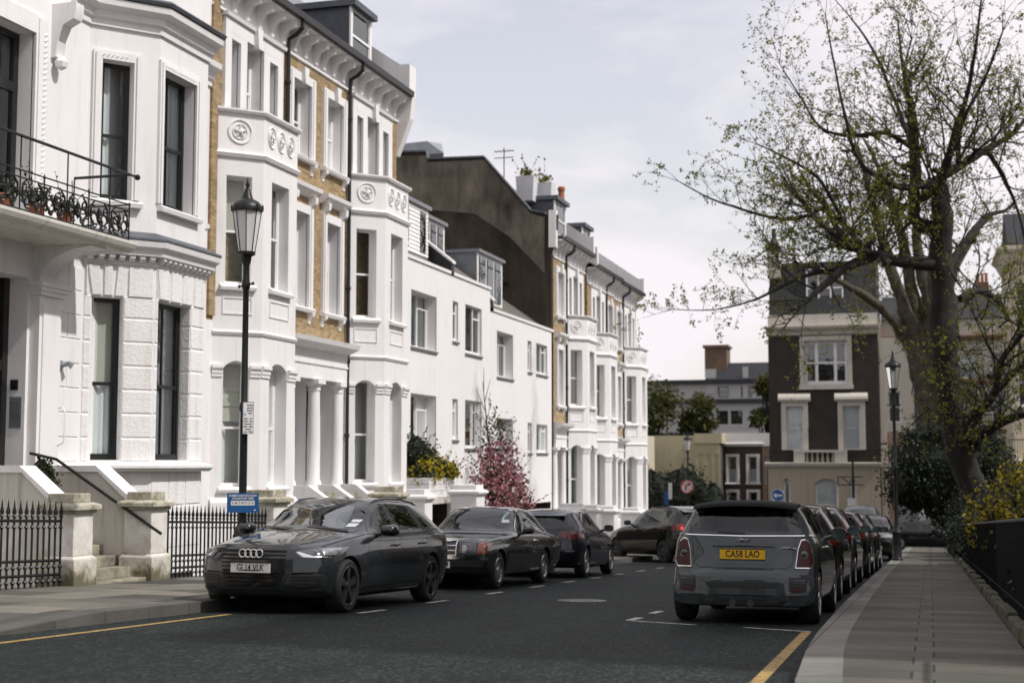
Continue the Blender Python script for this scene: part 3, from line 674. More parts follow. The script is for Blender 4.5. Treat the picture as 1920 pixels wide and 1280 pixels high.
# French window over the door
surround(tr, F, fw_, .34, .06, sill=False)
for zz in [5.3 + .1 * k for k in range(36)]: tr.tube([F.P(21.7, .1, zz), F.P(21.78, .1, zz + .06)], .014, 4)
done('window_surround')
for x in (18.75, 22.15):
    bracket(tr, F, x, .26, .5, 8.5, 9.5); tr.lathe(F.P(x, .14, 8.42), [(.001, -.14), (.1, -.08), (.12, .02), (.06, .12)], 8); done('cornice_bracket')
w_ = MB(); e = -.3
for u0, u1 in ((19.3, 19.42), (20.34, 20.46), (21.36, 21.5)): w_.fbox(F, u0, u1, e - .07, e, 5.25, 8.8)
for z0, z1 in ((5.25, 5.5), (7.72, 7.9), (8.68, 8.8)): w_.fbox(F, 19.3, 21.5, e - .06, e + .004, z0, z1)
wo = w_.build('french_window', 'black paint', t); gp = MB(); gp.fbox(F, 19.35, 21.45, e - .05, e - .045, 5.4, 8.75); gp.build('pane', 'window glass', wo)
drape(F, 19.4, 21.4, 5.4, 7.7, e - .16, 'net', wo); drape(F, 20.9, 21.4, 7.9, 8.7, e - .16, 'net', wo)
# door
d_ = MB(); e = -.45; d_.fbox(F, 19.4, 21.55, e - .06, e, .15, 4.4)
for u0, u1, z0, z1 in ((19.75, 20.4, .4, 1.1), (20.6, 21.25, .4, 1.1), (19.75, 20.4, 1.25, 2.5), (20.6, 21.25, 1.25, 2.5)): d_.fbox(F, u0, u1, e - .01, e + .03, z0, z1)
for u in (19.4, 21.4): d_.fbox(F, u, u + .15, e - .01, e + .08, .15, 4.4)
d_.fbox(F, 19.55, 21.4, e - .01, e + .07, 2.75, 2.95)
do = d_.build('door', 'black paint', t, bevel=.008); fl = MB(); fl.fbox(F, 19.6, 21.35, e, e + .01, 3.0, 4.3); fl.build('fanlight', 'window glass', do)
kn = MB(); kn.lathe(F.P(20.5, e + .08, 1.3), [(.001, -.04), (.045, -.03), (.045, .03), (.001, .04)], 8); kn.build('door_knob', 'steel', do, smooth=True)
ip = MB(); ip.box(XF - .3, XF - .06, 21.535, 21.549, 1.75, 2.3); io = ip.build('intercom', 'zinc', t)
bt = MB()
for i in range(4):
    for j in range(5): bt.lathe((XF - .25 + i * .05, 21.53, 2.0 + j * .055), [(.001, -.006), (.014, -.005), (.014, .004)], 6, axis='y')
bt.build('buttons', 'steel', io); kp = MB(); kp.box(XF - .28, XF - .14, 21.51, 21.549, 2.42, 2.6); kp.build('keypad', 'iron', t)
# pilaster beside the door, balcony brackets and slab
ps = MB(); ps.fbox(F, 21.62, 22.28, 0, .2, -1, 4.1); ps.fbox(F, 21.7, 22.2, .2, .23, .9, 3.95)
for z0, z1, d in ((4.1, 4.18, .26), (4.18, 4.25, .3), (4.25, 4.32, .34)): ps.fbox(F, 21.62 - d + .2, 22.28 + d - .2, 0, d, z0, z1)
ps.build('pilaster', 'white stucco', t)
def console(u):
    m = MB(); pr = [(0, 4.32), (.12, 4.32)] + [(.12 + 1.03 * (1 - math.cos(a)), 4.34 + .6 * math.sin(a)) for a in [R(10 * k) for k in range(10)]] + [(1.15, 5.0), (0, 5.0)]
    m.fprism(F, pr, u - .24, u + .24)
    for s in (-.25, .25):
        for k in range(12):
            a = R(8 + 7 * k); p = F.P(u + s, .05 + 1.03 * (1 - math.cos(a)), 4.40 + .6 * math.sin(a)); m.tube([p + Vector((-.02, 0, -.015)), p + Vector((.02, 0, .015))], .02, 4)
    m.build('balcony_bracket', 'white rough stucco', t)
console(21.95); console(17.6)
sl = MB(); sl.fprism(F, [(0, 4.98), (1.2, 4.98), (1.24, 5.02), (1.3, 5.05), (1.34, 5.12), (1.34, 5.17), (0, 5.2)], 15.5, 22.9); sl.build('balcony_slab', 'stained stucco', t)
rl = MB(); X = XF + 1.22
def rail_run(mb, A, B):
    A, B = Vector(A), Vector(B); U = (B - A).normalized(); n = int((B - A).length / .62); Z = Vector((0, 0, 1))
    for z, r in ((6.42, .028), (5.86, .014), (5.74, .014), (5.22, .014)): mb.tube([A + Z * z, B + Z * z], r, 6)
    st = (B - A).length / max(1, n)
    for k in range(n + 1):
        p = A + U * st * k
        mb.tube([p + Z * 5.2, p + Z * (6.42 if k % 2 == 0 else 5.86)], .013, 5); mb.lathe(p + Z * 5.86, [(.001, -.05), (.03, 0), (.001, .06)], 6)
        if k == n: break
        q = p + U * st / 2
        for s in (-1, 1):      # scroll work
            c = q + U * s * st * .24 + Z * 5.42; mb.torus(c, U, Z, .1, .02, 12, 5, a0=0, a1=5.2); mb.torus(c + Z * .16 + U * s * .04, U, Z, .07, .018, 10, 5, a0=1, a1=5.8)
            mb.tube([c + Z * -.1, c + U * s * .12 + Z * .02, c + U * s * .1 + Z * .22, c + Z * .3], .018, 5); mb.torus(c + U * s * -.02 - Z * .1, U, Z, .06, .018, 8, 4, a0=2, a1=6)
            for j in range(5):
                a = rnd.random() * 6.28; v = c + U * math.cos(a) * .12 + Z * math.sin(a) * .13; mb.lathe(v, [(.001, -.03), (.03, 0), (.001, .03)], 5)
        mb.lathe(q + Z * 5.48, [(.001, -.16), (.05, -.08), (.025, 0), (.05, .08), (.001, .18)], 6)
rail_run(rl, (X, 15.6, 0), (X, 22.8, 0)); rail_run(rl, (XF + .05, 22.8, 0), (X, 22.8, 0))
rl.lathe((X, 23.05, 6.42), [(.001, -.06), (.045, -.04), (.06, 0), (.045, .04), (.001, .06)], 8); rl.tube([(X, 22.8, 6.42), (X, 23.05, 6.42)], .024, 6)
rl.build('balcony_railing', 'iron', t, smooth=True)
# stair, flank walls
st = MB(); y0, y1 = 18.75, 20.45; zp = gz(19.5) - .01
for k in range(6): st.box(-15.2, -12.0 - .29 * k, y0, y1, zp - .2 if k == 0 else zp + .165 * k, zp + .165 * (k + 1))
st.box(-15.2, -13.75, y1, 22.3, -1, .15)
st.build('steps', 'weathered stone', t, bevel=.012)
sw = MB()
for ya, yb in ((20.45, 20.75), (18.42, 18.72)):
    P = [(-12.35, -1.3), (-12.35, .42), (-13.0, 1.0), (-14.9, 1.0), (-15.2, 1.0), (-15.2, -1.3)]; sw.prism([(x, ya, z) for x, z in P], [(x, yb, z) for x, z in P])
so = sw.split('stair_wall', 'stained stucco', t)[0]; cp = MB()
for ya, yb in ((20.4, 20.8), (18.37, 18.77)):
    P = [(-12.3, .42), (-12.98, 1.0), (-15.2, 1.0), (-15.2, 1.1), (-13.02, 1.1), (-12.3, .53)]; cp.prism([(x, ya, z) for x, z in P], [(x, yb, z) for x, z in P])
cp.split('coping', 'white stucco', t)
hr = MB(); hr.tube([(-14.2, 20.32, 1.3), (-13.7, 20.32, 1.2), (-12.75, 20.32, .62), (-11.75, 20.32, .02)], .026, 8)
for x, z in ((-13.6, 1.13), (-12.2, .28)): hr.tube([(x, 20.32, z), (x, 20.45, z - .05)], .014, 5)
hr.build('handrail', 'iron', t, smooth=True)
gr = MB(); gr.tube([(XF + .22, 22.22, 1.45), (XF + .36, 22.2, 1.5), (XF + .38, 22.2, 1.62), (XF + .38, 22.2, 2.05), (XF + .33, 22.2, 2.14), (XF + .22, 22.22, 2.12)], .014, 6); gr.build('grab_rail', 'white paint', t, smooth=True)
fl = MB(); fl.lathe(F.P(22.55, .03, 2.92), [(.1, -.03), (.1, .0), (.03, .04), (.001, .04)], 10, axis='x'); fl.tube([F.P(22.55, .05, 2.9), F.P(22.6, .16, 2.95), F.P(22.64, .22, 2.9)], [.03, .05, .07], 8); fl.build('wall_lamp', 'zinc', t, smooth=True)
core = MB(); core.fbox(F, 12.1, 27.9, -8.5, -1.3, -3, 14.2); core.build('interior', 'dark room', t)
bm_ = MB(); bm_.fbox(F, 24.4, 26.0, .9, .905, -2.6, -1.0); bm_.build('basement_window', 'dark room', t)
rb = MB(); rb.fprism(F, [(.3, 14.5), (-4, 17), (-9, 14.5)], 12, 28); rb.build('roof', 'slate', t)
wl.build('wall', 'white stucco', t); ru.build('rusticated_blocks', 'white rough stucco', t); pl.build('coursed_blocks', 'white stucco', t)
bs = MB(); bs.fbox(F, 28.02, 28.3, -.06, .06, 4.4, 13.6)
bs.build('brick_strip', 'yellow brick', t)

# gate piers ---------------------------------------------------------
def pier(x0, y0, w, zt, label, mat='white stucco', grime=True, h=.5):
    g = gz(y0); x1, y1 = x0 - w, y0 + w
    t = thing('gate_pier', label, 'gate pier', ((x0 + x1) / 2, (y0 + y1) / 2, g), group='gate piers along the left pavement')
    m = MB(); e = .05
    m.box(x1 - e, x0 + e, y0 - e, y1 + e, g - .15, g + h); m.prism([(x1 - e, y0 - e, g + h), (x0 + e, y0 - e, g + h), (x0 + e, y1 + e, g + h), (x1 - e, y1 + e, g + h)], [(x1, y0, g + h + .05), (x0, y0, g + h + .05), (x0, y1, g + h + .05), (x1, y1, g + h + .05)])
    m.box(x1, x0, y0, y1, g + h + .05, zt - .24); m.build('shaft', mat, t, bevel=.012)
    c = MB(); c.box(x1 - .04, x0 + .04, y0 - .04, y1 + .04, zt - .24, zt - .19); c.box(x1 - .09, x0 + .09, y0 - .09, y1 + .09, zt - .19, zt - .12); c.prism([(x1 - .09, y0 - .09, zt - .12), (x0 + .09, y0 - .09, zt - .12), (x0 + .09, y1 + .09, zt - .12), (x1 - .09, y1 + .09, zt - .12)], [(x1, y0, zt - .08), (x0, y0, zt - .08), (x0, y1, zt - .08), (x1, y1, zt - .08)])
    c.box(x1 + .03, x0 - .03, y0 + .03, y1 - .03, zt - .08, zt + .05); c.build('cap', 'pier cap' if grime else mat, t, bevel=.012)
m_, nt, b = nmat('pier cap'); v = tco(nt); L(nt, ramp(nt, noise(nt, v, 5, 6, .7), [(.35, (.2, .18, .11)), (.6, (.5, .48, .4)), (.75, (.7, .68, .63))]), b.inputs['Base Color']); b.inputs['Roughness'].default_value = .9
m_, nt, b = nmat('pier stucco'); v = tco(nt); s = nt.nodes.new('ShaderNodeSeparateXYZ'); L(nt, v, s.inputs[0])
mr = node(nt, 'ShaderNodeMapRange'); mr.inputs[1].default_value = .0; mr.inputs[2].default_value = .75; mr.inputs[3].default_value = .6; mr.inputs[4].default_value = .1; L(nt, s.outputs[2], mr.inputs[0])
ad = node(nt, 'ShaderNodeMath', operation='ADD'); L(nt, mr.outputs[0], ad.inputs[0]); L(nt, noise(nt, v, 3.2, 6, .7), ad.inputs[1])
L(nt, ramp(nt, ad.outputs[0], [(.55, (.72, .70, .67)), (.8, (.5, .47, .4)), (1.0, (.13, .12, .07))]), b.inputs['Base Color']); b.inputs['Roughness'].default_value = .85; bump(nt, b, noise(nt, v, 30, 5), .3, .006)
pier(-11.95, 18.2, .5, .64, 'stained white gate pier left of the nearest stone steps', 'pier stucco'); pier(-11.95, 20.36, .5, .63, 'stained white gate pier right of the nearest stone steps, black handrail on its side', 'pier stucco')
pier(-12.0, 24.9, .62, .58, 'grey gate pier with a mossy cap beside the blue collection sign', 'pier stucco')
pier(-12.0, 31.4, .6, .55, 'white gate pier behind the roof of the near estate car'); pier(-12.0, 33.4, .55, .45, 'second white gate pier behind the estate car roof', grime=False)
pier(-12.0, 37.6, .75, .5, 'squat white gate pier behind the big coupe', grime=False)
for y, l in ((49.6, 'white gate pier at the first far stair with sloping walls'), (52.4, 'white gate pier behind the dark blue hatchback roof'), (55.5, 'white gate pier between the far stair walls'), (60.5, 'white gate pier behind the turning black car'), (66, 'small white gate pier near the end of the terrace'), (71.5, 'last white gate pier by the dark hedge')): pier(-12.0, y, .75, gz(y) + 1.75, l, grime=False)

# iron railings --------------------------------------------------------
def railing(label, x, y0, y1, step=.135):
    g0, g1 = gz(y0), gz(y1); t = thing('iron_railing', label, 'railing', (x, (y0 + y1) / 2, (g0 + g1) / 2), group='black spearhead railings')
    for h in (.30, .5, 1.06):
        m = MB(); m.tube([(x, y0, g0 + h), (x, y1, g1 + h)], .02, 4); m.build('rail', 'iron', t)
    m = MB(); m.tube([(0, 0, .02), (0, 0, 1.12)], .016, 6); m.lathe((0, 0, 1.1), [(.016, 0), (.035, .02), (.02, .05), (.034, .08), (.03, .1), (.012, .16), (.014, .17), (.001, .26)], 6)
    m.lathe((0, 0, .38), [(.016, 0), (.04, .03), (.016, .06)], 6); m.lathe((0, 0, .94), [(.016, 0), (.036, .03), (.016, .06)], 6); m.lathe((0, 0, .18), [(.016, 0), (.04, .03), (.016, .06)], 6)
    n = int((y1 - y0) / step); b0 = m.build('baluster', 'iron', None, smooth=True)
    for k in range(n + 1):
        b = b0 if k == 0 else b0.copy()
        if k: COL.objects.link(b)
        y = y0 + (y1 - y0) * k / n; b.parent = t; b.location = Vector((x, y, gz(y))) - t.location
railing('black spearhead railing left of the nearest white gate piers', -12.1, 15.2, 18.1); railing('black spearhead railing between the stone steps and the blue sign', -12.15, 20.95, 24.85)
railing('black spearhead railing behind the parked estate car', -12.15, 25.6, 31.3)
# ------------------------------------------------------------------ cars
# car space: x runs from the nose (0) to the tail, y is sideways, z up from the road
def lerp(tab, x):
    if x <= tab[0][0]: return tab[0][1]
    for (a, p), (b, q) in zip(tab, tab[1:]):
        if x <= b:
            t = (x - a) / (b - a) if b > a else 1
            return p + (q - p) * t
    return tab[-1][1]
def smoothtab(tab, k=.5):   # monotone cubic through the table points
    xs = [p[0] for p in tab]; ys = [p[1] for p in tab]; n = len(xs)
    d = [(ys[i + 1] - ys[i]) / (xs[i + 1] - xs[i]) for i in range(n - 1)]
    m = [d[0]] + [0 if d[i - 1] * d[i] <= 0 else 2 * d[i - 1] * d[i] / (d[i - 1] + d[i]) for i in range(1, n - 1)] + [d[-1]]
    def f(x):
        if x <= xs[0]: return ys[0]
        if x >= xs[-1]: return ys[-1]
        for i in range(n - 1):
            if x <= xs[i + 1]:
                h = xs[i + 1] - xs[i]; t = (x - xs[i]) / h
                return ys[i] * (2 * t ** 3 - 3 * t * t + 1) + m[i] * h * (t ** 3 - 2 * t * t + t) + ys[i + 1] * (-2 * t ** 3 + 3 * t * t) + m[i + 1] * h * (t ** 3 - t * t)
    return f
for nm, col in (('graphite paint', (.014, .0185, .021)), ('grey paint', (.034, .047, .051)), ('bottle paint', (.008, .012, .0115)), ('navy paint', (.005, .007, .014)), ('ink paint', (.004, .0048, .005)), ('dark red paint', (.05, .012, .012)), ('silver paint', (.22, .22, .22)), ('blue grey paint', (.035, .047, .062)), ('pale car paint', (.5, .51, .52)), ('soot paint', (.008, .009, .0095))):
    paint(nm, col, metal=.08 if nm not in ('bottle paint', 'ink paint') else .1)
simple('matt black', (.010, .011, .011), .7, .2, 8, spec=.15); simple('rubber', (.014, .014, .014), .8, .2, 20, 60, .003, .4); simple('black plastic', (.013, .014, .014), .5, .15, 8); simple('gloss black', (.008, .008, .009), .15, .1, 5, coat=.5)
simple('alloy', (.55, .55, .56), .3, .1, 6, metal=1); simple('dark alloy', (.11, .115, .12), .3, .15, 6, metal=.8); simple('chrome', (.78, .78, .8), .12, .05, 6, metal=1)
simple('red lens', (.11, .007, .006), .2, .3, 16, coat=.4); simple('dark red lens', (.05, .008, .008), .35, .3, 14, coat=.05, spec=.3); simple('amber lens', (.20, .045, .012), .2, .2, 14, coat=1); simple('clear lens', (.28, .29, .31), .3, .6, 22, coat=1, metal=.6); simple('smoked lens', (.05, .055, .06), .12, .6, 14, coat=1)
simple('seat fabric', (.03, .032, .034), .9, .2); simple('white plate', (.62, .62, .58), .4, .06, 30); simple('yellow plate', (.72, .42, .015), .4, .06, 30); simple('plate ink', (.012, .012, .014), .5, .05); simple('arch lining', (.006, .006, .006), .95, .1); simple('mirror glass', (.13, .17, .17), .08, .05, metal=1)
simple('paper', (.42, .45, .46), .6, .05); simple('brake light', (.9, .06, .02), .3, .1)
m = MATS['brake light']; b = m.node_tree.nodes['Principled BSDF']; b.inputs['Emission Color'].default_value = (1, .06, .02, 1); b.inputs['Emission Strength'].default_value = 1.2
def ring_fill(out, rings=(0., .12, .35, .62, .85)):
    return out
class Car:
    def __init__(s, spec, paintname, t):
        s.sp = spec; s.t = t; s.pm = paintname; s.L = spec['L']
        s.top = smoothtab(spec['top']); s.bot = smoothtab(spec['bot']); s.belt = smoothtab(spec['belt']); s.wid = smoothtab(spec['wid']); s.rw = smoothtab(spec['rw'])
        s.make()
    def section(s, x):
        sp = s.sp; T, B, zb, w, wr = s.top(x), s.bot(x), s.belt(x), s.wid(x), s.rw(x)
        if x <= 0 or x >= s.L: q = (T + B) / 2; T, B = q + .006, q - .006
        zb = min(zb, T - .004); h = max(.01, zb - B)
        lo = [(0, B), (w * .5, B), (w * .84, B + .0 * h), (w * .93, B + .06 * h), (w * .965, B + .16 * h), (w * .985, B + .30 * h), (w * .998, B + .46 * h), (w, B + .58 * h), (w * .998, B + .70 * h), (w * .99, B + .80 * h), (w * .975, B + .89 * h), (w * .955, B + .96 * h), (w * .925, zb)]
        wb = w * .925; tau = max(0, min(1, (T - zb - .05) / .35)); tau = tau * tau * (3 - 2 * tau)
        S = [.06, .14, .24, .36, .48, .6, .7, .78, .84, .89, .93, .96, .98, 1.0]
        up = []
        n = len(S)
        for i in range(n):
            q = (i + 1) / n
            # flat (bonnet) curve
            a = q * math.pi / 2; yf = wb * (1 - q ** 1.15); zf = zb + (T - zb) * (1 - (1 - q) ** 2.4)
            # tall (cabin) curve: leaning side then rounded roof
            k = .62
            if q < k: r = q / k; yt = wb - (wb - wr) * (r ** 1.12) * .97; zt = zb + (T - zb) * .86 * r
            else:
                r = (q - k) / (1 - k); a = r * math.pi / 2
                y0 = wb - (wb - wr) * .97; e = 2.3
                yt = y0 * max(0, 1 - r ** 1.5) if r < 1 else 0; zt = zb + (T - zb) * (.86 + .14 * (1 - (1 - r) ** 2.6))
            up.append((yf * (1 - tau) + yt * tau, zf * (1 - tau) + zt * tau))
        return lo + up
    def warp(s, x, y):
        sp = s.sp; W = sp['wid'][len(sp['wid']) // 2][1]; r = min(1, abs(y) / W)
        Lc = s.L
        kf = max(0, 1 - x / 1.7) ** 1.2; kr = max(0, 1 - (Lc - x) / 1.3) ** 1.2
        c = sp.get('bow', (.30, .16)); e = sp.get('bowp', 2.6)
        return x + c[0] * kf * r ** e - c[1] * kr * r ** e
    def make(s):
        sp = s.sp; Lc = s.L
        xs = [0, .012, .03, .06, .1, .15]; x = .2
        while x < Lc - .18: xs.append(x); x += .055
        xs += [Lc - .15, Lc - .1, Lc - .06, Lc - .03, Lc - .012, Lc]
        V = []; n = None
        for x in xs:
            sec = s.section(x); full = [(y, z) for y, z in sec] + [(-y, z) for y, z in sec[-2:0:-1]]
            n = len(full); V += [Vector((s.warp(x, y), y, z)) for y, z in full]
        Fc = [(i * n + j, i * n + (j + 1) % n, (i + 1) * n + (j + 1) % n, (i + 1) * n + j) for i in range(len(xs) - 1) for j in range(n)] + [tuple(range(n)), tuple((len(xs) - 1) * n + j for j in range(n))]
        bm = bmesh.new(); vv = [bm.verts.new(v) for v in V]
        for f in Fc:
            try: bm.faces.new([vv[i] for i in f])
            except ValueError: pass
        bmesh.ops.recalc_face_normals(bm, faces=bm.faces)
        s.bvh = BVHTree.FromBMesh(bm)
        me = bpy.data.meshes.new('body'); bm.to_mesh(me); bm.free()
        for k in (s.pm, 'arch lining', 'black plastic'): me.materials.append(MATS[k])
        o = bpy.data.objects.new('body', me); COL.objects.link(o)
        # wheel arches
        for wx in sp['axles']:
            for sg in (-1, 1):
                c = bmesh.new(); bmesh.ops.create_cone(c, cap_ends=True, segments=40, radius1=sp['arch'], radius2=sp['arch'], depth=.5)
                yc = sg * (sp['track'] + .03); bmesh.ops.transform(c, matrix=Matrix.Translation((wx, yc, sp['wr'] + sp.get('lift', 0.02))) @ Matrix.Rotation(R(90), 4, 'X'), verts=c.verts)
                cm = bpy.data.meshes.new('c'); c.to_mesh(cm); c.free(); cm.materials.append(MATS['arch lining'])
                co = bpy.data.objects.new('c', cm); COL.objects.link(co)
                md = o.modifiers.new('b', 'BOOLEAN'); md.operation = 'DIFFERENCE'; md.object = co; md.solver = 'EXACT'; md.material_mode = 'TRANSFER'
        dg = bpy.context.evaluated_depsgraph_get(); nm = bpy.data.meshes.new_from_object(o.evaluated_get(dg))
        for md in list(o.modifiers):
            c = md.object; o.modifiers.remove(md); bpy.data.meshes.remove(c.data)
        o.data = nm; bpy.data.meshes.remove(me); o.parent = s.t; s.body = o
        nm.polygons.foreach_set('use_smooth', [True] * len(nm.polygons)); nm.set_sharp_from_angle(angle=R(38))
        s.cut = []
    # conformal patch: outline in 2D projected on the body
    def proj(s, p, side):
        if side == 'front': o, d = Vector((-2, p[0], p[1])), Vector((1, 0, 0))
        elif side == 'rear': o, d = Vector((s.L + 2, p[0], p[1])), Vector((-1, 0, 0))
        elif side == 'top': o, d = Vector((p[0], p[1], 4)), Vector((0, 0, -1))
        else: sg = 1 if side == 'left' else -1; o, d = Vector((p[0], sg * 3, p[1])), Vector((0, -sg, 0))
        h = s.bvh.ray_cast(o, d)
        if h[0] is None: return None, None
        n = h[1]
        if n.dot(d) > 0: n = -n
        return h[0], n
    def patch(s, mb, out, side, off=.006, mi=0, rings=(1., .93, .75, .5, .22), sub=6, rim=True, rimmi=None, crown=0):
        n0 = len(out); pts = []
        for i in range(n0):
            a, b = Vector(out[i]), Vector(out[(i + 1) % n0]); k = max(1, min(sub, int((b - a).length / .05)))
            pts += [a + (b - a) * j / k for j in range(k)]
        c = sum(pts, Vector((0, 0))) / len(pts); n = len(pts); rows = []
        def P(q, o):
            h, nn = s.proj(q, side)
            if h is None:
                for f in (.98, .95, .9, .8, .6):
                    h, nn = s.proj(c + (q - c) * f, side)
                    if h is not None: break
            return h + nn * o
        if rim: rows.append([P(p, -.012) for p in pts])
        for r in rings: rows.append([P(c + (p - c) * r, off + crown * (1 - r * r)) for p in pts])
        V = [v for r in rows for v in r]; V.append(P(c, off + crown)); ci = len(V) - 1
        fs = [(i * n + j, i * n + (j + 1) % n, (i + 1) * n + (j + 1) % n, (i + 1) * n + j) for i in range(len(rows) - 1) for j in range(n)]
        k0 = len(mb.f); mb.add(V, fs, mi)
        if rimmi is not None:
            for i in range(n * (2 if rim else 1)): mb.m[k0 + i] = rimmi
        m = len(rows) - 1; mb.add([], []); o = len(mb.v) - len(V)
        for j in range(n): mb.f.append([o + m * n + j, o + m * n + (j + 1) % n, o + ci]); mb.m.append(mi)
    def line(s, mb, pts, side, w=.006, off=.003, mi=0):
        P = []
        for a, b in zip(pts, pts[1:]):
            a, b = Vector(a), Vector(b); k = max(1, int((b - a).length / .06)); P += [a + (b - a) * j / k for j in range(k)]
        P.append(Vector(pts[-1])); V = []
        for i, p in enumerate(P):
            d = (P[min(i + 1, len(P) - 1)] - P[max(i - 1, 0)]).normalized(); q = Vector((-d.y, d.x)) * w / 2
            for e in (q, -q):
                h, nn = s.proj(p + e, side)
                if h is None: h, nn = (V[-2] if len(V) > 1 else Vector((0, 0, 0))), Vector((0, 0, 0))
                V.append(h + nn * off)
        mb.add(V, [(2 * i, 2 * i + 2, 2 * i + 3, 2 * i + 1) for i in range(len(P) - 1)], mi)
    def win(s, name, out, side, gl='car glass', see=True, frit=.045, label=None):
        mb = MB(); c = sum((Vector(p) for p in out), Vector((0, 0))) / len(out)
        rr = 1 - frit / max(.1, min((Vector(p) - c).length for p in out) if len(out) > 3 else .3); rr = max(.75, min(.95, rr))
        s.patch(mb, out, side, .004, 0, (1., rr, .8 * rr, .5, .22), rimmi=1)
        o = mb.build(name, [gl, 'gloss black'], s.t, smooth=60, local=True)
        if see: s.cut.append((out, side, c))
        return o
    def finish_cuts(s):
        def inside(p, poly):
            r = False; j = len(poly) - 1
            for i in range(len(poly)):
                a, b = poly[i], poly[j]
                if (a[1] > p[1]) != (b[1] > p[1]) and p[0] < (b[0] - a[0]) * (p[1] - a[1]) / (b[1] - a[1]) + a[0]: r = not r
                j = i
            return r
        me = s.body.data; bm = bmesh.new(); bm.from_mesh(me); kill = []
        for f in bm.faces:
            n = f.normal; cc = f.calc_center_median()
            for out, side, c in s.cut:
                k = [(c.x + (p[0] - c.x) * .985, c.y + (p[1] - c.y) * .985) for p in out]
                if side in ('front', 'rear'):
                    if (n.x > -.05) if side == 'front' else (n.x < .05): continue
                    ok = all(inside((v.co.y, v.co.z), k) for v in f.verts)
                else:
                    sg = 1 if side == 'left' else -1
                    if n.y * sg < .1: continue
                    ok = all(inside((v.co.x, v.co.z), k) for v in f.verts)
                if ok: kill.append(f); break
        bmesh.ops.delete(bm, geom=kill, context='FACES'); bm.to_mesh(me); bm.free()
    def wheel(s, rim='alloy', style=5, tyre_w=.205):
        sp = s.sp; r = sp['wr']; rr = sp.get('rim', r * .68)
        for wx in sp['axles']:
            for sg in (-1, 1):
                yc = sg * (sp['track'] - .012)
                rt = MB(); w = tyre_w / 2; q = yc - sg * w
                prof = [(rr * .97, -w), (rr * 1.06, -w * 1.02), (r * .9, -w * 1.06), (r * .975, -w * .86), (r, -w * .62), (r, w * .62), (r * .975, w * .86), (r * .9, w * 1.06), (rr * 1.06, w * 1.02), (rr * .97, w)]
                o_ = []; n = 40
                for R_, h in prof: o_ += [Vector((wx + math.cos(2 * math.pi * j / n) * R_, q + h, r + math.sin(2 * math.pi * j / n) * R_)) for j in range(n)]
                rt.add(o_, [(i * n + j, i * n + (j + 1) % n, (i + 1) * n + (j + 1) % n, (i + 1) * n + j) for i in range(len(prof) - 1) for j in range(n)])
                wo = MB(); wo.lathe((wx, q - sg * w * .2, r), [(rr * .5, -.04), (rr * .5, .04)], 20, axis='y')
                wh = wo.build('wheel', 'arch lining', s.t, smooth=True, local=True)
                rt.build('tyre', 'rubber', wh, smooth=50, local=True)
                rm = MB(); face = q + sg * w * .82
                X = Vector((1, 0, 0)); Z = Vector((0, 0, 1)); c = Vector((wx, face, r))
                rm.torus((wx, face + sg * .012, r), X, Z, rr * .96, .014, 40, 6); rm.lathe((wx, q, r), [(rr * .97, -w * .9), (rr * .93, w * .7 * sg), (rr * .97, w * .9)], 30, axis='y', cap=False)
                nsp = {5: 5, 7: 7, 10: 10, 15: 15, 6: 6}[style]
                for k in range(nsp):
                    a = 2 * math.pi * k / nsp + .3; d = X * math.cos(a) + Z * math.sin(a); p = X * -math.sin(a) + Z * math.cos(a); tw = p * (.03 if style == 5 else 0)
                    wi, wo_ = (.05, .035) if nsp <= 6 else (.028, .02) if nsp <= 10 else (.016, .012); N = Vector((0, sg, 0))
                    A = c + d * .05; B = c + d * rr * .95 + tw
                    if style == 5:
                        A1, B1 = wi, .016; M_ = c + d * rr * .55
                        rm.hexa([A - p * .03 - N * .02, A + p * .03 - N * .02, A + p * .03 + N * .01, A - p * .03 + N * .01, B - p * .075 - N * .03, B + p * .02 - N * .03, B + p * .02 + N * .012, B - p * .075 + N * .012])
                    else: rm.hexa([A - p * wi - N * .02, A + p * wi - N * .02, A + p * wi + N * .008, A - p * wi + N * .008, B - p * wo_ - N * .03, B + p * wo_ - N * .03, B + p * wo_ + N * .01, B - p * wo_ + N * .01])
                rm.lathe((wx, face, r), [(.001, .022 * sg), (.05, .018 * sg), (.06, -.02 * sg)], 14, axis='y')
                for k in range(5): a = 2 * math.pi * k / 5; rm.lathe((wx + math.cos(a) * .045, face + sg * .02, r + math.sin(a) * .045), [(.007, -.01), (.007, .008)], 6, axis='y')
                rm.build('rim', rim, wh, smooth=35, local=True)
    def seats(s, rows, floor=.35):
        for x, z in rows:
            for y in ((-.37, .37) if s.L < 5.2 else (-.4, .4)):
                m = MB(); m.prism([(x - .5, y - .24, floor), (x + .05, y - .24, floor), (x + .05, y + .24, floor), (x - .5, y + .24, floor)], [(x - .5, y - .22, floor + .2), (x + .02, y - .22, floor + .16), (x + .02, y + .22, floor + .16), (x - .5, y + .22, floor + .2)])
                m.prism([(x - .05, y - .23, floor + .1), (x + .1, y - .23, floor + .1), (x + .1, y + .23, floor + .1), (x - .05, y + .23, floor + .1)], [(x + .12, y - .2, z - .22), (x + .22, y - .2, z - .22), (x + .22, y + .2, z - .22), (x + .12, y + .2, z - .22)])
                m.prism([(x + .13, y - .13, z - .19), (x + .23, y - .13, z - .19), (x + .23, y + .13, z - .19), (x + .13, y + .13, z - .19)], [(x + .17, y - .12, z), (x + .25, y - .12, z), (x + .25, y + .12, z), (x + .17, y + .12, z)])
                m.build('seat', 'seat fabric', s.t, bevel=.035, local=True)
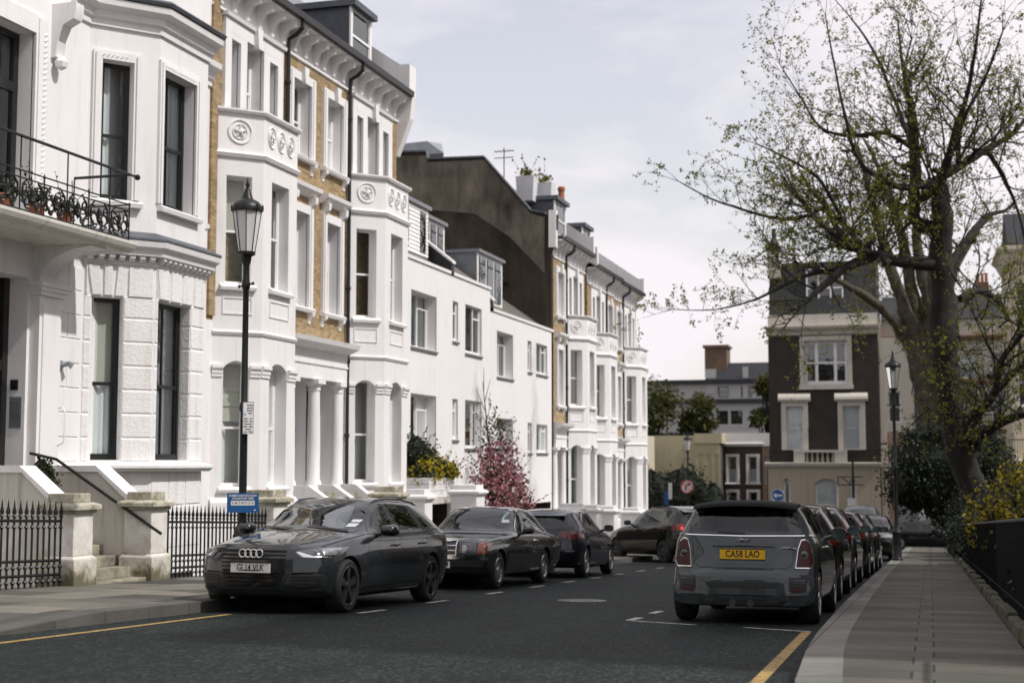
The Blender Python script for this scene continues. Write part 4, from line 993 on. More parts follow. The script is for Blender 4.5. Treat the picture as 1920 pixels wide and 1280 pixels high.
    def mirror(s, x, z, w=.24, h=.15, mat=None, gl_rear=True):
        for sg, side in ((1, 'left'), (-1, 'right')):
            p, n = s.proj((x, z - .02), side); y = p.y
            m = MB(); c = Vector((x, y + sg * (.07 + w / 2), z + .04)); V = []
            for k, (dx, sc) in enumerate(((-.12, .35), (-.085, .75), (-.03, .95), (.03, 1.0), (.06, .95))):
                for j in range(14):
                    a = 2 * math.pi * j / 14; ca, sa = math.cos(a), math.sin(a)
                    V.append(c + Vector((dx, math.copysign(abs(ca) ** .6, ca) * w / 2 * sc, math.copysign(abs(sa) ** .7, sa) * h / 2 * sc)))
            m.add(V, [(i * 14 + j, i * 14 + (j + 1) % 14, (i + 1) * 14 + (j + 1) % 14, (i + 1) * 14 + j) for i in range(4) for j in range(14)] + [tuple(range(14)), tuple(range(56, 70))])
            m.tube([p, c + Vector((0, -sg * w * .3, -.03))], [.03, .025], 6)
            mo = m.build('door_mirror', mat or s.pm, s.t, smooth=50, local=True)
            g = MB(); g.add([c + Vector((.064, math.copysign(abs(math.cos(2 * math.pi * j / 14)) ** .6, math.cos(2 * math.pi * j / 14)) * w / 2 * .86, math.copysign(abs(math.sin(2 * math.pi * j / 14)) ** .7, math.sin(2 * math.pi * j / 14)) * h / 2 * .82)) for j in range(14)], [tuple(range(14))]); g.build('mirror_glass', 'mirror glass', mo, local=True)
    def plate(s, side, txt, z, mat, y=0, w=.52, h=.111, align=None, off=.02, tilt=0):
        p, n = s.proj((y, z), side); sg = -1 if side == 'front' else 1
        x = max(s.proj((y + q, z + r), side)[0].x * sg for q in (-w / 2, 0, w / 2) for r in (-h / 2, h / 2)) * sg + sg * off
        m = MB(); Y = Vector((0, -sg * -1, 0)); 
        m.box(min(x, x - sg * .012), max(x, x - sg * .012), y - w / 2, y + w / 2, z - h / 2, z + h / 2)
        o = m.build('number_plate', mat, s.t, local=True); tm = MB(); X = Vector((0, sg, 0))
        wt = w * .82 if align is None else w * .3
        text_on(tm, txt, h * .98, (x + sg * .003, y + (0 if align is None else sg * align), z), X, (0, 0, 1), 0, .0018, .78, wt); tm.build('plate_text', 'plate ink', o, local=True)
        b = MB()
        for q in ((y - w / 2, y + w / 2, z + h / 2, z + h / 2 + .008), (y - w / 2, y + w / 2, z - h / 2 - .008, z - h / 2)): b.box(min(x, x + sg * .004), max(x, x + sg * .004), *q)
        b.build('plate_frame', 'black plastic', o, local=True)
        return o
    def decal(s, name, outs, side, mat, off=.006, parent=None, crown=0, smooth=50, rings=(1., .93, .75, .5, .22)):
        m = MB()
        for out in outs: s.patch(m, out, side, off, 0, rings, crown=crown)
        return m.build(name, mat, parent or s.t, smooth=smooth, local=True)
    def seams(s, lines, w=.007):
        m = MB()
        for side, pts in lines:
            if side == 'both':
                for q in ('left', 'right'): s.line(m, pts, q, w)
            else: s.line(m, pts, side, w)
        m.split('panel_gap', 'black plastic', s.body, local=True)
    def handles(s, pts, mat=None):
        for x, z in pts:
            for side, sg in (('left', 1), ('right', -1)):
                p, n = s.proj((x, z), side); m = MB(); m.tube([p + Vector((-.1, 0, 0)), p + Vector((-.085, sg * .03, .004)), p + Vector((.085, sg * .03, .004)), p + Vector((.1, 0, 0))], [.012, .014, .014, .012], 6); m.build('door_handle', mat or s.pm, s.t, smooth=True, local=True)
def mir(o): return [(-y, z) for y, z in o]
def rrect(y0, y1, z0, z1, r=.03):
    P = []
    for cx, cz, a0 in ((y1 - r, z1 - r, 0), (y0 + r, z1 - r, 90), (y0 + r, z0 + r, 180), (y1 - r, z0 + r, 270)):
        for k in range(4): a = R(a0 + 30 * k); P.append((cx + r * math.cos(a), cz + r * math.sin(a)))
    return P
def place(t, x, y, head):   # nose towards heading angle (0 = +y), pivot at car middle
    pass
def car_thing(name, label, L_, cx, cy, toward_camera=False, yaw=0, group=None):
    # car x axis (nose to tail) -> world
    if toward_camera: a = R(90) + yaw      # nose at low y, tail at high y
    else: a = R(-90) + yaw
    ax = Vector((math.cos(a), math.sin(a), 0)); o = Vector((cx, cy, 0)) - ax * L_ / 2
    sl = -SLOPE * ax.y
    t = thing(name, label, 'car', (o.x, o.y, gz(o.y) + .002), 0, group)
    t.rotation_euler = (0, math.atan(-sl), a); t.rotation_mode = 'XYZ'
    return t
GP = 'cars parked along the two kerbs'

# --- dark grey estate car, nose towards the camera
L_ = 4.70
EST = dict(L=L_, top=[(0, .60), (.02, .70), (.05, .765), (.10, .80), (.4, .872), (.9, .945), (1.28, 1.0), (1.55, 1.10), (2.1, 1.335), (2.35, 1.405), (2.8, 1.435), (3.4, 1.425), (3.95, 1.37), (4.25, 1.29), (4.45, 1.12), (4.58, .98), (4.66, .88), (4.70, .72)],
    bot=[(0, .38), (.05, .26), (.15, .2), (.5, .17), (4.2, .18), (4.55, .26), (4.66, .36), (4.70, .5)],
    belt=[(0, .58), (.04, .69), (.1, .735), (.5, .805), (1.2, .905), (1.6, .93), (3.0, .945), (3.9, .97), (4.4, .97), (4.6, .92), (4.7, .7)],
    wid=[(0, .80), (.06, .845), (.2, .87), (.7, .905), (1.3, .913), (2.4, .905), (3.5, .913), (4.2, .90), (4.55, .86), (4.7, .80)],
    rw=[(0, .5), (1.3, .66), (2.0, .60), (2.4, .585), (3.6, .565), (4.3, .55), (4.7, .5)],
    axles=(.87, 3.68), arch=.352, wr=.325, rim=.245, track=.905, bow=(.42, .2), lift=.012)
t = car_thing('estate_car', 'dark grey estate car facing the camera with four rings on its black grille', L_, -7.72, 17.87, True, R(-1.5), GP)
c = Car(EST, 'graphite paint', t)
ws = [(-.70, .965), (-.35, .985), (0, .99), (.35, .985), (.70, .965), (.625, 1.22), (.545, 1.345), (.3, 1.378), (0, 1.385), (-.3, 1.378), (-.545, 1.345), (-.625, 1.22)]
c.win('windscreen', ws, 'front', 'windscreen glass')
for sd in ('left', 'right'):
    c.win('side_window', [(1.62, .965), (2.52, .975), (2.52, 1.345), (2.30, 1.345), (2.02, 1.235)], sd); c.win('side_window', [(2.60, .975), (3.42, .99), (3.36, 1.335), (2.60, 1.35)], sd); c.win('side_window', [(3.50, .995), (4.12, 1.03), (3.90, 1.235), (3.44, 1.33)], sd)
c.win('rear_window', [(-.58, 1.02), (.58, 1.02), (.50, 1.28), (-.50, 1.28)], 'rear')
grl = [(-.43, .80), (.43, .80), (.475, .74), (.47, .60), (.36, .36), (.30, .33), (-.30, .33), (-.36, .36), (-.47, .60), (-.475, .74)]
go = c.decal('grille', [grl], 'front', 'gloss black', .008)
m = MB()
for z in [.38 + .045 * k for k in range(9)]:
    w = .30 + min(1, (z - .36) / .2) * .12; c.line(m, [(-w, z), (w, z)], 'front', .014, .02)
m.build('grille_bars', 'matt black', go, local=True)
p, n = c.proj((0, .715), 'front'); m = MB()
for k in range(4): m.torus(Vector((p.x - .034, -.111 + .074 * k, .715)), (0, 1, 0), (0, 0, 1), .046, .0075, 24, 6)
m.build('ring_badge', 'chrome', go, smooth=True, local=True)
for sg in (1, -1):
    S = (lambda o: o) if sg == 1 else mir
    h = c.decal('headlight', [S([(.50, .735), (.58, .668), (.80, .655), (.868, .70), (.87, .795), (.70, .775), (.56, .752)])], 'front', 'smoked lens', .007)
    c.decal('running_light', [S([(.52, .732), (.60, .676), (.84, .662), (.84, .678), (.615, .694), (.55, .735)])], 'front', 'chrome', .013, h)
    c.decal('lamp_reflector', [S([(.74, .76), (.79, .70), (.85, .70), (.855, .78), (.80, .775)])], 'front', 'clear lens', .013, h)
    m = MB(); p, n = c.proj((sg * .70, .725), 'front'); m.lathe(p + Vector((-.012, 0, 0)), [(.001, -.012), (.04, -.008), (.042, .01)], 14, axis='x'); m.build('projector_lens', 'clear lens', h, smooth=True, local=True)
    f = c.decal('air_intake', [S([(.46, .465), (.80, .475), (.83, .43), (.80, .335), (.55, .33), (.42, .36)])], 'front', 'black plastic', .005)
    m = MB()
    for z in (.36, .40, .44): c.line(m, [(sg * .47, z), (sg * .78, z + .005)], 'front', .012, .018)
    m.build('intake_bars', 'gloss black', f, local=True)
m = MB(); c.line(m, [(-.80, .30), (-.5, .285), (-.38, .315), (.38, .315), (.5, .285), (.80, .30)], 'front', .03, .014); c.line(m, [(-.84, .50), (-.5, .49)], 'front', .012, .01); c.line(m, [(.5, .49), (.84, .50)], 'front', .012, .01); m.build('splitter', c.pm, t, local=True)
c.plate('front', 'GL14 VLK', .545, 'white plate', off=.016)
c.seams([('both', [(1.50, .95), (1.40, .7), (1.36, .32)]), ('both', [(2.56, .97), (2.57, .6), (2.50, .30)]), ('both', [(3.50, .97), (3.58, .78), (3.42, .55), (3.28, .32)]), ('both', [(1.38, .30), (3.3, .30)]), ('front', [(-.62, .935), (-.50, .80), (-.44, .81), (.44, .81), (.50, .80), (.62, .935)]), ('both', [(.45, .80), (1.0, .885), (1.5, .945)])])
m = MB()
for sd in ('left', 'right'): c.line(m, [(1.30, .80), (2.4, .80), (3.5, .81), (4.4, .83)], sd, .012, .004)
m.split('crease', c.pm, c.body, local=True); m = MB()
for sd in ('left', 'right'):
    c.line(m, [(1.35, .265), (2.4, .27), (3.2, .29)], sd, .05, .012); 
m.split('sill_strip', c.pm, t, local=True); m = MB()
for sd in ('left', 'right'): c.line(m, [(1.56, .955), (2.5, .965), (3.5, .985), (4.16, 1.02)], sd, .012, .008)
m.split('window_trim', 'gloss black', t, local=True)
m = MB()
for sg in (1, -1):
    P = [c.proj((x, sg * y), 'top')[0] + Vector((0, 0, d)) for x, y, d in ((2.2, .54, -.01), (2.35, .55, .022), (2.7, .55, .03), (3.3, .545, .03), (3.75, .53, .024), (4.0, .515, -.01))]; m.tube(P, .016, 6)
m.split('roof_rail', 'gloss black', t, smooth=True, local=True)
c.handles([(2.32, .80), (3.3, .82)]); c.mirror(1.78, .955, .24, .15, 'gloss black'); c.wheel('dark alloy', 5, .225); c.seats([(2.45, 1.16), (3.35, 1.14)])
m = MB(); m.box(1.45, 2.0, -.68, .68, .80, .93); m.build('dashboard', 'black plastic', t, bevel=.04, local=True)
for y0, y1, z0, z1 in ((-.64, -.54, 1.03, 1.075), (-.635, -.545, 1.09, 1.125)): 
    c.decal('windscreen_permit', [[(y0, z0), (y1, z0), (y1, z1), (y0, z1)]], 'front', 'paper', .009)
m = MB()
for a, b in (((-.62, .985), (-.05, 1.03)), ((.05, .985), (.62, 1.02))): c.line(m, [a, b], 'front', .016, .016)
m.split('wiper', 'black plastic', t, local=True)
c.finish_cuts()

# --- old square coupe facing the camera
L_ = 4.90
COU = dict(L=L_, top=[(0, .62), (.03, .72), (.07, .80), (.2, .83), (.9, .885), (1.55, .935), (1.75, 1.0), (2.35, 1.30), (2.6, 1.385), (3.0, 1.405), (3.4, 1.385), (3.75, 1.28), (4.15, 1.02), (4.4, .95), (4.8, .90), (4.86, .84), (4.9, .68)],
    bot=[(0, .42), (.04, .30), (.15, .24), (.6, .2), (4.3, .2), (4.75, .28), (4.9, .5)], belt=[(0, .60), (.05, .75), (.2, .80), (1.5, .885), (2.5, .90), (3.8, .90), (4.8, .86), (4.9, .66)],
    wid=[(0, .84), (.05, .87), (.4, .90), (1.0, .914), (3.8, .914), (4.6, .88), (4.9, .82)], rw=[(0, .55), (1.6, .7), (2.3, .62), (2.7, .59), (3.3, .585), (4.0, .60), (4.9, .55)],
    axles=(.74, 3.52), arch=.35, wr=.318, rim=.205, track=.88, bow=(.06, .1), bowp=5, lift=.012)
t = car_thing('coupe_car', 'old square dark green coupe with horizontal chrome grille bars and an amber corner lamp', L_, -7.86, 24.95, True, R(-1), GP)
c = Car(COU, 'bottle paint', t)
c.win('windscreen', [(-.75, .955), (0, .972), (.75, .955), (.68, 1.18), (.60, 1.34), (0, 1.37), (-.60, 1.34), (-.68, 1.18)], 'front', 'clear car glass', frit=.02)
for sd in ('left', 'right'):
    c.win('side_window', [(1.98, .925), (2.95, .93), (2.95, 1.33), (2.66, 1.335), (2.42, 1.25)], sd, 'clear car glass', frit=.02); c.win('side_window', [(3.0, .93), (3.72, .945), (3.42, 1.29), (3.0, 1.33)], sd, 'clear car glass', frit=.02)
c.win('rear_window', [(-.66, 1.0), (.66, 1.0), (.54, 1.32), (-.54, 1.32)], 'rear', 'clear car glass', frit=.02)
go = c.decal('grille', [[(-.36, .80), (.36, .80), (.36, .56), (-.36, .56)]], 'front', 'gloss black', .008)
m = MB()
for z in (.565, .645, .72, .795): c.line(m, [(-.36, z), (.36, z)], 'front', .014, .024)
for y in (-.36, .36): c.line(m, [(y, .56), (y, .80)], 'front', .016, .024)
p, n = c.proj((0, .68), 'front'); m.torus(p + Vector((-.03, 0, 0)), (0, 1, 0), (0, 0, 1), .085, .009, 24, 6)
for k in range(3): a = R(90 + 120 * k); m.tube([p + Vector((-.03, 0, 0)), p + Vector((-.03, math.cos(a) * .085, math.sin(a) * .085))], .007, 5)
m.build('chrome_bars', 'chrome', go, local=True)
for sg in (1, -1):
    S = (lambda o: o) if sg == 1 else mir
    h = c.decal('headlight', [S([(.41, .775), (.70, .775), (.70, .585), (.41, .585)])], 'front', 'smoked lens', .008); c.decal('lamp_reflector', [S([(.46, .73), (.52, .73), (.55, .67), (.52, .61), (.46, .61)])], 'front', 'clear lens', .013, h)
    c.decal('indicator', [S([(.72, .775), (.865, .775), (.865, .585), (.72, .585)])], 'front', 'amber lens', .01)
m = MB(); c.line(m, [(-.87, .52), (-.5, .53), (.5, .53), (.87, .52)], 'front', .045, .03); m.build('bumper_trim', 'chrome', t, local=True)
m = MB(); c.line(m, [(-.85, .44), (.85, .44)], 'front', .12, .022); c.line(m, [(-.85, .33), (.85, .33)], 'front', .07, .02); m.build('bumper', 'black plastic', t, local=True)
c.plate('front', 'HM', .415, 'white plate', align=.17, off=.03)
m = MB()
for sd in ('left', 'right'): c.line(m, [(1.14, .50), (2.2, .50), (3.12, .50)], sd, .16, .01); c.line(m, [(3.94, .5), (4.8, .5)], sd, .16, .01)
m.split('side_cladding', 'black plastic', t, local=True)
m = MB()
for sd in ('left', 'right'): c.line(m, [(1.12, .585), (3.12, .585)], sd, .012, .016); c.line(m, [(1.95, .912), (3.75, .932)], sd, .014, .01); c.line(m, [(2.0, .96), (2.42, 1.262), (2.66, 1.346), (3.0, 1.345), (3.42, 1.30), (3.74, .97)], sd, .011, .008)
c.line(m, [(-.6, 1.35), (0, 1.385), (.6, 1.35)], 'front', .022, .012); m.split('chrome_strip', 'chrome', t, local=True)
c.seams([('both', [(1.62, .9), (1.58, .6), (1.6, .26)]), ('both', [(2.98, .92), (3.0, .6), (2.9, .28)]), ('front', [(-.70, .93), (-.66, .82), (.66, .82), (.70, .93)])])
c.handles([(2.8, .80)], 'chrome'); c.mirror(2.02, .935, .2, .12, 'black plastic'); c.wheel('alloy', 15, .205); c.seats([(2.75, 1.2), (3.55, 1.12)])
c.decal('windscreen_permit', [[(-.50, 1.10), (-.62, 1.10), (-.60, 1.16), (-.49, 1.16)]], 'front', 'paper', .009)
m = MB(); m.box(1.6, 2.1, -.7, .7, .78, .92); m.build('dashboard', 'black plastic', t, bevel=.04, local=True)
c.finish_cuts()

# --- hatchbacks seen from behind
def hatch(name, label, pn, cx, cy, yaw=0, L_=4.2, H=1.42, Wd=.88, lights='low', rim='alloy', plate=None, away=True, brake=False, rail=False, lens='red lens', suv=False, glassm='car glass', silverlights=False):
    k = L_ / 4.2; hz = H / 1.42; up = .05 if suv else 0
    top = [(0, .58), (.05, .68), (.15, .76), (.5, .86), (1.05, .96), (1.3, 1.03), (1.9, 1.31), (2.2, 1.39), (2.7, 1.42), (3.3, 1.405), (3.75, 1.35), (3.92, 1.27), (4.05, 1.05), (4.13, .94), (4.18, .84), (4.2, .66)]
    sp = dict(L=L_, top=[(x * k, z * hz) for x, z in top], bot=[(0, .42 + up), (.06, .28 + up), (.2, .2 + up), (.6, .18 + up), (3.6 * k, .19 + up), (4.05 * k, .27 + up), (4.2 * k, .48 + up)],
        belt=[(x * k, z * hz) for x, z in ((0, .56), (.1, .68), (.5, .79), (1.2, .90), (2.5, .95), (3.6, .99), (4.0, .98), (4.15, .86), (4.2, .64))], wid=[(0, Wd - .13), (.08, Wd - .07), (.35 * k, Wd - .03), (.8 * k, Wd), (3.5 * k, Wd), (3.95 * k, Wd - .03), (4.12 * k, Wd - .07), (4.2 * k, Wd - .12)],
        rw=[(0, .5), (1.2 * k, .66), (1.9 * k, .59), (3.6 * k, .56), (4.2 * k, .52)], axles=(.82 * k, 3.4 * k), arch=.34 + (.04 if suv else 0), wr=.315 + (.035 if suv else 0), rim=.22 + (.02 if suv else 0), track=Wd - .02, bow=(.38, .24), lift=.012)
    t = car_thing(name, label, L_, cx, cy, not away, yaw, GP); c = Car(sp, pn, t)
    q = lambda P: [(x * k, z * hz) for x, z in P]
    c.win('windscreen', [(y, z * hz) for y, z in ((-.68, .99), (0, 1.02), (.68, .99), (.56, 1.31), (0, 1.36), (-.56, 1.31))], 'front', glassm)
    for sd in ('left', 'right'):
        c.win('side_window', q([(1.45, .965), (2.32, .99), (2.32, 1.335), (2.12, 1.335), (1.85, 1.23)]), sd, glassm); c.win('side_window', q([(2.40, .99), (3.15, 1.01), (3.10, 1.32), (2.40, 1.34)]), sd, glassm); c.win('side_window', q([(3.22, 1.02), (3.62, 1.06), (3.42, 1.28), (3.19, 1.31)]), sd, glassm)
    c.win('rear_window', [(y, z * hz) for y, z in ((-.60, 1.0), (0, .985), (.60, 1.0), (.53, 1.27), (0, 1.315), (-.53, 1.27))], 'rear', glassm)
    W0 = Wd - .06
    for sg in (1, -1):
        S = (lambda o: o) if sg == 1 else mir
        if lights == 'low': outs = [S([(.42, .93 * hz), (.62, .95 * hz), (W0 + .02, .90 * hz), (W0 + .02, .80 * hz), (.62, .78 * hz), (.43, .84 * hz)])]
        elif lights == 'high': outs = [S([(.63, 1.28 * hz), (.68, 1.2 * hz), (W0, .95 * hz), (W0 - .01, .80 * hz), (.68, .80 * hz), (.66, 1.0 * hz)])]
        else: outs = [S([(.50, .94 * hz), (.62, 1.0 * hz), (W0, .94 * hz), (W0 + .02, .82 * hz), (.60, .80 * hz), (.50, .82 * hz)])]
        h = c.decal('tail_light', outs, 'rear', lens, .008)
        if lights == 'low': m = MB(); c.line(m, [(sg * .60, .945 * hz), (sg * .585, .785 * hz)], 'rear', .02, .016); m.build('lens_divider', 'brake light' if brake else 'dark red lens', h, local=True)
        if brake: m = MB(); p, n = c.proj((sg * .66, .87 * hz), 'rear'); m.lathe(p + n * .012, [(.001, .012), (.035, .01), (.045, -.01)], 10, axis='x'); m.build('brake_lamp', 'brake light', h, local=True)
        c.decal('headlight', [S([(.42, .74 * hz), (.55, .69 * hz), (Wd - .1, .72 * hz), (Wd - .06, .80 * hz), (.6, .79 * hz)])], 'front', 'clear lens', .008)
    c.decal('grille', [[(-.38, .74 * hz), (.38, .74 * hz), (.34, .62 * hz), (-.34, .62 * hz)]], 'front', 'gloss black', .008); c.decal('air_intake', [[(-.5, .48), (.5, .48), (.55, .36), (-.55, .36)]], 'front', 'black plastic', .006)
    m = MB(); c.line(m, [(-.62, .42), (.62, .42)], 'rear', .10, .008); m.build('bumper_insert', 'black plastic', t, local=True)
    pl = c.plate('rear', plate or '', .66 * hz, 'yellow plate') if plate is not None else None
    c.seams([('both', q([(1.36, .95), (1.28, .7), (1.26, .32)])), ('both', q([(2.36, .97), (2.36, .6), (2.30, .32)])), ('both', q([(3.17, .97), (3.24, .8), (3.02, .5)])), ('rear', [(-.66, 1.0 * hz), (-.63, .72), (-.58, .56), (.58, .56), (.63, .72), (.66, 1.0 * hz)]), ('rear', [(-.78, .60), (.78, .60)])])
    c.handles(q([(2.15, .84), (3.0, .87)])); c.mirror(1.66 * k, .975 * hz, .21, .15); c.wheel(rim, 10, .205); c.seats([(2.25 * k, 1.2 * hz), (3.05 * k, 1.14 * hz)])
    sp_ = MB(); x0 = 3.78 * k; n = 9; W_ = .52
    P = [(x0, 1.352 * hz), (x0 + .2, 1.30 * hz), (x0 + .21, 1.275 * hz), (x0, 1.30 * hz)]
    sp_.prism([(x, -W_, z - .03) for x, z in P], [(x, W_, z - .03) for x, z in P]); sp_.build('roof_spoiler', pn, t, bevel=.012, local=True)
    if rail:
        m = MB()
        for sg in (1, -1): m.tube([c.proj((x * k, sg * y), 'top')[0] + Vector((0, 0, d)) for x, y, d in ((2.1, .52, -.01), (2.3, .53, .024), (3.0, .53, .03), (3.5, .51, .024), (3.7, .49, -.01))], .016, 6)
        m.split('roof_rail', 'gloss black', t, smooth=True, local=True)
    m = MB(); c.line(m, [(-.32, 1.02 * hz), (.02, 1.0 * hz)], 'rear', .02, .014); m.split('wiper', 'black plastic', t, local=True)
    m = MB(); m.box(1.2 * k, 1.75 * k, -.66, .66, .80, .92); m.build('dashboard', 'black plastic', t, bevel=.04, local=True)
    c.finish_cuts(); return t
hatch('hatchback_car', 'dark navy hatchback with broad red tail lamps parked ahead of the old coupe', 'navy paint', -7.75, 30.35, R(1), plate='', rim='alloy', glassm='clear car glass')
hatch('suv_car', 'black off-road car turning across the left kerb with one brake lamp lit', 'ink paint', -7.75, 43.0, R(41), L_=4.57, H=1.66, Wd=.92, lights='mid', plate='', brake=True, rail=True, suv=True, rim='dark alloy')
hatch('hatchback_car', 'dark hatchback parked directly ahead of the small grey hatch, red tail lamp showing', 'soot paint', -2.15, 23.6, 0, L_=4.0, H=1.46, Wd=.86, lights='low', plate='')
hatch('hatchback_car', 'dark grey hatchback with tall upright tail lamps, third along the right kerb', 'graphite paint', -2.2, 28.6, 0, L_=4.3, H=1.5, Wd=.88, lights='high', plate='')
hatch('hatchback_car', 'silver-edged dark hatchback, fourth from the near end of the right kerb', 'soot paint', -2.15, 33.8, 0, L_=4.1, H=1.48, Wd=.87, lights='high', plate='')
hatch('hatchback_car', 'dark hatchback, fifth from the near end of the right kerb, before the van-like car', 'ink paint', -2.15, 39.2, 0, L_=4.3, H=1.47, Wd=.87, lights='low', plate='')
hatch('hatchback_car', 'black car facing the camera beside the far lamp post', 'ink paint', -2.0, 50.5, 0, L_=4.3, H=1.52, Wd=.88, lights='low', away=False, plate=None)
hatch('people_carrier', 'tall blue grey people carrier facing the camera at the far end of the right kerb', 'blue grey paint', -2.75, 60.5, 0, L_=4.9, H=1.98, Wd=.95, lights='high', away=False, suv=True, glassm='clear car glass')
hatch('hatchback_car', 'pale car passing at the far junction, behind the turning black car', 'pale car paint', -11.0, 80.5, R(80), L_=4.2, H=1.45, Wd=.88, plate='')
hatch('hatchback_car', 'dark car parked at the end of the right pavement below the grey van', 'ink paint', -.3, 77.0, R(-90), L_=4.1, H=1.45, Wd=.87, plate='')

# --- small grey three-door hatch with white-ringed tail lamps
L_ = 3.74
MIN = dict(L=L_, top=[(0, .60), (.04, .72), (.12, .80), (.4, .90), (.85, .97), (1.02, 1.03), (1.45, 1.30), (1.65, 1.375), (2.2, 1.41), (2.9, 1.40), (3.28, 1.365), (3.40, 1.28), (3.50, 1.09), (3.545, .995), (3.585, .84), (3.61, .70), (3.63, .64), (3.685, .61), (3.72, .575), (3.733, .50), (3.74, .38)],
    bot=[(0, .42), (.06, .26), (.2, .19), (.6, .17), (3.1, .17), (3.5, .19), (3.70, .20), (3.733, .22), (3.74, .27)], belt=[(0, .58), (.08, .72), (.4, .83), (1.0, .92), (2.2, .97), (3.2, .995), (3.46, .99), (3.545, .93), (3.60, .70), (3.64, .60), (3.74, .42)],
    wid=[(0, .66), (.08, .74), (.4, .82), (.8, .842), (3.1, .842), (3.45, .828), (3.6, .81), (3.70, .815), (3.74, .79)], rw=[(0, .5), (1.0, .68), (1.6, .61), (3.0, .60), (3.5, .60), (3.74, .55)],
    axles=(.70, 3.165), arch=.325, wr=.305, rim=.225, track=.836, bow=(.36, .15), bowp=3, lift=.012)
t = car_thing('small_hatch', 'small grey three-door hatch seen from behind with a yellow number plate and white-ringed tail lamps', L_, -2.07, 18.3, False, R(-.5), GP)
c = Car(MIN, 'grey paint', t)
c.win('windscreen', [(-.66, 1.0), (0, 1.03), (.66, 1.0), (.58, 1.30), (0, 1.35), (-.58, 1.30)], 'front', 'car glass')
for sd in ('left', 'right'):
    c.win('side_window', [(1.2, .985), (2.28, 1.0), (2.28, 1.34), (1.62, 1.325), (1.4, 1.22)], sd); c.win('side_window', [(2.34, 1.0), (3.28, 1.015), (3.22, 1.31), (2.34, 1.34)], sd)
c.win('rear_window', [(-.655, 1.02), (-.3, 1.01), (.3, 1.01), (.655, 1.02), (.60, 1.22), (.585, 1.30), (.3, 1.335), (-.3, 1.335), (-.585, 1.30), (-.60, 1.22)], 'rear', 'car glass', frit=.07)
m = MB(); m.add([], [])
P = [(3.0, 1.415), (3.35, 1.40), (3.50, 1.365), (3.52, 1.335), (3.38, 1.345), (3.0, 1.36)]; n = 12; rows = []
for j in range(n + 1):
    y = -.60 + 1.2 * j / n; e = (abs(y) / .6) ** 2.5; rows.append([Vector((x - .10 * e * (x - 2.9) / .6, y, z - .045 * e)) for x, z in P])
V = [v for r in rows for v in r]; k = len(P); m.add(V, [(j * k + i, j * k + (i + 1) % k, (j + 1) * k + (i + 1) % k, (j + 1) * k + i) for j in range(n) for i in range(k)] + [tuple(range(k)), tuple(n * k + i for i in range(k))])
m.build('roof_spoiler', 'matt black', t, smooth=45, local=True)
m = MB()
for y in (-.33, .05): m.box(3.5, 3.515, y, y + .28, 1.365, 1.372)
rt_ = MB(); rt_.prism([], []) if False else None
for sg in (1, -1):
    S = (lambda o: o) if sg == 1 else mir
    out = [(.60, .645), (.755, .645), (.785, .70), (.745, .91), (.70, .95), (.655, .94), (.625, .85)]
    h = c.decal('tail_light', [S(out)], 'rear', 'dark red lens', .016, crown=.01)
    cc = Vector((.69, .79)); big = [tuple(cc + (Vector(p) - cc) * 1.09) for p in out]; c.decal('lamp_surround', [S(big)], 'rear', 'chrome', .008, h)
    p, n_ = c.proj((sg * .69, .795), 'rear'); m2 = MB(); m2.lathe(p + Vector((.028, 0, 0)), [(.001, .014), (.028, .012), (.04, .004), (.05, .01), (.055, -.02)], 18, axis='x'); m2.build('lamp_bulb_ring', 'smoked lens', h, smooth=True, local=True)
    f = c.decal('bumper_vent', [S([(.53, .53), (.70, .535), (.73, .50), (.715, .37), (.56, .355), (.53, .39)])], 'rear', 'black plastic', .005)
    c.decal('fog_reflector', [S([(.57, .41), (.69, .415), (.68, .375), (.58, .37)])], 'rear', 'dark red lens', .012, f)
    m3 = MB()
    for z in (.44, .465, .49): c.line(m3, [(sg * .555, z), (sg * .70, z + .006)], 'rear', .01, .014)
    m3.build('vent_bars', 'gloss black', f, local=True)
    m4 = MB(); m4.tube([Vector((3.60, sg * .10, .24)), Vector((3.745, sg * .10, .24))], [.04, .042], 14); m4.build('exhaust', 'dark alloy', t, smooth=True, local=True)
c.decal('bumper_slot', [[(-.42, .47), (.42, .47), (.38, .41), (-.38, .41)]], 'rear', 'black plastic', .005)
c.decal('plate_recess', [[(-.37, .865), (.37, .865), (.32, .69), (.26, .67), (-.26, .67), (-.32, .69)]], 'rear', 'grey paint', .004)
m = MB(); c.line(m, [(-.36, .885), (0, .895), (.36, .885)], 'rear', .035, .03); m.build('boot_handle', 'grey paint', t, local=True, bevel=.004)
c.decal('diffuser', [[(-.52, .285), (.52, .285), (.46, .215), (-.46, .215)]], 'rear', 'black plastic', .006)
m = MB(); c.line(m, [(-.46, .30), (-.15, .295)], 'rear', .014, .012); c.line(m, [(.15, .295), (.46, .30)], 'rear', .014, .012); m.split('diffuser_edge', 'grey paint', t, local=True)
c.plate('rear', 'CA58 LAO', .785, 'yellow plate', off=.012)
m = MB(); c.line(m, [(-.69, 1.0), (0, .99), (.69, 1.0)], 'rear', .012, .01)
for sd in ('left', 'right'): c.line(m, [(1.0, .955), (1.5, .975), (2.6, .99), (3.40, 1.0)], sd, .02, .01)
m.split('chrome_waistline', 'chrome', t, local=True)
p, n_ = c.proj((0, .95), 'rear'); m = MB(); b_ = p + Vector((.03, 0, 0)); m.lathe(b_, [(.001, .008), (.022, .006), (.03, -.006)], 16, axis='x')
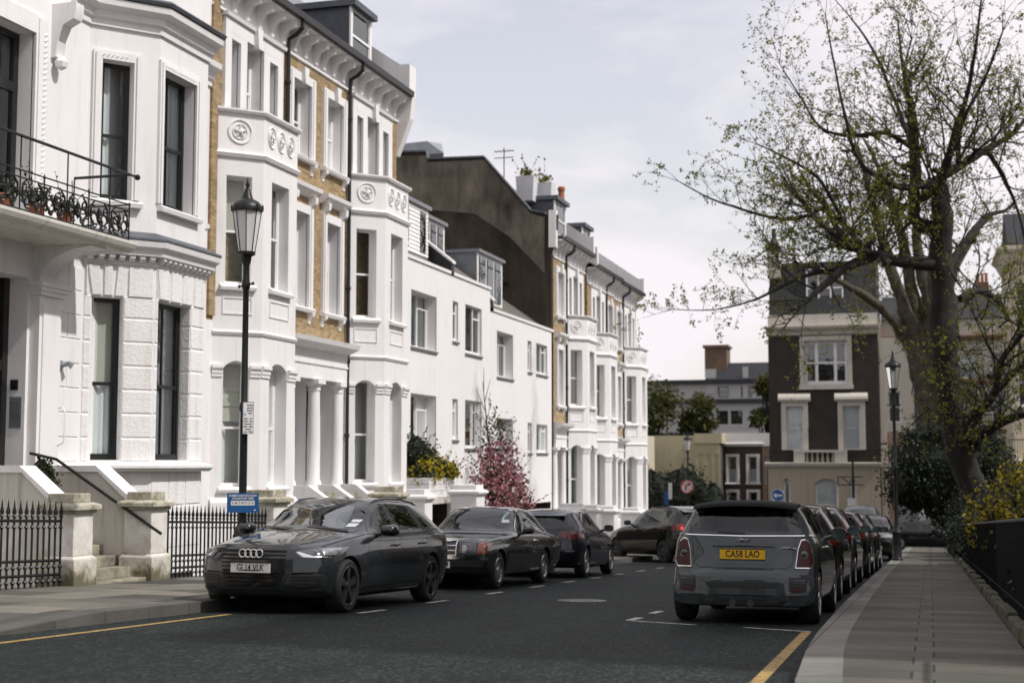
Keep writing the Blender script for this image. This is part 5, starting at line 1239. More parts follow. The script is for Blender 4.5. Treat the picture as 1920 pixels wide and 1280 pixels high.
for sg in (1, -1):
    for k in range(3): m.hexa([b_ + Vector(q) for q in ((-.004, sg * .024, .012 - k * .012), (-.004, sg * (.085 - .014 * k), .018 - k * .013), (.004, sg * (.085 - .014 * k), .018 - k * .013), (.004, sg * .024, .012 - k * .012), (-.004, sg * .024, .003 - k * .012), (-.004, sg * (.075 - .014 * k), .008 - k * .013), (.004, sg * (.075 - .014 * k), .008 - k * .013), (.004, sg * .024, .003 - k * .012))])
m.build('wing_badge', 'chrome', t, local=True)
p, n_ = c.proj((.50, .85), 'rear'); m = MB(); b_ = p + n_ * .006; m.tube([b_ + Vector((0, -.09, 0)), b_ + Vector((0, -.03, .014)), b_ + Vector((0, .0, .004)), b_ + Vector((0, .04, .014)), b_ + Vector((0, .10, 0))], [.006, .012, .009, .012, .005], 6); m.build('script_badge', 'chrome', t, smooth=True, local=True)
c.seams([('rear', [(-.60, .985), (-.585, .85), (-.56, .68), (-.50, .632), (.50, .632), (.56, .68), (.585, .85), (.60, .985)]), ('rear', [(-.80, .63), (-.58, .625)]), ('rear', [(.58, .625), (.80, .63)]), ('both', [(1.1, .93), (1.0, .6), (1.02, .3)]), ('both', [(2.40, .96), (2.42, .7), (2.36, .32)])])
m = MB(); ax, ay = 2.9, .0; m.tube([Vector((3.02, -.28, 1.40)), Vector((3.03, -.28, 1.44)), Vector((3.22, -.28, 1.76))], [.018, .012, .004], 6); m.build('aerial', 'black plastic', t, local=True)
m = MB(); c.line(m, [(-.30, 1.035), (.02, 1.02)], 'rear', .02, .014); m.split('wiper', 'black plastic', t, local=True)
c.handles([(2.15, .86)], 'chrome'); c.mirror(1.36, .98, .20, .16, 'gloss black'); c.wheel('alloy', 10, .205); c.seats([(1.95, 1.26), (2.75, 1.16)], .36)
m = MB(); m.box(.95, 1.4, -.66, .66, .80, .93); m.build('dashboard', 'black plastic', t, bevel=.04, local=True)
c.finish_cuts()
# ------------------------------------------------------------------ ground, road, pavements
def sheet(name, x0, x1, y0, y1, dz, mat, nx=1, step=2., kind='structure', skirt=0):
    m = MB(); ys = [y0]
    while ys[-1] < y1 - 1e-6: ys.append(min(y1, ys[-1] + step))
    xs = [x0 + (x1 - x0) * i / nx for i in range(nx + 1)]
    for y in ys:
        for x in xs: m.v.append(Vector((x, y, gz(y) + dz)))
    n = nx + 1
    for j in range(len(ys) - 1):
        for i in range(nx): m.f.append([j * n + i, j * n + i + 1, (j + 1) * n + i + 1, (j + 1) * n + i]); m.m.append(0)
    if skirt: 
        k = MB(); k.v = m.v + [v - Vector((0, 0, skirt)) for v in m.v]; k.f = m.f; k.m = m.m; N = len(m.v)
        for j in range(len(ys) - 1):
            for i in (0, nx): a = j * n + i; b = a + n; k.f.append([a, b, b + N, a + N]); k.m.append(0)
        for j in (0, len(ys) - 1):
            for i in range(nx): a = j * n + i; k.f.append([a, a + 1, a + 1 + N, a + N]); k.m.append(0)
        m = k
    return tag(m.build(name, mat), kind=kind)
m_, nt, b = nmat('asphalt'); v = tco(nt); n1 = noise(nt, v, .5, 6, .6); n2 = noise(nt, v, 130, 3); vo = node(nt, 'ShaderNodeTexVoronoi', Scale=1.); L(nt, tco(nt, (46, 20, 40)), vo.inputs['Vector'])
c1 = ramp(nt, n1, [(.3, (.008, .0130, .0122)), (.7, (.0145, .0208, .0196))]); c2 = ramp(nt, vo.outputs['Color'], [(.35, (.45, .45, .45)), (.7, (1.3, 1.3, 1.3)), (.98, (4.2, 4.1, 4.0))])
tk = noise(nt, tco(nt, (1.1, .035, 1)), 1.4, 5, .6); st = noise(nt, tco(nt, (.55, .22, 1)), 1.7, 6, .7)
cc = mix(nt, 1., mix(nt, 1., c1, c2, 'MULTIPLY'), ramp(nt, tk, [(.35, (.72, .73, .74)), (.65, (1.22, 1.2, 1.18))]), 'MULTIPLY')
L(nt, mix(nt, 1., cc, ramp(nt, st, [(.30, (.55, .55, .55)), (.42, (1, 1, 1))]), 'MULTIPLY'), b.inputs['Base Color']); b.inputs['Roughness'].default_value = .75; b.inputs['Specular IOR Level'].default_value = .2
p = bump(nt, b, vo.outputs['Distance'], .6, .012); bump(nt, b, n2, .5, .008, p)
def paving(name, bw, rh, c1, c2, mort, rot=0, off=.5, ms=.008):
    m_, nt, b = nmat(name); t = nt.nodes.new('ShaderNodeTexCoord'); mp = nt.nodes.new('ShaderNodeMapping'); mp.inputs['Rotation'].default_value = (0, 0, rot); L(nt, t.outputs['Object'], mp.inputs[0])
    br = node(nt, 'ShaderNodeTexBrick', Scale=1.); br.offset = off
    for k, q in (('Brick Width', bw), ('Row Height', rh), ('Mortar Size', ms), ('Mortar Smooth', .3)): br.inputs[k].default_value = q
    for k, q in (('Color1', c1), ('Color2', c2), ('Mortar', mort)): br.inputs[k].default_value = c4(q)
    L(nt, mp.outputs[0], br.inputs['Vector']); n = noise(nt, mp.outputs[0], 1.1, 6, .7)
    L(nt, mix(nt, 1., br.outputs[0], ramp(nt, n, [(.3, (.62, .62, .6)), (.7, (1.12, 1.1, 1.06))]), 'MULTIPLY'), b.inputs['Base Color']); b.inputs['Roughness'].default_value = .85
    p = bump(nt, b, br.outputs[1], -.6, .01); bump(nt, b, noise(nt, mp.outputs[0], 45, 5), .35, .006, p)
paving('flags', .92, .55, (.112, .108, .088), (.058, .058, .050), (.012, .012, .010), 0, .16, .011); paving('left flags', .9, 1.0, (.20, .188, .158), (.046, .045, .041), (.03, .028, .023), R(90)); paving('worn kerb', .5, .9, (.10, .098, .09), (.07, .069, .064), (.03, .029, .025), 0, 0.)
paving('granite kerb', .5, .9, (.20, .20, .185), (.15, .15, .14), (.05, .048, .04), 0, 0.)
for nm, col in (('white line', (.55, .55, .52)), ('yellow line', (.36, .24, .075))):
    m_, nt, b = nmat(nm); v = tco(nt); n = noise(nt, v, 14, 6, .75); L(nt, ramp(nt, n, [(.36, tuple(x * .22 for x in col)), (.52, col)]), b.inputs['Base Color']); b.inputs['Roughness'].default_value = .7; bump(nt, b, noise(nt, v, 120, 3), .4, .005)
sheet('ground', -600, 600, -400, 900, -3.6, 'soil', 1, 40)
sheet('road', -9.0, 8.0, -40, 76, 0, 'asphalt', 4, 4); sheet('cross_road', -120, 120, 76, 88, .0, 'asphalt', 1, 4)
# left pavement: ramps down to a dropped kerb near the camera
def kh(y): return .02 + .11 * max(0, min(1, (y - 11.4) / 1.9))
m = MB(); ys = [-40, 0, 6, 9, 10.5, 11.4] + [11.7 + .3 * k for k in range(7)] + [14 + 2 * k for k in range(32)]
for y in ys:
    for x in (-8.77, -9.4, -10.4, -12.3): m.v.append(Vector((x, y, gz(y) + (kh(y) if x > -9.5 else .13 if y > 10 else kh(y) + .06))))
for j in range(len(ys) - 1):
    for i in range(3): m.f.append([j * 4 + i, j * 4 + i + 1, (j + 1) * 4 + i + 1, (j + 1) * 4 + i]); m.m.append(0)
tag(m.build('left_pavement', 'left flags'), kind='structure')
m = MB()
for a, b in zip(ys, ys[1:]):
    m.hexa([(-8.45, a, gz(a) - .1), (-8.45, b, gz(b) - .1), (-8.765, b, gz(b) - .1), (-8.765, a, gz(a) - .1), (-8.46, a, gz(a) + kh(a) - .004), (-8.46, b, gz(b) + kh(b) - .004), (-8.765, b, gz(b) + kh(b) + .003), (-8.765, a, gz(a) + kh(a) + .003)])
tag(m.build('left_kerb', 'worn kerb'), kind='structure')
KX = [(-40, 6), (-6, 3.5), (0, 1.2), (3, .35), (5, -.15), (7, -.56), (9.3, -.86), (12, -1.0), (14, -1.06), (20, -1.13), (30, -1.17), (74.6, -1.18)]
def kx(y):
    for (a, p), (b_, q) in zip(KX, KX[1:]):
        if y <= b_: return p + (q - p) * (y - a) / (b_ - a)
    return KX[-1][1]
yy = [-6, -3] + [.6 * k for k in range(34)] + [20.4 + 2 * k for k in range(28)]; m = MB()
for y in yy: m.v += [Vector((min(kx(y) + .3, .70), y, gz(y) + .125)), Vector((max(.72, kx(y) + .32), y, gz(y) + .125))]
for k in range(len(yy) - 1): m.f.append([2 * k, 2 * k + 1, 2 * k + 3, 2 * k + 2]); m.m.append(0)
tag(m.build('right_pavement', 'flags'), kind='structure'); m = MB()
for a, b_ in zip(yy, yy[1:]):
    p, q = kx(a), kx(b_); m.hexa([(p - .02, a, gz(a) - .1), (q - .02, b_, gz(b_) - .1), (q + .302, b_, gz(b_) - .1), (p + .302, a, gz(a) - .1), (p, a, gz(a) + .118), (q, b_, gz(b_) + .118), (q + .302, b_, gz(b_) + .128), (p + .302, a, gz(a) + .128)])
tag(m.build('right_kerb', 'granite kerb'), kind='structure')
sheet('right_garden_soil', .95, 40, -20, 74.6, .12, 'soil', 1, 4); sheet('far_pavement', -120, 120, 88, 92, .12, 'flags', 1, 4, skirt=.3); sheet('far_garden_soil', -120, 120, 92, 130, .05, 'soil', 1, 10)
sheet('left_end_pavement', -60, -12.3, 74.0, 76, .12, 'flags', 1, 2, skirt=.3)
sheet('basement_area', -16, -12.3, 10, 76, -2.6, 'weathered stone', 1, 4)
m = MB(); 
for y in range(10, 76, 2): m.hexa([(-12.3, y, gz(y) - 2.7), (-12.3, y + 2, gz(y + 2) - 2.7), (-12.34, y + 2, gz(y + 2) - 2.7), (-12.34, y, gz(y) - 2.7), (-12.3, y, gz(y) + .12), (-12.3, y + 2, gz(y + 2) + .12), (-12.34, y + 2, gz(y + 2) + .12), (-12.34, y, gz(y) + .12)])
tag(m.build('area_retaining_wall', 'pier stucco'), kind='structure')
sheet('forecourt', -15.2, -12.3, 40.3, 58.2, .1, 'weathered stone', 1, 3)
# painted markings
def line(name, pts, w, mat, label, dz=.004):
    m = MB(); P = [Vector(p) for p in pts]; fine = []
    for a, b in zip(P, P[1:]):
        k = max(1, int((b - a).length / .5)); fine += [a + (b - a) * j / k for j in range(k)]
    fine.append(P[-1])
    for i, p in enumerate(fine):
        d = (fine[min(i + 1, len(fine) - 1)] - fine[max(i - 1, 0)]).normalized(); q = Vector((-d.y, d.x)) * w / 2
        for e in (q, -q): m.v.append(Vector((p.x + e.x, p.y + e.y, gz(p.y + e.y) + dz)))
    for i in range(len(fine) - 1): m.f.append([2 * i, 2 * i + 2, 2 * i + 3, 2 * i + 1]); m.m.append(0)
    return tag(m.build(name, mat), kind='structure')
line('yellow_line', [(-7.96, -10), (-7.96, 10.5), (-7.98, 15.4)], .09, 'yellow line', ''); line('yellow_line', [(-1.22, 2), (-1.22, 10.4), (-1.29, 15.55)], .1, 'yellow line', '')
line('white_line', [(-2.0, 15.95), (-1.25, 15.62)], .07, 'white line', ''); line('white_line', [(-3.35, 16.45), (-2.55, 16.1)], .08, 'white line', '')
for y in (16.5, 17.9): line('white_line', [(-3.4, y), (-3.38, y + .55)], .1, 'white line', '')
for y in (16.3, 18.75, 21.5, 24.1, 26.4, 28.7, 31.0, 33.5, 36): line('white_line', [(-6.7, y), (-6.66, y + .75)], .09, 'white line', '')
m_, nt, b = nmat('worn cover'); v = tco(nt); ck = node(nt, 'ShaderNodeTexVoronoi', Scale=11.); L(nt, v, ck.inputs['Vector'])
L(nt, ramp(nt, ck.outputs['Distance'], [(.22, (.42, .42, .41)), (.34, (.03, .03, .03))]), b.inputs['Base Color']); b.inputs['Roughness'].default_value = .4; b.inputs['Metallic'].default_value = .3
t = thing('manhole_cover', 'worn round manhole cover with pale studs in the middle of the road', 'manhole cover', (-4.9, 20.4, gz(20.4)))
m = MB(); m.add([(-4.9 + .36 * math.cos(a), 20.4 + .42 * math.sin(a), gz(20.4 + .42 * math.sin(a)) + .005) for a in [2 * math.pi * k / 24 for k in range(24)]], [tuple(range(24))]); m.build('cover', 'worn cover', t)

# right fence on a low stone plinth
t = thing('garden_fence', 'black iron garden fence on a low stone plinth along the right pavement', 'fence', (.85, 30, gz(30)))
m = MB(); yy = [-4 + 1.1 * k for k in range(71)]
for a, b in zip(yy, yy[1:]):
    e = rnd.uniform(-.02, .02); h = .24 + rnd.uniform(-.02, .02); b -= .012
    m.hexa([(.72 + e, a, gz(a) + .1), (.72 + e, b, gz(b) + .1), (1.0, b, gz(b) + .1), (1.0, a, gz(a) + .1), (.735 + e, a, gz(a) + h), (.735 + e, b, gz(b) + h), (1.0, b, gz(b) + h), (1.0, a, gz(a) + h)])
m.build('plinth', 'mossy stone', t, bevel=.02)
m = MB(); m.tube([(.85, -4, gz(-4) + 1.2), (.85, 73, gz(73) + 1.2)], .02, 6); m.build('rail', 'iron', t); m = MB(); m.tube([(.85, -4, gz(-4) + .36), (.85, 73, gz(73) + .36)], .016, 6); m.build('rail', 'fence iron', t)
m = MB(); m.tube([(0, 0, .2), (0, 0, 1.2)], .011, 5); b0 = m.build('bar', 'fence iron')
for k in range(95):
    b = b0 if k == 0 else b0.copy()
    if k: COL.objects.link(b)
    y = 9.5 + .115 * k; b.parent = t; b.location = Vector((.85, y, gz(y))) - t.location
m = MB()
for k in range(440): y = 9.5 + .115 * (95 + k); m.tube([(.85, y, gz(y) + .2), (.85, y, gz(y) + 1.2)], .011, 4, cap=False)
tag(m.build('bars', 'fence iron', t), kind='stuff')

# lamp posts -----------------------------------------------------------
def lamp_post(label, x, y, sc=1., dim=False):
    g = gz(y) + .12; t = thing('street_lamp', label, 'street lamp', (x, y, g), group='black lantern street lamps'); P = lambda r, z: (r * sc, z * sc)
    m = MB(); m.lathe((x, y, g), [P(.14, 0), P(.15, .06), P(.125, .1), P(.12, .75), P(.135, .8), P(.10, .88), P(.068, .98), P(.056, 1.05), P(.052, 2.55), P(.066, 2.58), P(.066, 2.66), P(.048, 2.7), P(.041, 4.3), P(.055, 4.33), P(.062, 4.38), P(.05, 4.44), P(.046, 4.5), P(.046, 4.66), P(.066, 4.72), P(.075, 4.8)], 18)
    m.build('column', 'iron', t, smooth=35)
    m = MB(); z = 4.38 * sc + g
    d = Vector((.8, -.6, 0)); m.tube([Vector((x, y, z)) - d * .22 * sc, Vector((x, y, z)) + d * .22 * sc], .014 * sc, 6)
    for s in (-1, 1): m.lathe(Vector((x, y, z)) + d * s * .22 * sc, [(.001, -.03 * sc), (.028 * sc, 0), (.001, .03 * sc)], 8)
    m.build('ladder_bar', 'iron', t, smooth=True)
    z0, z1, r0, r1 = g + 4.84 * sc, g + 5.46 * sc, .115 * sc, .205 * sc; n = 8
    gl = MB(); A = [R(22.5 + 45 * k) for k in range(n)]
    lo = [Vector((x + r0 * math.cos(a), y + r0 * math.sin(a), z0)) for a in A]; hi = [Vector((x + r1 * math.cos(a), y + r1 * math.sin(a), z1)) for a in A]
    gl.add(lo + hi, [(k, (k + 1) % n, n + (k + 1) % n, n + k) for k in range(n)]); lan = MB()
    for p, q in zip(lo, hi): lan.tube([p, q], .008 * sc, 5)
    lan.lathe((x, y, 0), [(r0 * .6, z0 - .05 * sc), (r0 * 1.1, z0 - .02 * sc), (r0 * 1.12, z0 + .02 * sc)], 16)
    lo_ = lan.build('lantern_frame', 'iron', t, smooth=35); gl.build('lantern_glass', 'lamp glass' if dim else 'frosted glass', lo_)
    lan = MB(); z = z1; lan.lathe((x, y, z), [(r1 * 1.06, -.02 * sc), (r1 * 1.1, .03 * sc), (r1 * 1.0, .08 * sc), (r1 * .8, .13 * sc), (r1 * .52, .16 * sc), (.085 * sc, .17 * sc), (.075 * sc, .2 * sc), (.045 * sc, .29 * sc), (.038 * sc, .32 * sc), (.018 * sc, .335 * sc), (.034 * sc, .375 * sc), (.026 * sc, .41 * sc), (.007 * sc, .47 * sc), (.001, .5 * sc)], 20)
    for a in A: p = Vector((x + r1 * 1.08 * math.cos(a), y + r1 * 1.08 * math.sin(a), z)); lan.lathe(p, [(.012 * sc, -.01), (.018 * sc, .05 * sc), (.001, .1 * sc)], 5)
    lan.build('lantern_cap', 'iron', t, smooth=35); m = MB(); m.lathe((x, y, z1), [(.02, -.12 * sc), (.12 * sc, -.03 * sc), (.14 * sc, -.005)], 10); m.build('bulb', 'zinc', t)
    return t
lamp_post('tall black lantern street lamp by the dark estate car, blue board on its post', -9.05, 17.8, .965)
lamp_post('black lantern street lamp standing on the right pavement under the bare tree', -.98, 44.4, 1.06, True); lamp_post('small distant black lantern street lamp in front of the yellow building', -14.68, 90, 1.13, False)
def sign_panel(name, label, c, N, w, h, mat, cat='sign', group=None, frame='iron', back=True):
    N = Vector(N).normalized(); X = Vector((0, 0, 1)).cross(N).normalized() ; Z = Vector((0, 0, 1)); c = Vector(c)
    t = thing(name, label, cat, c, group=group); m = MB()
    def bx(mb, x0, x1, z0, z1, d0, d1): mb.hexa([c + X * x + Z * z + N * d for z, d in ((z0, d0),) for x in (x0,)] if False else [c + X * x0 + N * d0 + Z * z0, c + X * x1 + N * d0 + Z * z0, c + X * x1 + N * d1 + Z * z0, c + X * x0 + N * d1 + Z * z0, c + X * x0 + N * d0 + Z * z1, c + X * x1 + N * d0 + Z * z1, c + X * x1 + N * d1 + Z * z1, c + X * x0 + N * d1 + Z * z1])
    bx(m, -w / 2, w / 2, -h / 2, h / 2, -.012, 0); m.build('panel', mat, t)
    return t, c, X, Z, N, bx
simple('sign white', (.66, .66, .66), .4, .04); simple('sign blue', (.012, .09, .26), .4, .06); simple('sign ink', (.03, .03, .04), .5, .05); simple('sign red', (.45, .03, .02), .4, .05); simple('sign cyan', (.10, .32, .62), .4, .05)
g = gz(17.8)
t, c, X, Z, N, bx = sign_panel('collection_sign', 'blue rubbish and recycling collection times board strapped to the near lamp post', (-8.985, 17.68, g + 1.345), (.38, -.92, 0), .425, .265, 'sign blue')
tm = MB(); text_on(tm, 'RUBBISH AND RECYCLING', .036, c + N * .002 + Z * .098, X, Z, 0, .0012, 1, .37); text_on(tm, 'COLLECTION TIMES', .036, c + N * .002 + Z * .06, X, Z, 0, .0012, 1, .29)
bx(tm, -.16, .16, -.035, .03, .0, .002); bx(tm, .15, .175, -.105, -.09, 0, .002); tm.build('lettering', 'sign white', t)
tm = MB()
for k, ch in enumerate('SMTWTFS'): text_on(tm, ch, .034, c + N * .004 + X * (-.132 + .044 * k) - Z * .002, X, Z, 0, .001)
tm.build('day_letters', 'sign ink', t)
t, c, X, Z, N, bx = sign_panel('parking_sign', 'narrow white residents parking sign on the near lamp post', (-8.95, 17.73, g + 2.5), (.72, -.69, 0), .15, .44, 'sign white')
tm = MB()
for k, s in enumerate(('Resident', 'permit', 'holders', 'only')): text_on(tm, s, .03, c + N * .002 + X * .022 + Z * (.175 - .036 * k), X, Z, 0, .001, 1, .085)
for k, s in enumerate(('Mon - Fri', '8.30am - 10pm', 'Saturday', '8.30am - 1.30pm', 'Sunday', '1pm - 5pm')): text_on(tm, s, .03, c + N * .002 + Z * (-.01 - .036 * k), X, Z, 0, .001, 1, .125)
tm.build('lettering', 'sign ink', t)
tm = MB(); bx(tm, -.062, -.03, .035, .075, 0, .002); tm.build('parking_symbol', 'sign cyan', t); tm = MB(); text_on(tm, 'P', .04, c + N * .004 - X * .046 + Z * .055, X, Z, 0, .001); text_on(tm, '\u2191', .03, c + N * .004 - X * .046 + Z * .17, X, Z, 0, .001) if False else None; tm.build('parking_letter', 'sign white', t)
tm = MB()
for q in ((-.075, .075, .216, .22), (-.075, .075, -.22, -.216), (-.075, -.071, -.216, .216), (.071, .075, -.216, .216)): bx(tm, *q, 0, .003)
tm.build('border', 'sign ink', t)
# round signs at the junction
def round_sign(name, label, x, y, z, r, kind):
    g = gz(y); t = thing(name, label, 'road sign', (x, y, g)); m = MB(); m.tube([(x, y + .06, g), (x, y + .06, z + r * .9)], .045, 8); m.build('post', 'iron', t)
    m = MB(); m.lathe((x, y, z), [(r, -.01), (r, .02)], 28, axis='y'); p = m.build('disc', 'sign white' if kind == 'no' else 'sign blue', t)
    X = Vector((1, 0, 0)); Z = Vector((0, 0, 1)); c = Vector((x, y - .016, z))
    def poly(mb, P, mi=0): mb.prism([c + X * a * r + Z * b * r for a, b in P], [c + X * a * r + Z * b * r + Vector((0, .004, 0)) for a, b in P], mi)
    if kind == 'no':
        m = MB(); m.torus(c, X, Z, r * .9, r * .09, 28, 5); m.tube([c + X * r * -.62 + Z * r * .62 - Vector((0, .004, 0)), c + X * r * .62 + Z * r * -.62 - Vector((0, .004, 0))], r * .06, 5); m.build('red_ring', 'sign red', t)
        m = MB(); poly(m, [(-.3, -.6), (-.08, -.6), (-.08, .1), (.1, .25), (.25, .25), (.25, .08), (.6, .38), (.25, .66), (.25, .48), (.0, .48), (-.3, .2)]); m.build('arrow', 'sign ink', t)
    else:
        m = MB(); poly(m, [(-.72, 0), (-.25, .38), (-.25, .13), (.65, .13), (.65, -.13), (-.25, -.13), (-.25, -.38)]); m.torus(c, X, Z, r * .95, r * .03, 28, 4); m.build('arrow', 'sign white', t)
round_sign('turn_sign', 'round red-ringed no right turn sign in front of the dark hedge', -14.68, 89.6, -.29, .4, 'no'); round_sign('arrow_sign', 'round blue sign with a white arrow pointing left', -8.95, 88.8, -.78, .4, 'arrow')
t = thing('sign_post', 'thin dark post with narrow blue and white plates near the end of the terrace', 'sign post', (-15.3, 86.5, gz(86))); m = MB(); m.tube([(-15.3, 86.5, gz(86)), (-15.3, 86.5, -.0)], .05, 8); m.build('post', 'iron', t); m = MB(); m.box(-15.3, -15.08, 86.4, 86.43, -1.0, .0); m.build('white_plate', 'sign white', t); m = MB(); m.box(-15.55, -15.3, 86.4, 86.43, -1.35, -.5); m.build('blue_plate', 'sign blue', t)
t = thing('street_sign_frame', 'dark post with an open bracket frame and small white plate before the cream ground floor', 'sign post', (-4.5, 90, gz(90))); m = MB(); m.tube([(-4.5, 90, gz(90)), (-4.5, 90, 1.6)], .07, 8); m.build('post', 'iron', t); m = MB()
for a, b in (((-5.4, .35), (-3.9, .35)), ((-5.4, -.15), (-3.9, -.15)), ((-5.4, .35), (-5.4, -.15)), ((-5.2, .35), (-4.6, -.15))): m.tube([(a[0], 90, a[1]), (b[0], 90, b[1])], .035, 5)
m.build('bracket', 'iron', t); m = MB(); m.box(-4.85, -4.35, 89.85, 89.88, -1.45, -.95); m.build('plate', 'sign white', t)
# grey van with a picture of a washing machine
t = thing('box_van', 'grey box van at the far junction with a washing machine picture on its side', 'van', (-.4, 80.3, gz(80)))
g = gz(80); m = MB(); m.box(-1.75, 1.35, 80, 82, g + .75, g + 2.95); m.build('cargo_box', 'van grey' if 'van grey' in MATS else (simple('van grey', (.16, .17, .165), .5, .1), 'van grey')[1], t, bevel=.04)
m = MB(); m.prism([(1.38, 80.1, g + .6), (3.0, 80.1, g + .6), (3.0, 80.1, g + 1.3), (2.5, 80.1, g + 2.2), (1.38, 80.1, g + 2.3)], [(1.38, 81.9, g + .6), (3.0, 81.9, g + .6), (3.0, 81.9, g + 1.3), (2.5, 81.9, g + 2.2), (1.38, 81.9, g + 2.3)]); m.build('cab', 'van grey', t, bevel=.05)
m = MB(); m.box(-.6, .45, 79.975, 79.995, g + 1.5, g + 2.3); m.build('painted_panel', 'pale car paint', t); m = MB(); m.lathe((-.05, 79.95, g + 1.95), [(.30, 0), (.30, .02)], 24, axis='y'); m.build('porthole', 'gloss black', t); m = MB(); m.torus((-.05, 79.95, g + 1.95), (1, 0, 0), (0, 0, 1), .33, .035, 24, 5); m.build('porthole_ring', 'chrome', t)
m = MB(); m.box(-.2, .15, 79.97, 79.995, g + 2.5, g + 2.7); m.build('small_plate', 'sign white', t)
for x in (-1.0, 2.3):
    m = MB(); m.lathe((x, 80.15, g + .36), [(.36, -.1), (.36, .12)], 20, axis='y'); m.build('wheel', 'rubber', t)
# ------------------------------------------------------------------ buildings across the junction
def fr_y(x0, y): return Frame((x0, y), (1, 0), (0, -1))
# dark brick end house
F = fr_y(-10.06, 95); g = gz(95); Wd = 7.05
t = thing('brick_house', 'tall dark brick house facing down the street with a cream ground floor and mansard roof', 'house', (-6.5, 98, g))
br = MB(); gf = MB(); tr = MB(); ws = [(1.12, 2.2, 2.05, 4.9), (4.75, 5.85, 2.05, 4.9)]; w2 = (2.35, 5.1, 6.3, 9.2)
wall(br, F, 0, Wd, 1.1, 9.55, ws + [w2], rev=.2)
for o in ws:
    a, b, p, q = o; tr.fbox(F, a - .32, a, -.02, .12, p, q + .3); tr.fbox(F, b, b + .32, -.02, .12, p, q + .3); tr.fbox(F, a, b, -.02, .12, q, q + .3)
    tr.fprism(F, [(0, q + .3), (.25, q + .3), (.34, q + .45), (.3, q + .62), (.1, q + .85), (0, q + .85)], a - .5, b + .5); window(F, o, t, rev=.2, curtain='full')
a, b, p, q = w2; tr.fbox(F, a - .3, a, -.02, .1, p, q + .3); tr.fbox(F, b, b + .3, -.02, .1, p, q + .3); tr.fbox(F, a, b, -.02, .1, q, q + .3); tr.fbox(F, a - .36, b + .36, -.02, .16, p - .3, p); window(F, w2, t, rev=.2, style='triple', fw=.16)
wg = [(.85, 1.35, -3.2, .2, .2), (2.9, 4.4, -3.2, .2, .35), (5.1, 5.55, -3.2, .2, .2)]
wall(gf, F, -.15, Wd, g - .2, 1.1, wg, d=.3, rev=.3)
for o in wg: window(F, o, t, d=.3, rev=.3, curtain='full' if o[1] - o[0] > 1 else None, fw=.08)
gf.fbox(F, -.15, -.1, -6, .3, g, 1.1); tr.fprism(F, [(.28, .85), (.4, .9), (.55, 1.05), (.6, 1.2), (0, 1.25)], -.3, Wd + .1)
tr.fprism(F, [(0, 9.55), (.12, 9.6), (.2, 9.8), (.45, 10.0), (.5, 10.15), (0, 10.2)], -.1, Wd + .1); tr.fbox(F, 0, Wd, -.25, .0, 10.2, 10.95)
# balcony parapet with balusters
for u0, u1 in ((1.6, 2.3), (4.2, 5.0)): tr.fbox(F, u0, u1, .25, .5, 1.25, 2.0)
tr.fbox(F, 1.6, 5.0, .24, .52, 1.9, 2.05); bl = MB()
for k in range(6): bl.lathe(F.P(2.45 + k * .33, .38, 0), [(.07, 1.25), (.1, 1.45), (.05, 1.7), (.08, 1.9)], 8)
bl.build('baluster_row', 'dim cream stucco', t, smooth=True); rl = MB()
for u0, u1 in ((0, 1.6), (5.0, Wd)):
    for z in (1.35, 2.0): rl.fbox(F, u0, u1, .4, .43, z, z + .05)
    for k in range(int((u1 - u0) / .12)): rl.fbox(F, u0 + k * .12, u0 + k * .12 + .03, .4, .43, 1.35, 2.0)
rl.build('balcony_railing', 'iron', t)
sd = MB(); sd.add([F.P(0, 0, g), F.P(0, -10, g), F.P(0, -10, 10.9), F.P(0, 0, 10.9)], [(0, 1, 2, 3)]); sd.add([F.P(Wd, 0, g), F.P(Wd, -10, g), F.P(Wd, -10, 10.9), F.P(Wd, 0, 10.9)], [(0, 1, 2, 3)]); sd.build('side_wall', 'street brick', t)
rf = MB(); rf.fprism(F, [(-.3, 10.9), (-1.3, 14.6), (-6, 14.9), (-9, 10.9)], .05, Wd - .05); ro = rf.build('roof', 'dark slate', t)
for u0, u1 in ((2.4, 5.0),):
    dm = MB(); dm.fbox(F, u0, u1, -3, -.7, 11.3, 14.2); do = dm.build('dormer', 'dark slate', ro); f2 = MB(); wd = (u0 + .1, u1 - .1, 11.5, 14.0)
    for k in range(4): x = u0 + .1 + (u1 - u0 - .3) * k / 3; f2.fbox(F, x, x + .1, -.7, -.62, 11.5, 14.0)
    for z in (11.45, 12.7, 13.95): f2.fbox(F, u0 + .1, u1 - .1, -.7, -.63, z, z + .1)
    f2.build('dormer_frame', 'white paint', do); f3 = MB(); f3.fbox(F, u0 + .15, u1 - .15, -.69, -.66, 11.5, 14.0); f3.build('pane', 'smoked lens', do)
ch = MB(); ch.fbox(F, .0, .8, -1.5, -.4, 13.5, 15.4); co = ch.build('chimney', 'pale stucco', ro); cc = MB(); cc.fbox(F, -.12, .92, -1.6, -.3, 15.4, 15.65); cc.lathe(F.P(.4, -.9, 0), [(.3, 15.65), (.34, 15.9), (.14, 16.3), (.14, 16.9)], 8); cc.build('chimney_pot', 'iron', co)
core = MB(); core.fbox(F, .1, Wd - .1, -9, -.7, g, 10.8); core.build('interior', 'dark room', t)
br.build('brick_wall', 'dark brick', t); gf.build('ground_floor', 'dim cream stucco', t); tr.split('moulding', 'pale trim', t)
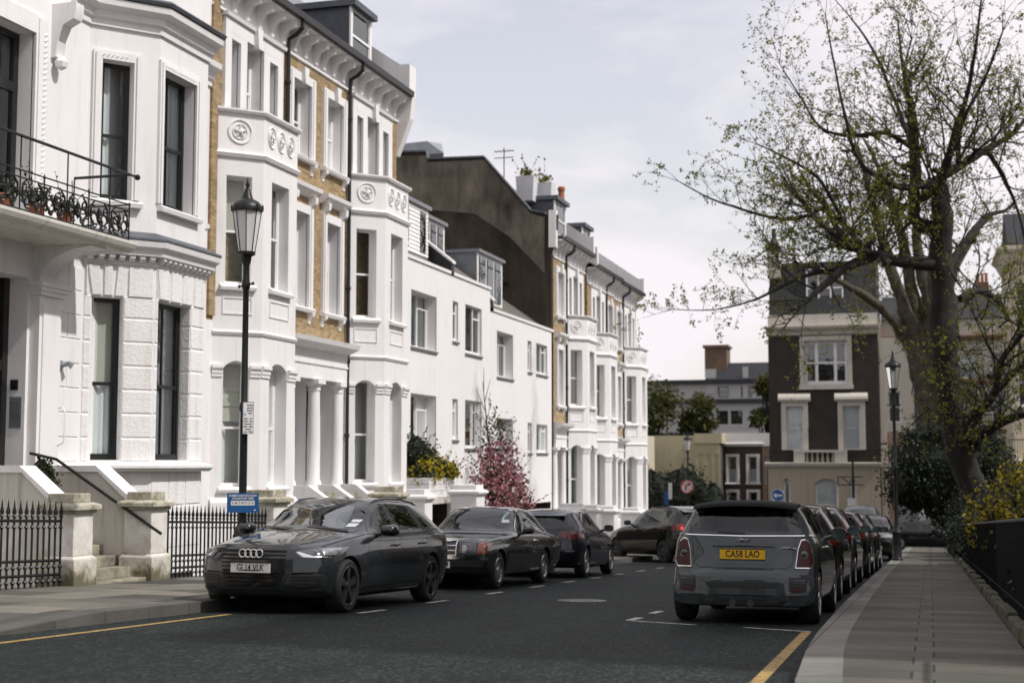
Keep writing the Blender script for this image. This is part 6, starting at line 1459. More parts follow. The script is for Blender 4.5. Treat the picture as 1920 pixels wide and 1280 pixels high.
# small pink house and pale building behind the trees
F = fr_y(-2.95, 95.2); t = thing('pink_house', 'narrow pink-walled house squeezed right of the dark brick house', 'house', (-1.9, 97, g)); m = MB()
op = [(.5, 1.3, .3, 2.4), (.5, 1.3, 3.8, 5.8)]; wall(m, F, 0, 2.1, g, 3.2, [op[0]]); m.build('lower_wall', 'pink stucco', t); m = MB(); wall(m, F, 0, 2.1, 3.2, 9.3, [op[1]]); m.fbox(F, 0, .4, 0, .1, g, 9.3); m.build('upper_wall', 'pale stucco', t)
for o in op: window(F, o, t)
m = MB(); m.fbox(F, .05, 2.05, -6, -.6, g, 9.2); m.build('interior', 'grey room', t)
F = fr_y(-.85, 104); t = thing('pale_house', 'long pale stucco house with slate roof, half hidden behind the bare trees', 'house', (3, 108, g)); m = MB(); ops = []
for k in range(4):
    u = .9 + k * 2.1
    for z0, z1 in ((.4, 2.9), (4.0, 6.4), (7.1, 8.8)): ops.append((u, u + 1.1, z0, z1))
wall(m, F, -2.2, 9.5, g, 11.3, ops, rev=.2); m.build('wall', 'pale stucco', t)
for o in ops: window(F, o, t, rev=.2, curtain='full')
m = MB()
for z, d in ((9.7, .5), (6.6, .25), (3.2, .3)): m.fprism(F, [(0, z), (d * .5, z + .1), (d, z + .3), (d, z + .4), (0, z + .45)], -2.2, 9.5)
m.build('cornice', 'pink stucco', t); m = MB(); m.fprism(F, [(.2, 11.3), (-4, 13.4), (-8, 11.3)], -2.2, 9.5); ro = m.build('roof', 'slate', t)
m = MB(); m.fbox(F, 4.4, 5.3, -4.4, -3.4, 12.6, 14.2); co = m.build('chimney', 'street brick', ro); m = MB()
for k in range(3): m.lathe(F.P(4.6 + k * .28, -3.9, 14.2), [(.12, 0), (.1, .6), (.13, .62), (.13, .7)], 8)
m.build('chimney_pot', 'terracotta', co); m = MB()
for k in range(60): m.fbox(F, -2 + k * .19, -2 + k * .19 + .04, .5, .54, 3.6, 4.5)
m.fbox(F, -2.2, 9.5, .5, .55, 4.5, 4.56); m.build('balcony_railing', 'iron', t); m = MB(); m.fbox(F, -2.1, 9.4, -7.5, -.7, g, 11.2); m.build('interior', 'grey room', t)
# cream house at the right edge
F = fr_y(4.45, 82); g = gz(82); t = thing('cream_house', 'cream house at the right edge with a columned porch and small iron balcony', 'house', (8, 85, g)); m = MB(); ops = [(.3, 1.35, 4.3, 6.8), (3.0, 4.2, 4.3, 6.8), (.3, 1.35, 8.5, 11), (3.0, 4.2, 8.5, 11), (3.0, 4.2, -1.8, 1.0)]
wall(m, F, 0, 8, g, 12.6, ops, rev=.25); m.add([F.P(0, 0, g), F.P(0, -8, g), F.P(0, -8, 12.6), F.P(0, 0, 12.6)], [(0, 1, 2, 3)]); m.build('wall', 'cream stucco', t); tr = MB()
for o in ops: surround(tr, F, o, .18, .08); window(F, o, t, rev=.25, bars=1)
tr.sweep(F, [(-.0, -6), (0, 0), (8, 0)], [(0, 12.0), (.15, 12.1), (.4, 12.6), (.6, 12.8), (.6, 13.0), (0, 13.1)]); tr.fprism(F, [(0, .9), (1.5, .9), (1.7, 1.15), (1.7, 1.35), (0, 1.4)], -.35, 2.6); tr.split('moulding', 'cream stucco', t)
for u in (-.05, 2.2):
    m = MB(); m.fbox(F, u - .2, u + .2, 1.0, 1.4, g, -2.4); m.fbox(F, u - .16, u + .16, 1.04, 1.36, -2.4, .6); m.fbox(F, u - .24, u + .24, .96, 1.44, .6, .9); m.build('porch_column', 'cream stucco', t)
m = MB(); m.fbox(F, -.3, 2.5, 1.45, 1.49, 2.4, 2.46)
for k in range(22): m.fbox(F, -.3 + k * .128, -.27 + k * .128, 1.45, 1.49, 1.4, 2.4)
m.build('balcony_railing', 'iron', t); m = MB(); m.fprism(F, [(.3, 13.1), (-4, 15.5), (-8, 13.1)], 0, 8); m.build('roof', 'slate', t); m = MB(); m.fbox(F, .1, 7.9, -7.5, -.7, g, 12.5); m.build('interior', 'grey room', t)
# yellow, cream and brown low buildings
g = gz(110)
F = fr_y(-20.6, 108); t = thing('yellow_house', 'low yellow house with a pale parapet, left of the small brown brick house', 'house', (-18, 110, g)); m = MB(); wall(m, F, 0, 5.2, g, 3.3); m.build('wall', 'yellow stucco', t)
FS = Frame(F.P(5.2, 0, 0)[:2], Vector((1, .55)), Vector((.55, -1)).normalized()); m = MB(); ops = [(.35, .8, -1.0, 2.6), (1.05, 1.5, -1.0, 2.6), (1.7, 2.1, -1.0, 2.6)]
wall(m, F, 3.6, 5.4, 2.6, 3.3, d=.05); ops = [(3.85, 4.25, -1.0, 1.9), (4.45, 4.85, -1.0, 1.9), (5.0, 5.3, -1.0, 1.9)]; wall(m, F, 3.6, 5.5, g, 2.6, ops, d=.05); m.fbox(F, 3.5, 5.6, -4, .15, 2.7, 3.45); m.fbox(F, 3.55, 5.55, .05, .12, -1.45, -1.2); m.build('front_bay', 'yellow stucco', t)
for o in ops: window(F, o, t, d=.05, curtain='full')
m = MB(); m.fbox(F, .1, 5.4, -6, -.5, g, 3.2); m.build('interior', 'grey room', t)
F = fr_y(-26, 100); t = thing('cream_villa', 'cream building with a projecting cornice just past the end of the white terrace', 'house', (-23, 103, g)); m = MB(); ops = [(4.2, 4.5, -.6, 1.2), (5.0, 5.3, -.6, 1.2), (2.6, 2.9, -.6, 1.2)]; wall(m, F, 0, 6.2, g, 3.2, ops); m.fprism(F, [(0, 3.2), (.3, 3.3), (.4, 3.6), (0, 3.7)], 0, 6.4); m.add([F.P(6.2, 0, g), F.P(6.2, -6, g), F.P(6.2, -6, 3.2), F.P(6.2, 0, 3.2)], [(0, 1, 2, 3)]); m.build('wall', 'cream stucco', t)
for o in ops: window(F, o, t)
m = MB(); m.fbox(F, .1, 6.1, -6, -.5, g, 3.1); m.build('interior', 'grey room', t)
F = fr_y(-15.3, 110); t = thing('brown_house', 'small brown brick house with white window surrounds and white parapet', 'house', (-13.5, 112, g)); m = MB(); ops = [(.5, 1.15, -.3, 1.7), (2.05, 2.7, -.3, 1.7), (.5, 1.15, -3.0, -1.0), (2.05, 2.7, -3.0, -1.0)]
wall(m, F, 0, 3.1, g, 2.5, ops); m.build('brick_wall', 'brown brick', t); tr = MB()
for o in ops: surround(tr, F, o, .2, .08); window(F, o, t, curtain='half' if o[2] > -1 else None)
tr.fbox(F, -.1, 4.1, -5, .12, 2.5, 3.5); tr.fprism(F, [(.1, 2.55), (.25, 2.7), (.1, 2.75)], -.1, 3.2); tr.split('moulding', 'white paint', t); m = MB(); ops = [(3.25, 3.75, -.4, 1.7)]; wall(m, F, 3.1, 4.0, g, 2.5, ops, d=.02); m.build('side_wall', 'sunlit brick', t); window(F, ops[0], t, d=.02, curtain='full'); m = MB(); m.fbox(F, .1, 3.9, -5, -.5, g, 2.4); m.build('interior', 'grey room', t)  # side wall lies in the front plane; its sunlight is put into the brick colour
# mansion block far behind
F = fr_y(-32, 160); g = gz(160); t = thing('mansion_block', 'large pale grey mansion block with dark roofs and balconies far behind the trees', 'apartment building', (-20, 165, g)); m = MB(); ops = [(u, u + 1.3, 5.6, 7.1) for u in (9.2, 10.8, 13.0, 15.0, 17.0)] + [(u, u + 1.2, 8.6, 9.8) for u in (9.4, 12, 14.6, 17)]
wall(m, F, -6, 20, g, 10.2, ops, rev=.3); m.build('wall', 'mansion wall' if 'mansion wall' in MATS else (stucco('mansion wall', (.40, .40, .39), .5), 'mansion wall')[1], t)
for o in ops: window(F, o, t, rev=.3, fm='iron')
m = MB()
for z in (4.2, 8.0, 10.2): m.fbox(F, -6, 20, 0, .5, z, z + .4)
m.build('band', 'slate', t); m = MB(); m.fprism(F, [(.3, 10.6), (-2, 12.6), (-8, 12.8), (-9, 10.6)], 8, 20); ro = m.build('roof', 'slate', t); m = MB(); m.fbox(F, 7.8, 10.3, -4, -1, 11, 14.3); m.fbox(F, 7.6, 10.5, -4.2, -.8, 14.3, 14.6); m.build('chimney', 'street brick', ro)
m = MB(); m.fbox(F, 8, 9.2, 0, .1, 9, 11.8); m.fbox(F, 12.2, 12.8, 0, .1, 8.4, 12.0); m.split('white_chimney_breast', 'mansion wall', t); m = MB(); m.fbox(F, -5.9, 19.9, -7, -.8, g, 10.1); m.build('interior', 'grey room', t)
F = fr_y(-25, 150); t = thing('red_brick_block', 'dark red brick building with balcony flowers, low behind the yellow house', 'apartment building', (-16, 152, g)); m = MB(); ops = [(u, u + 1.0, 1.2, 3.4) for u in (5, 7, 9, 11, 13, 15)]; wall(m, F, 0, 18, g, 4.3, ops, rev=.3); m.build('brick_wall', 'brown brick', t)
for o in ops: window(F, o, t, rev=.3)
m = MB(); m.fbox(F, 0, 18, 0, .6, 4.3, 4.6); m.fbox(F, 0, 18, -4, .1, g, 1.0) if False else None; m.build('cornice', 'mansion wall', t); m = MB(); m.fbox(F, .1, 17.9, -3, -.8, g, 4.2); m.build('interior', 'dark room', t)
# white garden wall and piers by the hedge at the end of the terrace
t = thing('garden_wall', 'low white garden wall in front of the dark hedge past the terrace', 'garden wall', (-17, 77.5, gz(77))); g = gz(77); m = MB(); m.box(-17.6, -13.4, 77.2, 77.5, g, g + 1.35); m.box(-17.7, -13.3, 77.1, 77.6, g + 1.35, g + 1.5); m.build('wall', 'white stucco', t); m = MB()
for x in (-17.3, -14.9, -13.4): m.box(x - .3, x + .3, 77.0, 77.7, g, g + 1.7); m.box(x - .4, x + .4, 76.9, 77.8, g + 1.7, g + 1.9)
m.build('pier', 'white stucco', t)
# houses on the other side of the street, outside the frame: they shade the road and are mirrored in glass and paint
def side_house(y0, w, h, x=9.2, mat='street brick', U=(0, 1), N=(-1, 0)):
    F = Frame((x, y0), U, N); g = gz(y0); t = thing('street_house', 'plain terraced house standing outside the picture', 'house', (x, y0 + w / 2, g), group='houses on the unseen side'); m = MB(); ops = [(u, u + 1.1, z, z + 2.0) for u in (1, 3.4) for z in (1, 4.3, 7.6, 10.9, 14.2) if z + 2.6 < h]
    wall(m, F, 0, w, g - .3, h, ops); m.add([F.P(0, 0, g - .3), F.P(0, -9, g - .3), F.P(0, -9, h), F.P(0, 0, h)], [(0, 1, 2, 3)]); m.add([F.P(w, 0, g - .3), F.P(w, -9, g - .3), F.P(w, -9, h), F.P(w, 0, h)], [(0, 1, 2, 3)]); m.add([F.P(0, -9, g - .3), F.P(w, -9, g - .3), F.P(w, -9, h), F.P(0, -9, h)], [(0, 1, 2, 3)]); m.build('wall', mat, t)
    for o in ops: window(F, o, t, curtain='full')
    m = MB(); m.fprism(F, [(.3, h), (-4.5, h + 2.2), (-9, h)], 0, w); m.build('roof', 'slate', t)
for k in range(5): side_house(10.2 + 5.6 * k, 5.6, 18.6 + (k % 3) * .5, mat=('street brick', 'stained stucco')[k % 3 == 1])
for k in range(6): side_house(-24, 6, 13.5 + (k % 2), -26 + 6.0 * k, ('stained stucco', 'street brick')[k % 2], (1, 0), (0, 1))
for k in range(4): side_house(-14 + 6.4 * k, 6.4, 13.8, -15.3, 'stained stucco', (0, 1), (1, 0))
LIMBS1 = [[(1.7, 50, -1.52, 0.5), (1.5, 50, -0.12, 0.46), (1.01, 50, 1.65, 0.44), (0.66, 50, 3.44, 0.43), (0.57, 50, 5.25, 0.44), (0.55, 50, 6.7, 0.42), (0.57, 50, 8.15, 0.4), (0.61, 50, 9.25, 0.34), (0.61, 50.2, 10.57, 0.26)], [(0.58, 50, 7.79, 0.22), (-0.56, 49.4, 7.9, 0.21), (-1.58, 48.8, 8.03, 0.18), (-2.43, 48.2, 7.66, 0.15), (-3.18, 47.6, 6.99, 0.12), (-3.75, 47, 6.36, 0.07)], [(0.61, 50, 9.06, 0.24), (-0.19, 50.5, 9.4, 0.22), (-0.27, 50.7, 10.34, 0.2), (-0.21, 50.8, 11.67, 0.18), (-0.25, 51, 12.95, 0.15), (-0.44, 51.2, 14.25, 0.09), (-0.6, 51.5, 15.69, 0.05), (-0.68, 51.6, 16.9, 0.02)], [(0.61, 50.2, 10.57, 0.22), (0.19, 49.7, 10.57, 0.16), (-0.5, 49, 10.37, 0.12), (-1.17, 48.2, 10.47, 0.1), (-1.98, 47.5, 11.09, 0.07), (-2.36, 47, 12.43, 0.05), (-2.7, 46.8, 14.36, 0.03), (-2.91, 46.7, 15.78, 0.015)], [(0.19, 50.2, 10.63, 0.18), (1.24, 51, 11.4, 0.15), (2.21, 52, 12.15, 0.12), (3.17, 53, 12.89, 0.09), (3.99, 54, 14.04, 0.05)], [(0.6, 50, 7.42, 0.2), (1.2, 51, 8.45, 0.16), (1.74, 52, 9.33, 0.13), (2.19, 53, 9.95, 0.1), (2.88, 54, 10.28, 0.06)], [(-1.24, 49, 8.08, 0.14), (-2.24, 48, 8.25, 0.12), (-2.86, 47, 8.62, 0.1), (-3.39, 46.2, 9.06, 0.08), (-3.76, 45.8, 9.6, 0.06)], [(-1.93, 48.8, 8.12, 0.13), (-2.82, 49.4, 9.13, 0.1), (-3.23, 49.8, 10.05, 0.09), (-3.72, 50.2, 10.66, 0.07)], [(-3.22, 49.7, 9.98, 0.08), (-4.18, 49.2, 9.53, 0.07), (-5.09, 48.5, 9.53, 0.055), (-6.14, 47.8, 9.81, 0.045), (-6.91, 47.4, 10.07, 0.03), (-7.88, 47, 10.62, 0.015)], [(-0.24, 50.8, 11.86, 0.1), (-0.65, 52, 13.5, 0.08), (-1.56, 53, 16.2, 0.05), (-2.32, 53.5, 17.62, 0.03), (-3.0, 54, 18.67, 0.015)], [(-0.24, 50.8, 12.05, 0.1), (-1.17, 50, 12.5, 0.08), (-2.21, 49, 12.25, 0.07), (-3.2, 48, 12.36, 0.05), (-3.84, 47.4, 13.35, 0.03), (-4.45, 47, 14.38, 0.015)], [(0.61, 50.2, 10.57, 0.16), (1.1, 49.4, 12.21, 0.12), (1.54, 48.8, 13.49, 0.08), (1.82, 48.2, 14.92, 0.05), (2.0, 47.8, 16.22, 0.03)], [(1.24, 51, 11.4, 0.1), (1.3, 50.5, 12.63, 0.08), (2.09, 49.5, 13.99, 0.05), (2.67, 48.5, 15.3, 0.03)], [(2.21, 52, 12.15, 0.1), (2.77, 53, 11.37, 0.08), (3.33, 54, 10.16, 0.05), (3.6, 54.5, 8.86, 0.03)], [(1.14, 50, 1.48, 0.2), (1.43, 49, 2.65, 0.15), (2.04, 48, 3.31, 0.125), (2.23, 47.4, 4.31, 0.105), (2.72, 47, 4.94, 0.08), (3.25, 46.6, 5.56, 0.05)], [(2.04, 48, 3.31, 0.12), (2.67, 48.4, 4.03, 0.1), (3.28, 48.7, 4.55, 0.06)], [(1.21, 50, 1.56, 0.2), (2.17, 49, 2.42, 0.15), (3.02, 48, 2.72, 0.1), (3.71, 47.5, 3.28, 0.06)], [(1.14, 50, 6.68, 0.14), (1.69, 51, 7.05, 0.11), (2.39, 52, 6.86, 0.09), (2.8, 53, 6.2, 0.06)], [(-1.58, 48.8, 8.03, 0.1), (-2.4, 48, 8.88, 0.08), (-3.17, 47, 10.35, 0.06), (-4.13, 46.4, 11.0, 0.04), (-5.12, 46, 11.5, 0.02)], [(-2.43, 48.2, 7.66, 0.08), (-3.94, 47.4, 7.26, 0.06), (-5.28, 46.8, 6.53, 0.04), (-6.6, 46.2, 6.15, 0.02), (-7.94, 45.8, 6.15, 0.012)]]
LIMBS2 = [[(0.2, 86, -2.85, 0.95), (0.05, 86, 3.28, 0.78), (-0.17, 86, 6.37, 0.74), (-0.43, 86, 8.09, 0.66)], [(-0.43, 86, 7.94, 0.5), (-1.32, 85.5, 10.73, 0.36), (-2.23, 85, 13.83, 0.28), (-2.85, 84.5, 16.45, 0.2), (-3.58, 84, 19.61, 0.1)], [(-0.31, 86, 7.93, 0.5), (-0.67, 86.5, 10.82, 0.38), (-1.26, 87, 14.73, 0.28), (-2.54, 87.5, 19.03, 0.14), (-3.33, 88, 20.83, 0.08)], [(-0.05, 86, 7.62, 0.5), (0.22, 86.3, 10.14, 0.4), (-0.3, 86.6, 13.67, 0.3), (-0.36, 86.9, 16.59, 0.2)], [(0.15, 86, 7.3, 0.45), (0.89, 86.6, 9.52, 0.34), (1.79, 87.2, 12.71, 0.24), (3.16, 87.8, 14.97, 0.14)], [(-0.62, 86, 7.63, 0.4), (-2.08, 85, 9.76, 0.3), (-3.67, 84, 11.01, 0.22), (-5.09, 83, 11.8, 0.12)], [(0.43, 86, 6.67, 0.34), (0.73, 85.4, 9.41, 0.3), (0.35, 85, 11.86, 0.22), (0.61, 84.6, 14.27, 0.14)]]
# ------------------------------------------------------------------ trees and plants
leafmat('spring leaf', [(.05, .06, .008), (.14, .15, .016), (.27, .26, .035)], .5)
leafmat('dark leaf', [(.006, .012, .006), (.012, .022, .010), (.022, .036, .014)], .15); leafmat('mid leaf', [(.02, .03, .008), (.045, .06, .016), (.08, .09, .022)], .35)
leafmat('gold leaf', [(.16, .14, .012), (.40, .31, .02), (.65, .5, .04)], .35); leafmat('sunny leaf', [(.06, .06, .01), (.20, .18, .016), (.48, .38, .035)], .4)  # gold albedo raised to stand in for sun on the yellow bush
leafmat('blossom', [(.16, .045, .06), (.40, .15, .19), (.58, .33, .36)], .35); leafmat('bronze leaf', [(.03, .016, .010), (.055, .035, .012), (.05, .055, .015)], .3); leafmat('olive leaf', [(.035, .04, .012), (.075, .08, .02), (.14, .13, .03)], .35)
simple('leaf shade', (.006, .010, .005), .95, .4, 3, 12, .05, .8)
def rdir(r): 
    while True:
        v = Vector((r.uniform(-1, 1), r.uniform(-1, 1), r.uniform(-1, 1)))
        if .05 < v.length < 1: return v.normalized()
def leaf(mb, p, s, r, mi=0, d=None):
    a = d or rdir(r); b = a.cross(rdir(r)); b = b.normalized() if b.length > .01 else Vector((0, 0, 1)); w = s * r.uniform(.32, .5)
    l = s * r.uniform(.8, 1.3); c = a.cross(b) * w * .35
    mb.v += [p, p + a * l * .5 + b * w + c, p + a * l, p + a * l * .5 - b * w + c]; o = len(mb.v) - 4
    mb.f.append([o, o + 1, o + 2, o + 3]); mb.m.append(mi)
def grow(wood, lv, p, d, ln, rad, level, r, up=.1, leafs=.09, twig_leaves=5, spread=.75):
    n = max(2, int(ln / (.45 if level < 2 else .3))); pts = [p.copy()]; rs = [rad]; q = p.copy(); d = d.normalized()
    for i in range(n):
        d = (d + rdir(r) * .22 + Vector((0, 0, up - (.10 if level >= 2 and r.random() < .5 else 0)))).normalized(); q = q + d * ln / n; pts.append(q.copy()); rs.append(rad * (1 - .8 * (i + 1) / n))
        if level < 3:
            k = 1 if r.random() < (.9 if level < 2 else .8) else 0
            for _ in range(k + (1 if level == 1 and r.random() < .5 else 0)):
                c = (d + rdir(r) * spread * 1.3).normalized(); grow(wood, lv, q, c, ln * r.uniform(.34, .6), max(.005, rad * .5), level + 1, r, up, leafs, twig_leaves, spread)
        if level >= 2 and r.random() < .9:
            for _ in range(twig_leaves if i > n * .3 else 2):
                leaf(lv, q + rdir(r) * .07, leafs * r.uniform(.6, 1.25), r)
    wood.tube(pts, rs, 5 if level < 2 else 3, cap=False)
    if level >= 2:
        for _ in range(twig_leaves): leaf(lv, q + rdir(r) * .06, leafs * r.uniform(.7, 1.3), r)
def limb_tree(name, label, limbs, seed, bark, loc, twigs, leafs, tl, Lr, rmin=0, up=.10):
    r = random.Random(seed); t = thing(name, label, 'tree', loc); tr = MB(); wood = MB(); lv = MB()
    def smooth(l):
        P = [Vector(p[:3]) for p in l]; Q = []; Rr = []
        for i in range(len(P) - 1):
            p0, p1, p2, p3 = P[max(0, i - 1)], P[i], P[i + 1], P[min(len(P) - 1, i + 2)]
            for k in range(4):
                u = k / 4; Q.append(.5 * ((2 * p1) + (p2 - p0) * u + (2 * p0 - 5 * p1 + 4 * p2 - p3) * u * u + (3 * p1 - p0 - 3 * p2 + p3) * u ** 3)); Rr.append(l[i][3] + (l[i + 1][3] - l[i][3]) * u)
        Q.append(P[-1]); Rr.append(l[-1][3]); return Q, Rr
    for li, l in enumerate(limbs):
        Q, Rr = smooth(l); Rr = [x * r.uniform(.9, 1.12) for x in Rr]; Q = [q + rdir(r) * rr * .16 for q, rr in zip(Q, Rr)]
        (tr if li == 0 else wood).tube(Q, Rr, 12 if Rr[0] > .2 else 7)
        if li == 0:
            for _ in range(10): k = r.randrange(len(Q) // 2, len(Q)); grow(wood, lv, Q[k], rdir(r), r.uniform(.5, 1.6), .02, 2, r, .05, leafs, tl)
            continue
        for k, (q, rr) in enumerate(zip(Q, Rr)):
            if k % 5 == 2 and .05 < rr < .2:   # pollard knuckles
                c = rdir(r); tp = q + c * (rr + r.uniform(.1, .4)); wood.tube([q, q + (tp - q) * .6, tp, tp + c * rr * .5], [rr * .6, rr * .5, rr * .8, rr * .3], 6)
            if rr < rmin and k > 1: pass
            if r.random() < twigs:
                d = (Q[min(k + 1, len(Q) - 1)] - Q[max(0, k - 1)]).normalized(); c = (d * .5 + rdir(r) * .9 + Vector((0, 0, .25))).normalized()
                grow(wood, lv, q, c, r.uniform(*Lr) * min(1, .34 + rr * 6), max(.010, min(.045, rr * .4)), 1, r, up, leafs, tl)
        d = (Q[-1] - Q[-2]).normalized()
        for _ in range(2): grow(wood, lv, Q[-1], d + rdir(r) * .4, r.uniform(*Lr) * .5, max(.012, Rr[-1] * .7), 1, r, up, leafs, tl)
    tr.build('trunk', bark, t, smooth=True); wood.build('limbs', bark if seed % 2 else 'twig', t, smooth=True); lv.build('crown', 'spring leaf', t)
    return len(lv.f), len(wood.f)
print('tree', limb_tree('plane_tree', 'tall bare spring tree with a straight dark trunk leaning over the right pavement', LIMBS1, 11, 'bark', (1.8, 50, gz(50)), .8, .078, 3, (1.5, 3.4)))
print('tree', limb_tree('pollarded_tree', 'thick pollarded tree with mottled sunlit trunk behind the straight dark one', LIMBS2, 5, 'plane bark', (0, 86, gz(86)), .3, .12, 2, (1.4, 3.2)))
def blob(mb, c, rx, ry, rz, r, mi, n=10):
    c = Vector(c); o = []; k = n; ph = [r.random() * 6 for _ in range(4)]
    for i in range(k + 1):
        th = math.pi * i / k
        for j in range(2 * k):
            f = math.pi * j / k; w = 1 + .13 * math.sin(3 * f + ph[0] + 2 * th) + .1 * math.sin(5 * th + ph[1] + f) + .07 * math.sin(7 * f + ph[2])
            o.append(c + Vector((rx * w * math.sin(th) * math.cos(f), ry * w * math.sin(th) * math.sin(f), rz * w * math.cos(th))))
    mb.add(o, [(i * 2 * k + j, i * 2 * k + (j + 1) % (2 * k), (i + 1) * 2 * k + (j + 1) % (2 * k), (i + 1) * 2 * k + j) for i in range(k) for j in range(2 * k)], mi)
def shrub(name, label, cat, loc, blobs, n, size, mats, seed, group=None, trunk=None, core=.78, crown='crown', zmin=None, sprig=0):
    r = random.Random(seed); t = thing(name, label, cat, loc, group=group); mb = MB(); tot = sum(b[3] * b[4] + b[4] * b[5] + b[3] * b[5] for b in blobs); sp = MB()
    for b in blobs:
        c = Vector(b[:3]); rx, ry, rz = b[3:6]
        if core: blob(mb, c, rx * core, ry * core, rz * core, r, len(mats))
        k = int(n * (rx * ry + ry * rz + rx * rz) / tot); ph = [r.random() * 6 for _ in range(3)]
        for _ in range(k):
            d = rdir(r); f = r.uniform(.62 if core else .1, 1.08) * (1 + .16 * math.sin(4 * d.x + 3 * d.z + ph[0]) + .12 * math.sin(6 * d.y + ph[1] + 5 * d.z)); p = c + Vector((d.x * rx, d.y * ry, d.z * rz)) * f
            if zmin is not None and p.z < zmin: continue
            leaf(mb, p, size * r.uniform(.6, 1.3), r, min(len(mats) - 1, int(r.random() * len(mats) * 1.0)))
        for _ in range(int(sprig)):
            d = rdir(r); d.z = abs(d.z); p = c + Vector((d.x * rx, d.y * ry, d.z * rz)) * .95; e = p + d * size * r.uniform(2, 5) + Vector((0, 0, size * 1.5)); sp.tube([p, e], [.008, .003], 3, cap=False)
            for k2 in range(5): leaf(mb, p + (e - p) * (k2 + 1) / 5, size * .8, r, r.randrange(len(mats)))
    if trunk:
        m = MB(); 
        for pts, rr in trunk: m.tube(pts, rr, 8)
        m.build('trunk', 'bark', t, smooth=True)
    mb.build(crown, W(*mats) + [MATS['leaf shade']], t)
    if sp.v: sp.build('sprig_stems', 'twig', t)  # bare stems of the sprigs only; their leaves go into the crown mesh
    return t
shrub('evergreen_tree', 'dense dark evergreen tree hanging over the far end of the right pavement', 'tree', (1.7, 58, gz(58)), [(.6, 58, .9, 2.1, 1.8, 1.7), (2.0, 58.5, .6, 1.4, 1.6, 1.9), (-.6, 58, .4, 1.15, 1.2, 1.25), (1.6, 57.5, -1.0, 1.5, 1.4, 1.5), (.4, 58.3, 2.1, 1.4, 1.2, .8), (2.9, 59, -.2, 1.0, 1.2, 1.1), (.9, 58, -.4, 1.2, 1.2, 1.1)], 24000, .115, ['dark leaf'], 3, trunk=[([(1.7, 58, gz(58)), (1.6, 58, 0), (1.2, 58, 1.6)], [.2, .16, .08])], sprig=14)
GH = 'dark shrubs behind the right fence'
for k, (x, y, h, w, lab) in enumerate(((2.3, 12.5, 1.15, 1.0, 'dark leafy shrub nearest the camera behind the right fence'), (2.0, 17, 1.28, 1.15, 'second dark shrub behind the right fence'), (1.95, 22, 1.42, 1.2, 'third dark shrub behind the fence, in front of the yellow-green bush'), (1.8, 34, 1.75, 1.2, 'dark shrub behind the fence just past the yellow-green bush'), (1.75, 40, 1.8, 1.2, 'dark shrub spilling over the low plinth near the far lamp post'), (1.6, 46, 2.0, 1.3, 'dark shrub at the foot of the straight tree trunk'), (1.6, 52, 2.3, 1.3, 'tall dark shrub under the evergreen tree'))):
    g = gz(y); shrub('hedge_shrub', lab, 'shrub', (x, y, g), [(x, y - .9, g + h * .45, w * .8, 1.5, h * .52), (x + .1, y + 1.0, g + h * .5, w * .85, 1.6, h * .58), (x - .25, y, g + h * .35, w * .7, 1.9, h * .42)], 3000, .10, ['dark leaf', 'dark leaf', 'mid leaf'] if k in (1, 2, 3) else ['dark leaf'], 20 + k, GH, sprig=16)
g = gz(28); shrub('yellow_bush', 'bright yellow-green bush behind the fence at the right edge', 'bush', (2.0, 26.5, g), [(1.95, 27, g + 1.45, .8, 1.3, .8), (1.55, 28.8, g + 1.25, .78, 1.2, .85), (2.3, 25.2, g + 1.5, .9, 1.2, .75), (1.9, 27.5, g + .7, .8, 1.8, .6), (1.8, 22.5, g + 1.45, .7, 1.2, .6)], 8500, .085, ['gold leaf', 'sunny leaf', 'sunny leaf'], 31, sprig=26)
# left side
t = shrub('topiary_bush', 'small clipped dark topiary bush on the stone landing by the black door', 'topiary', (-13.65, 19.85, .15), [(-13.65, 19.85, .78, .24, .24, .38), (-13.65, 19.85, 1.0, .15, .15, .22)], 1500, .05, ['dark leaf', 'mid leaf'], 41); m = MB(); m.lathe((-13.65, 19.85, .15), [(.13, 0), (.19, .32), (.21, .34), (.18, .36)], 14); m.build('pot', 'iron', t, smooth=35)
t = thing('plank_planter', 'white plank planter box at first step level beside the low white house', 'planter', (-14.7, 41, .1)); m = MB()
for k in range(3): m.box(-15.15, -14.15, 39.75, 42.1, .13 + .2 * k, .13 + .2 * k + .19)
m.build('planks', 'white stucco', t, bevel=.012); m = MB(); m.box(-15.19, -14.05, 39.7, 42.3, -.05, .12); m.build('slab', 'stained stucco', t); m = MB(); m.lathe((-14.2, 42.0, gz(42)), [(.16, 0), (.16, 1.75)], 14); m.build('post', 'white stucco', t, smooth=35)
shrub('golden_shrub', 'golden yellow shrub in the white plank planter', 'shrub', (-14.5, 40.8, .7), [(-14.5, 40.2, .85, .5, .6, .42), (-14.4, 41.3, .95, .5, .7, .35), (-14.3, 41.9, .9, .35, .45, .25)], 2600, .09, ['gold leaf', 'gold leaf', 'mid leaf'], 43, sprig=8)
shrub('green_shrub', 'dark green shrub rising behind the golden shrub in the planter', 'shrub', (-14.8, 40.2, .8), [(-14.75, 40.2, 1.5, .4, .5, .5), (-14.7, 40.6, 1.3, .45, .6, .4)], 1300, .10, ['dark leaf', 'mid leaf'], 44, sprig=10)
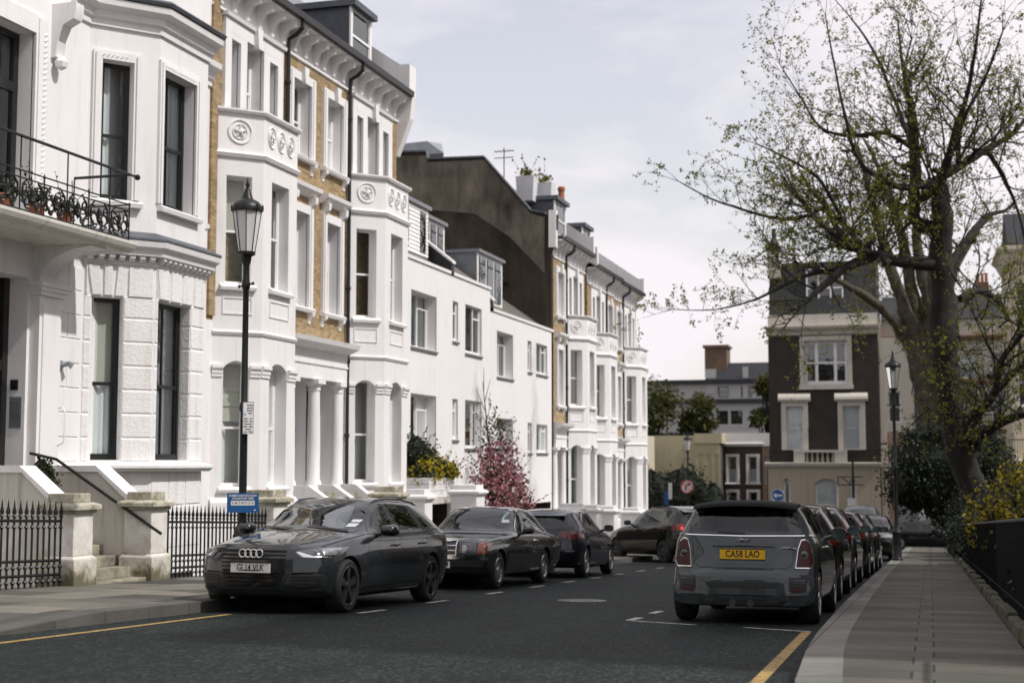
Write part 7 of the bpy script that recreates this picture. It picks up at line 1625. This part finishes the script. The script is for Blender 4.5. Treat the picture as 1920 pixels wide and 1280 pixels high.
r = random.Random(9); y = 41.4; g = gz(y); t = shrub('blossom_tree', 'small tree covered in pink blossom in front of the farther low white house', 'tree', (-12.4, y, g), [(-12.4, 41.4, .3, .7, 1.9, .8), (-12.3, 40.2, .9, .6, 1.0, .7), (-12.5, 42.3, .4, .6, 1.2, .7), (-12.4, 43.4, -.2, .5, 1.2, .45), (-12.5, 41.5, 1.3, .5, .9, .6), (-12.3, 40.0, .2, .6, .9, .6)], 3600, .10, ['blossom', 'blossom', 'bronze leaf'], 45, core=.2, trunk=[([(-12.4, y, g), (-12.4, y, -.4), (-12.45, y + .1, .8)], [.09, .07, .04]), ([(-12.4, y, -.5), (-12.4, y - .8, .6)], [.05, .02]), ([(-12.4, y, -.4), (-12.4, y + 1.2, .5)], [.05, .02])], sprig=10)
shrub('leafy_climber', 'wispy bronze-green young tree rising above the pink blossom', 'tree', (-12.9, 42, gz(42)), [(-12.9, 41.9, 1.5, .5, 1.0, .9), (-12.9, 42.2, 2.3, .4, .8, .6)], 520, .09, ['bronze leaf', 'bronze leaf', 'mid leaf'], 46, core=0, trunk=[([(-12.9, 42, gz(42)), (-12.9, 41.9, 1), (-12.9, 41.2, 3.0), (-12.9, 41.0, 3.6)], [.05, .035, .015, .006])] + [([(-12.9, 41.8 - .1 * k, 1.2 + .3 * k), (-12.9 + r.uniform(-.3, .3), 41.5 + r.uniform(-1.2, 1.2), 1.9 + .3 * k)], [.014, .005]) for k in range(8)], sprig=6)
# far end
g = gz(92); shrub('dark_hedge', 'dense dark hedge at the far junction behind the no right turn sign', 'hedge', (-16, 93, g), [(-17.6, 93, -1.4, 1.6, 1.5, 2.2), (-15.6, 93.3, -1.2, 1.7, 1.5, 2.2), (-13.8, 93, -1.8, 1.3, 1.5, 1.7), (-12.4, 93.4, -2.6, 1.0, 1.3, 1.1), (-18.8, 92, -1.6, 1.0, 1.2, 2.0)], 6500, .2, ['dark leaf'], 51, core=.85, sprig=6)
def far_tree(label, x, y, top, rad, seed, mats=('olive leaf', 'mid leaf')):
    r = random.Random(seed); g = gz(y); B = []
    for _ in range(13): a = r.random() * 6.3; q = rad * r.uniform(.2, .75); B.append((x + math.cos(a) * q, y + math.sin(a) * q, r.uniform(g + (top - g) * .5, top - rad * .3), rad * r.uniform(.3, .5), rad * r.uniform(.3, .5), rad * r.uniform(.25, .45)))
    T = [([(x, y, g), (x, y, g + (top - g) * .5)], [.3, .22])] + [([(x, y, g + (top - g) * .4), b[:3]], [.14, .04]) for b in B]
    shrub('leafy_tree', label, 'tree', (x, y, g), B, 4500, .34, list(mats), seed, 'leafy trees beyond the junction', T, core=0)
far_tree('broad olive-leaved tree behind the yellow building', -24.4, 128, 10.0, 4.4, 61); far_tree('smaller olive tree just right of the broad one behind the yellow building', -20.9, 131, 7.6, 2.3, 62); far_tree('thin olive tree touching the dark brick house', -13.3, 125, 8.8, 1.7, 63)
for k, (t0, p) in enumerate(PLANTERS):
    shrub('roof_plant', ('green shrub sprouting from the larger roof planter', 'yellowish shrub sprouting from the smaller roof planter')[k], 'plant', p, [(p[0], p[1], p[2] + .2, .45, .45, .25)], 110, .15, ['mid leaf', 'sunny leaf'], 70 + k, core=0, sprig=4)
for k, (y, lab) in enumerate(((19.4, 'leftmost terracotta pot of dark leaves on the iron balcony'), (20.3, 'middle terracotta pot of dark leaves on the iron balcony'), (21.1, 'rightmost pot on the iron balcony, by the scroll railing'))):
    shrub('balcony_plant', lab, 'pot plant', (-14.2, y, 5.2), [(-14.2, y, 5.55, .2, .26, .2)], 170, .08, ['dark leaf', 'mid leaf'], 80 + k, core=0, sprig=5); m = MB(); m.lathe((-14.2, y, 5.2), [(.1, 0), (.14, .22), (.15, .23), (.13, .25)], 12); m.build('pot', 'terracotta', bpy.data.objects[('balcony_plant' if k == 0 else 'balcony_plant.%03d' % k)], smooth=35)

# ------------------------------------------------------------------ world, sun, camera
w = bpy.data.worlds.new('World'); SC.world = w; w.use_nodes = True; nt = w.node_tree; bg = nt.nodes['Background']
SUN_EL, SUN_AZ = R(50), R(-6)       # azimuth measured from +x towards +y
sky = nt.nodes.new('ShaderNodeTexSky'); sky.sky_type = 'NISHITA'; sky.sun_disc = False; sky.sun_elevation = SUN_EL; sky.sun_rotation = R(90) - SUN_AZ; sky.air_density = 1.2; sky.dust_density = 2.; sky.ozone_density = 1
tc = nt.nodes.new('ShaderNodeTexCoord'); mp = nt.nodes.new('ShaderNodeMapping'); mp.inputs['Scale'].default_value = (1, 1, 3.2); mp.inputs['Location'].default_value = (.35, .1, .2); L(nt, tc.outputs['Generated'], mp.inputs[0])
n1 = node(nt, 'ShaderNodeTexNoise', Scale=2.6, Detail=7, Roughness=.55, Distortion=.35); L(nt, mp.outputs[0], n1.inputs['Vector'])
n2 = node(nt, 'ShaderNodeTexNoise', Scale=1.1, Detail=4, Roughness=.5); L(nt, mp.outputs[0], n2.inputs['Vector'])
cl = ramp(nt, n2.outputs[0], [(.3, (8.3, 7.95, 8.6)), (.6, (9.8, 9.2, 9.6))])
fac = ramp(nt, n1.outputs[0], [(.36, (.5, .5, .5)), (.52, (1, 1, 1))])
hue = mix(nt, 1., sky.outputs[0], (2.0, 1.72, 1.5), 'MULTIPLY')
L(nt, mix(nt, fac, hue, cl), bg.inputs['Color']); bg.inputs['Strength'].default_value = .1
sl = bpy.data.lights.new('Sun', 'SUN'); sl.energy = 3.7; sl.angle = R(1.2); sl.color = (1, .965, .92); so = bpy.data.objects.new('Sun', sl); COL.objects.link(so)
sd = Vector((math.cos(SUN_EL) * math.cos(SUN_AZ), math.cos(SUN_EL) * math.sin(SUN_AZ), math.sin(SUN_EL))); so.rotation_euler = sd.to_track_quat('Z', 'Y').to_euler(); so.location = (20, 10, 40)
cd = bpy.data.cameras.new('Camera'); co = bpy.data.objects.new('Camera', cd); COL.objects.link(co); SC.camera = co
cd.sensor_width = 36; cd.lens = 50.0; cd.clip_end = 2000; cd.clip_start = .1
co.location = (0, 0, 1.12); co.rotation_euler = (R(90 + 4.929), 0, R(16.285))
cd.dof.use_dof = True; cd.dof.focus_distance = 18.0; cd.dof.aperture_fstop = 1.6; cd.dof.aperture_blades = 7
SC.view_settings.view_transform = 'Standard'; SC.view_settings.look = 'None'; SC.view_settings.exposure = 0; SC.view_settings.gamma = 1
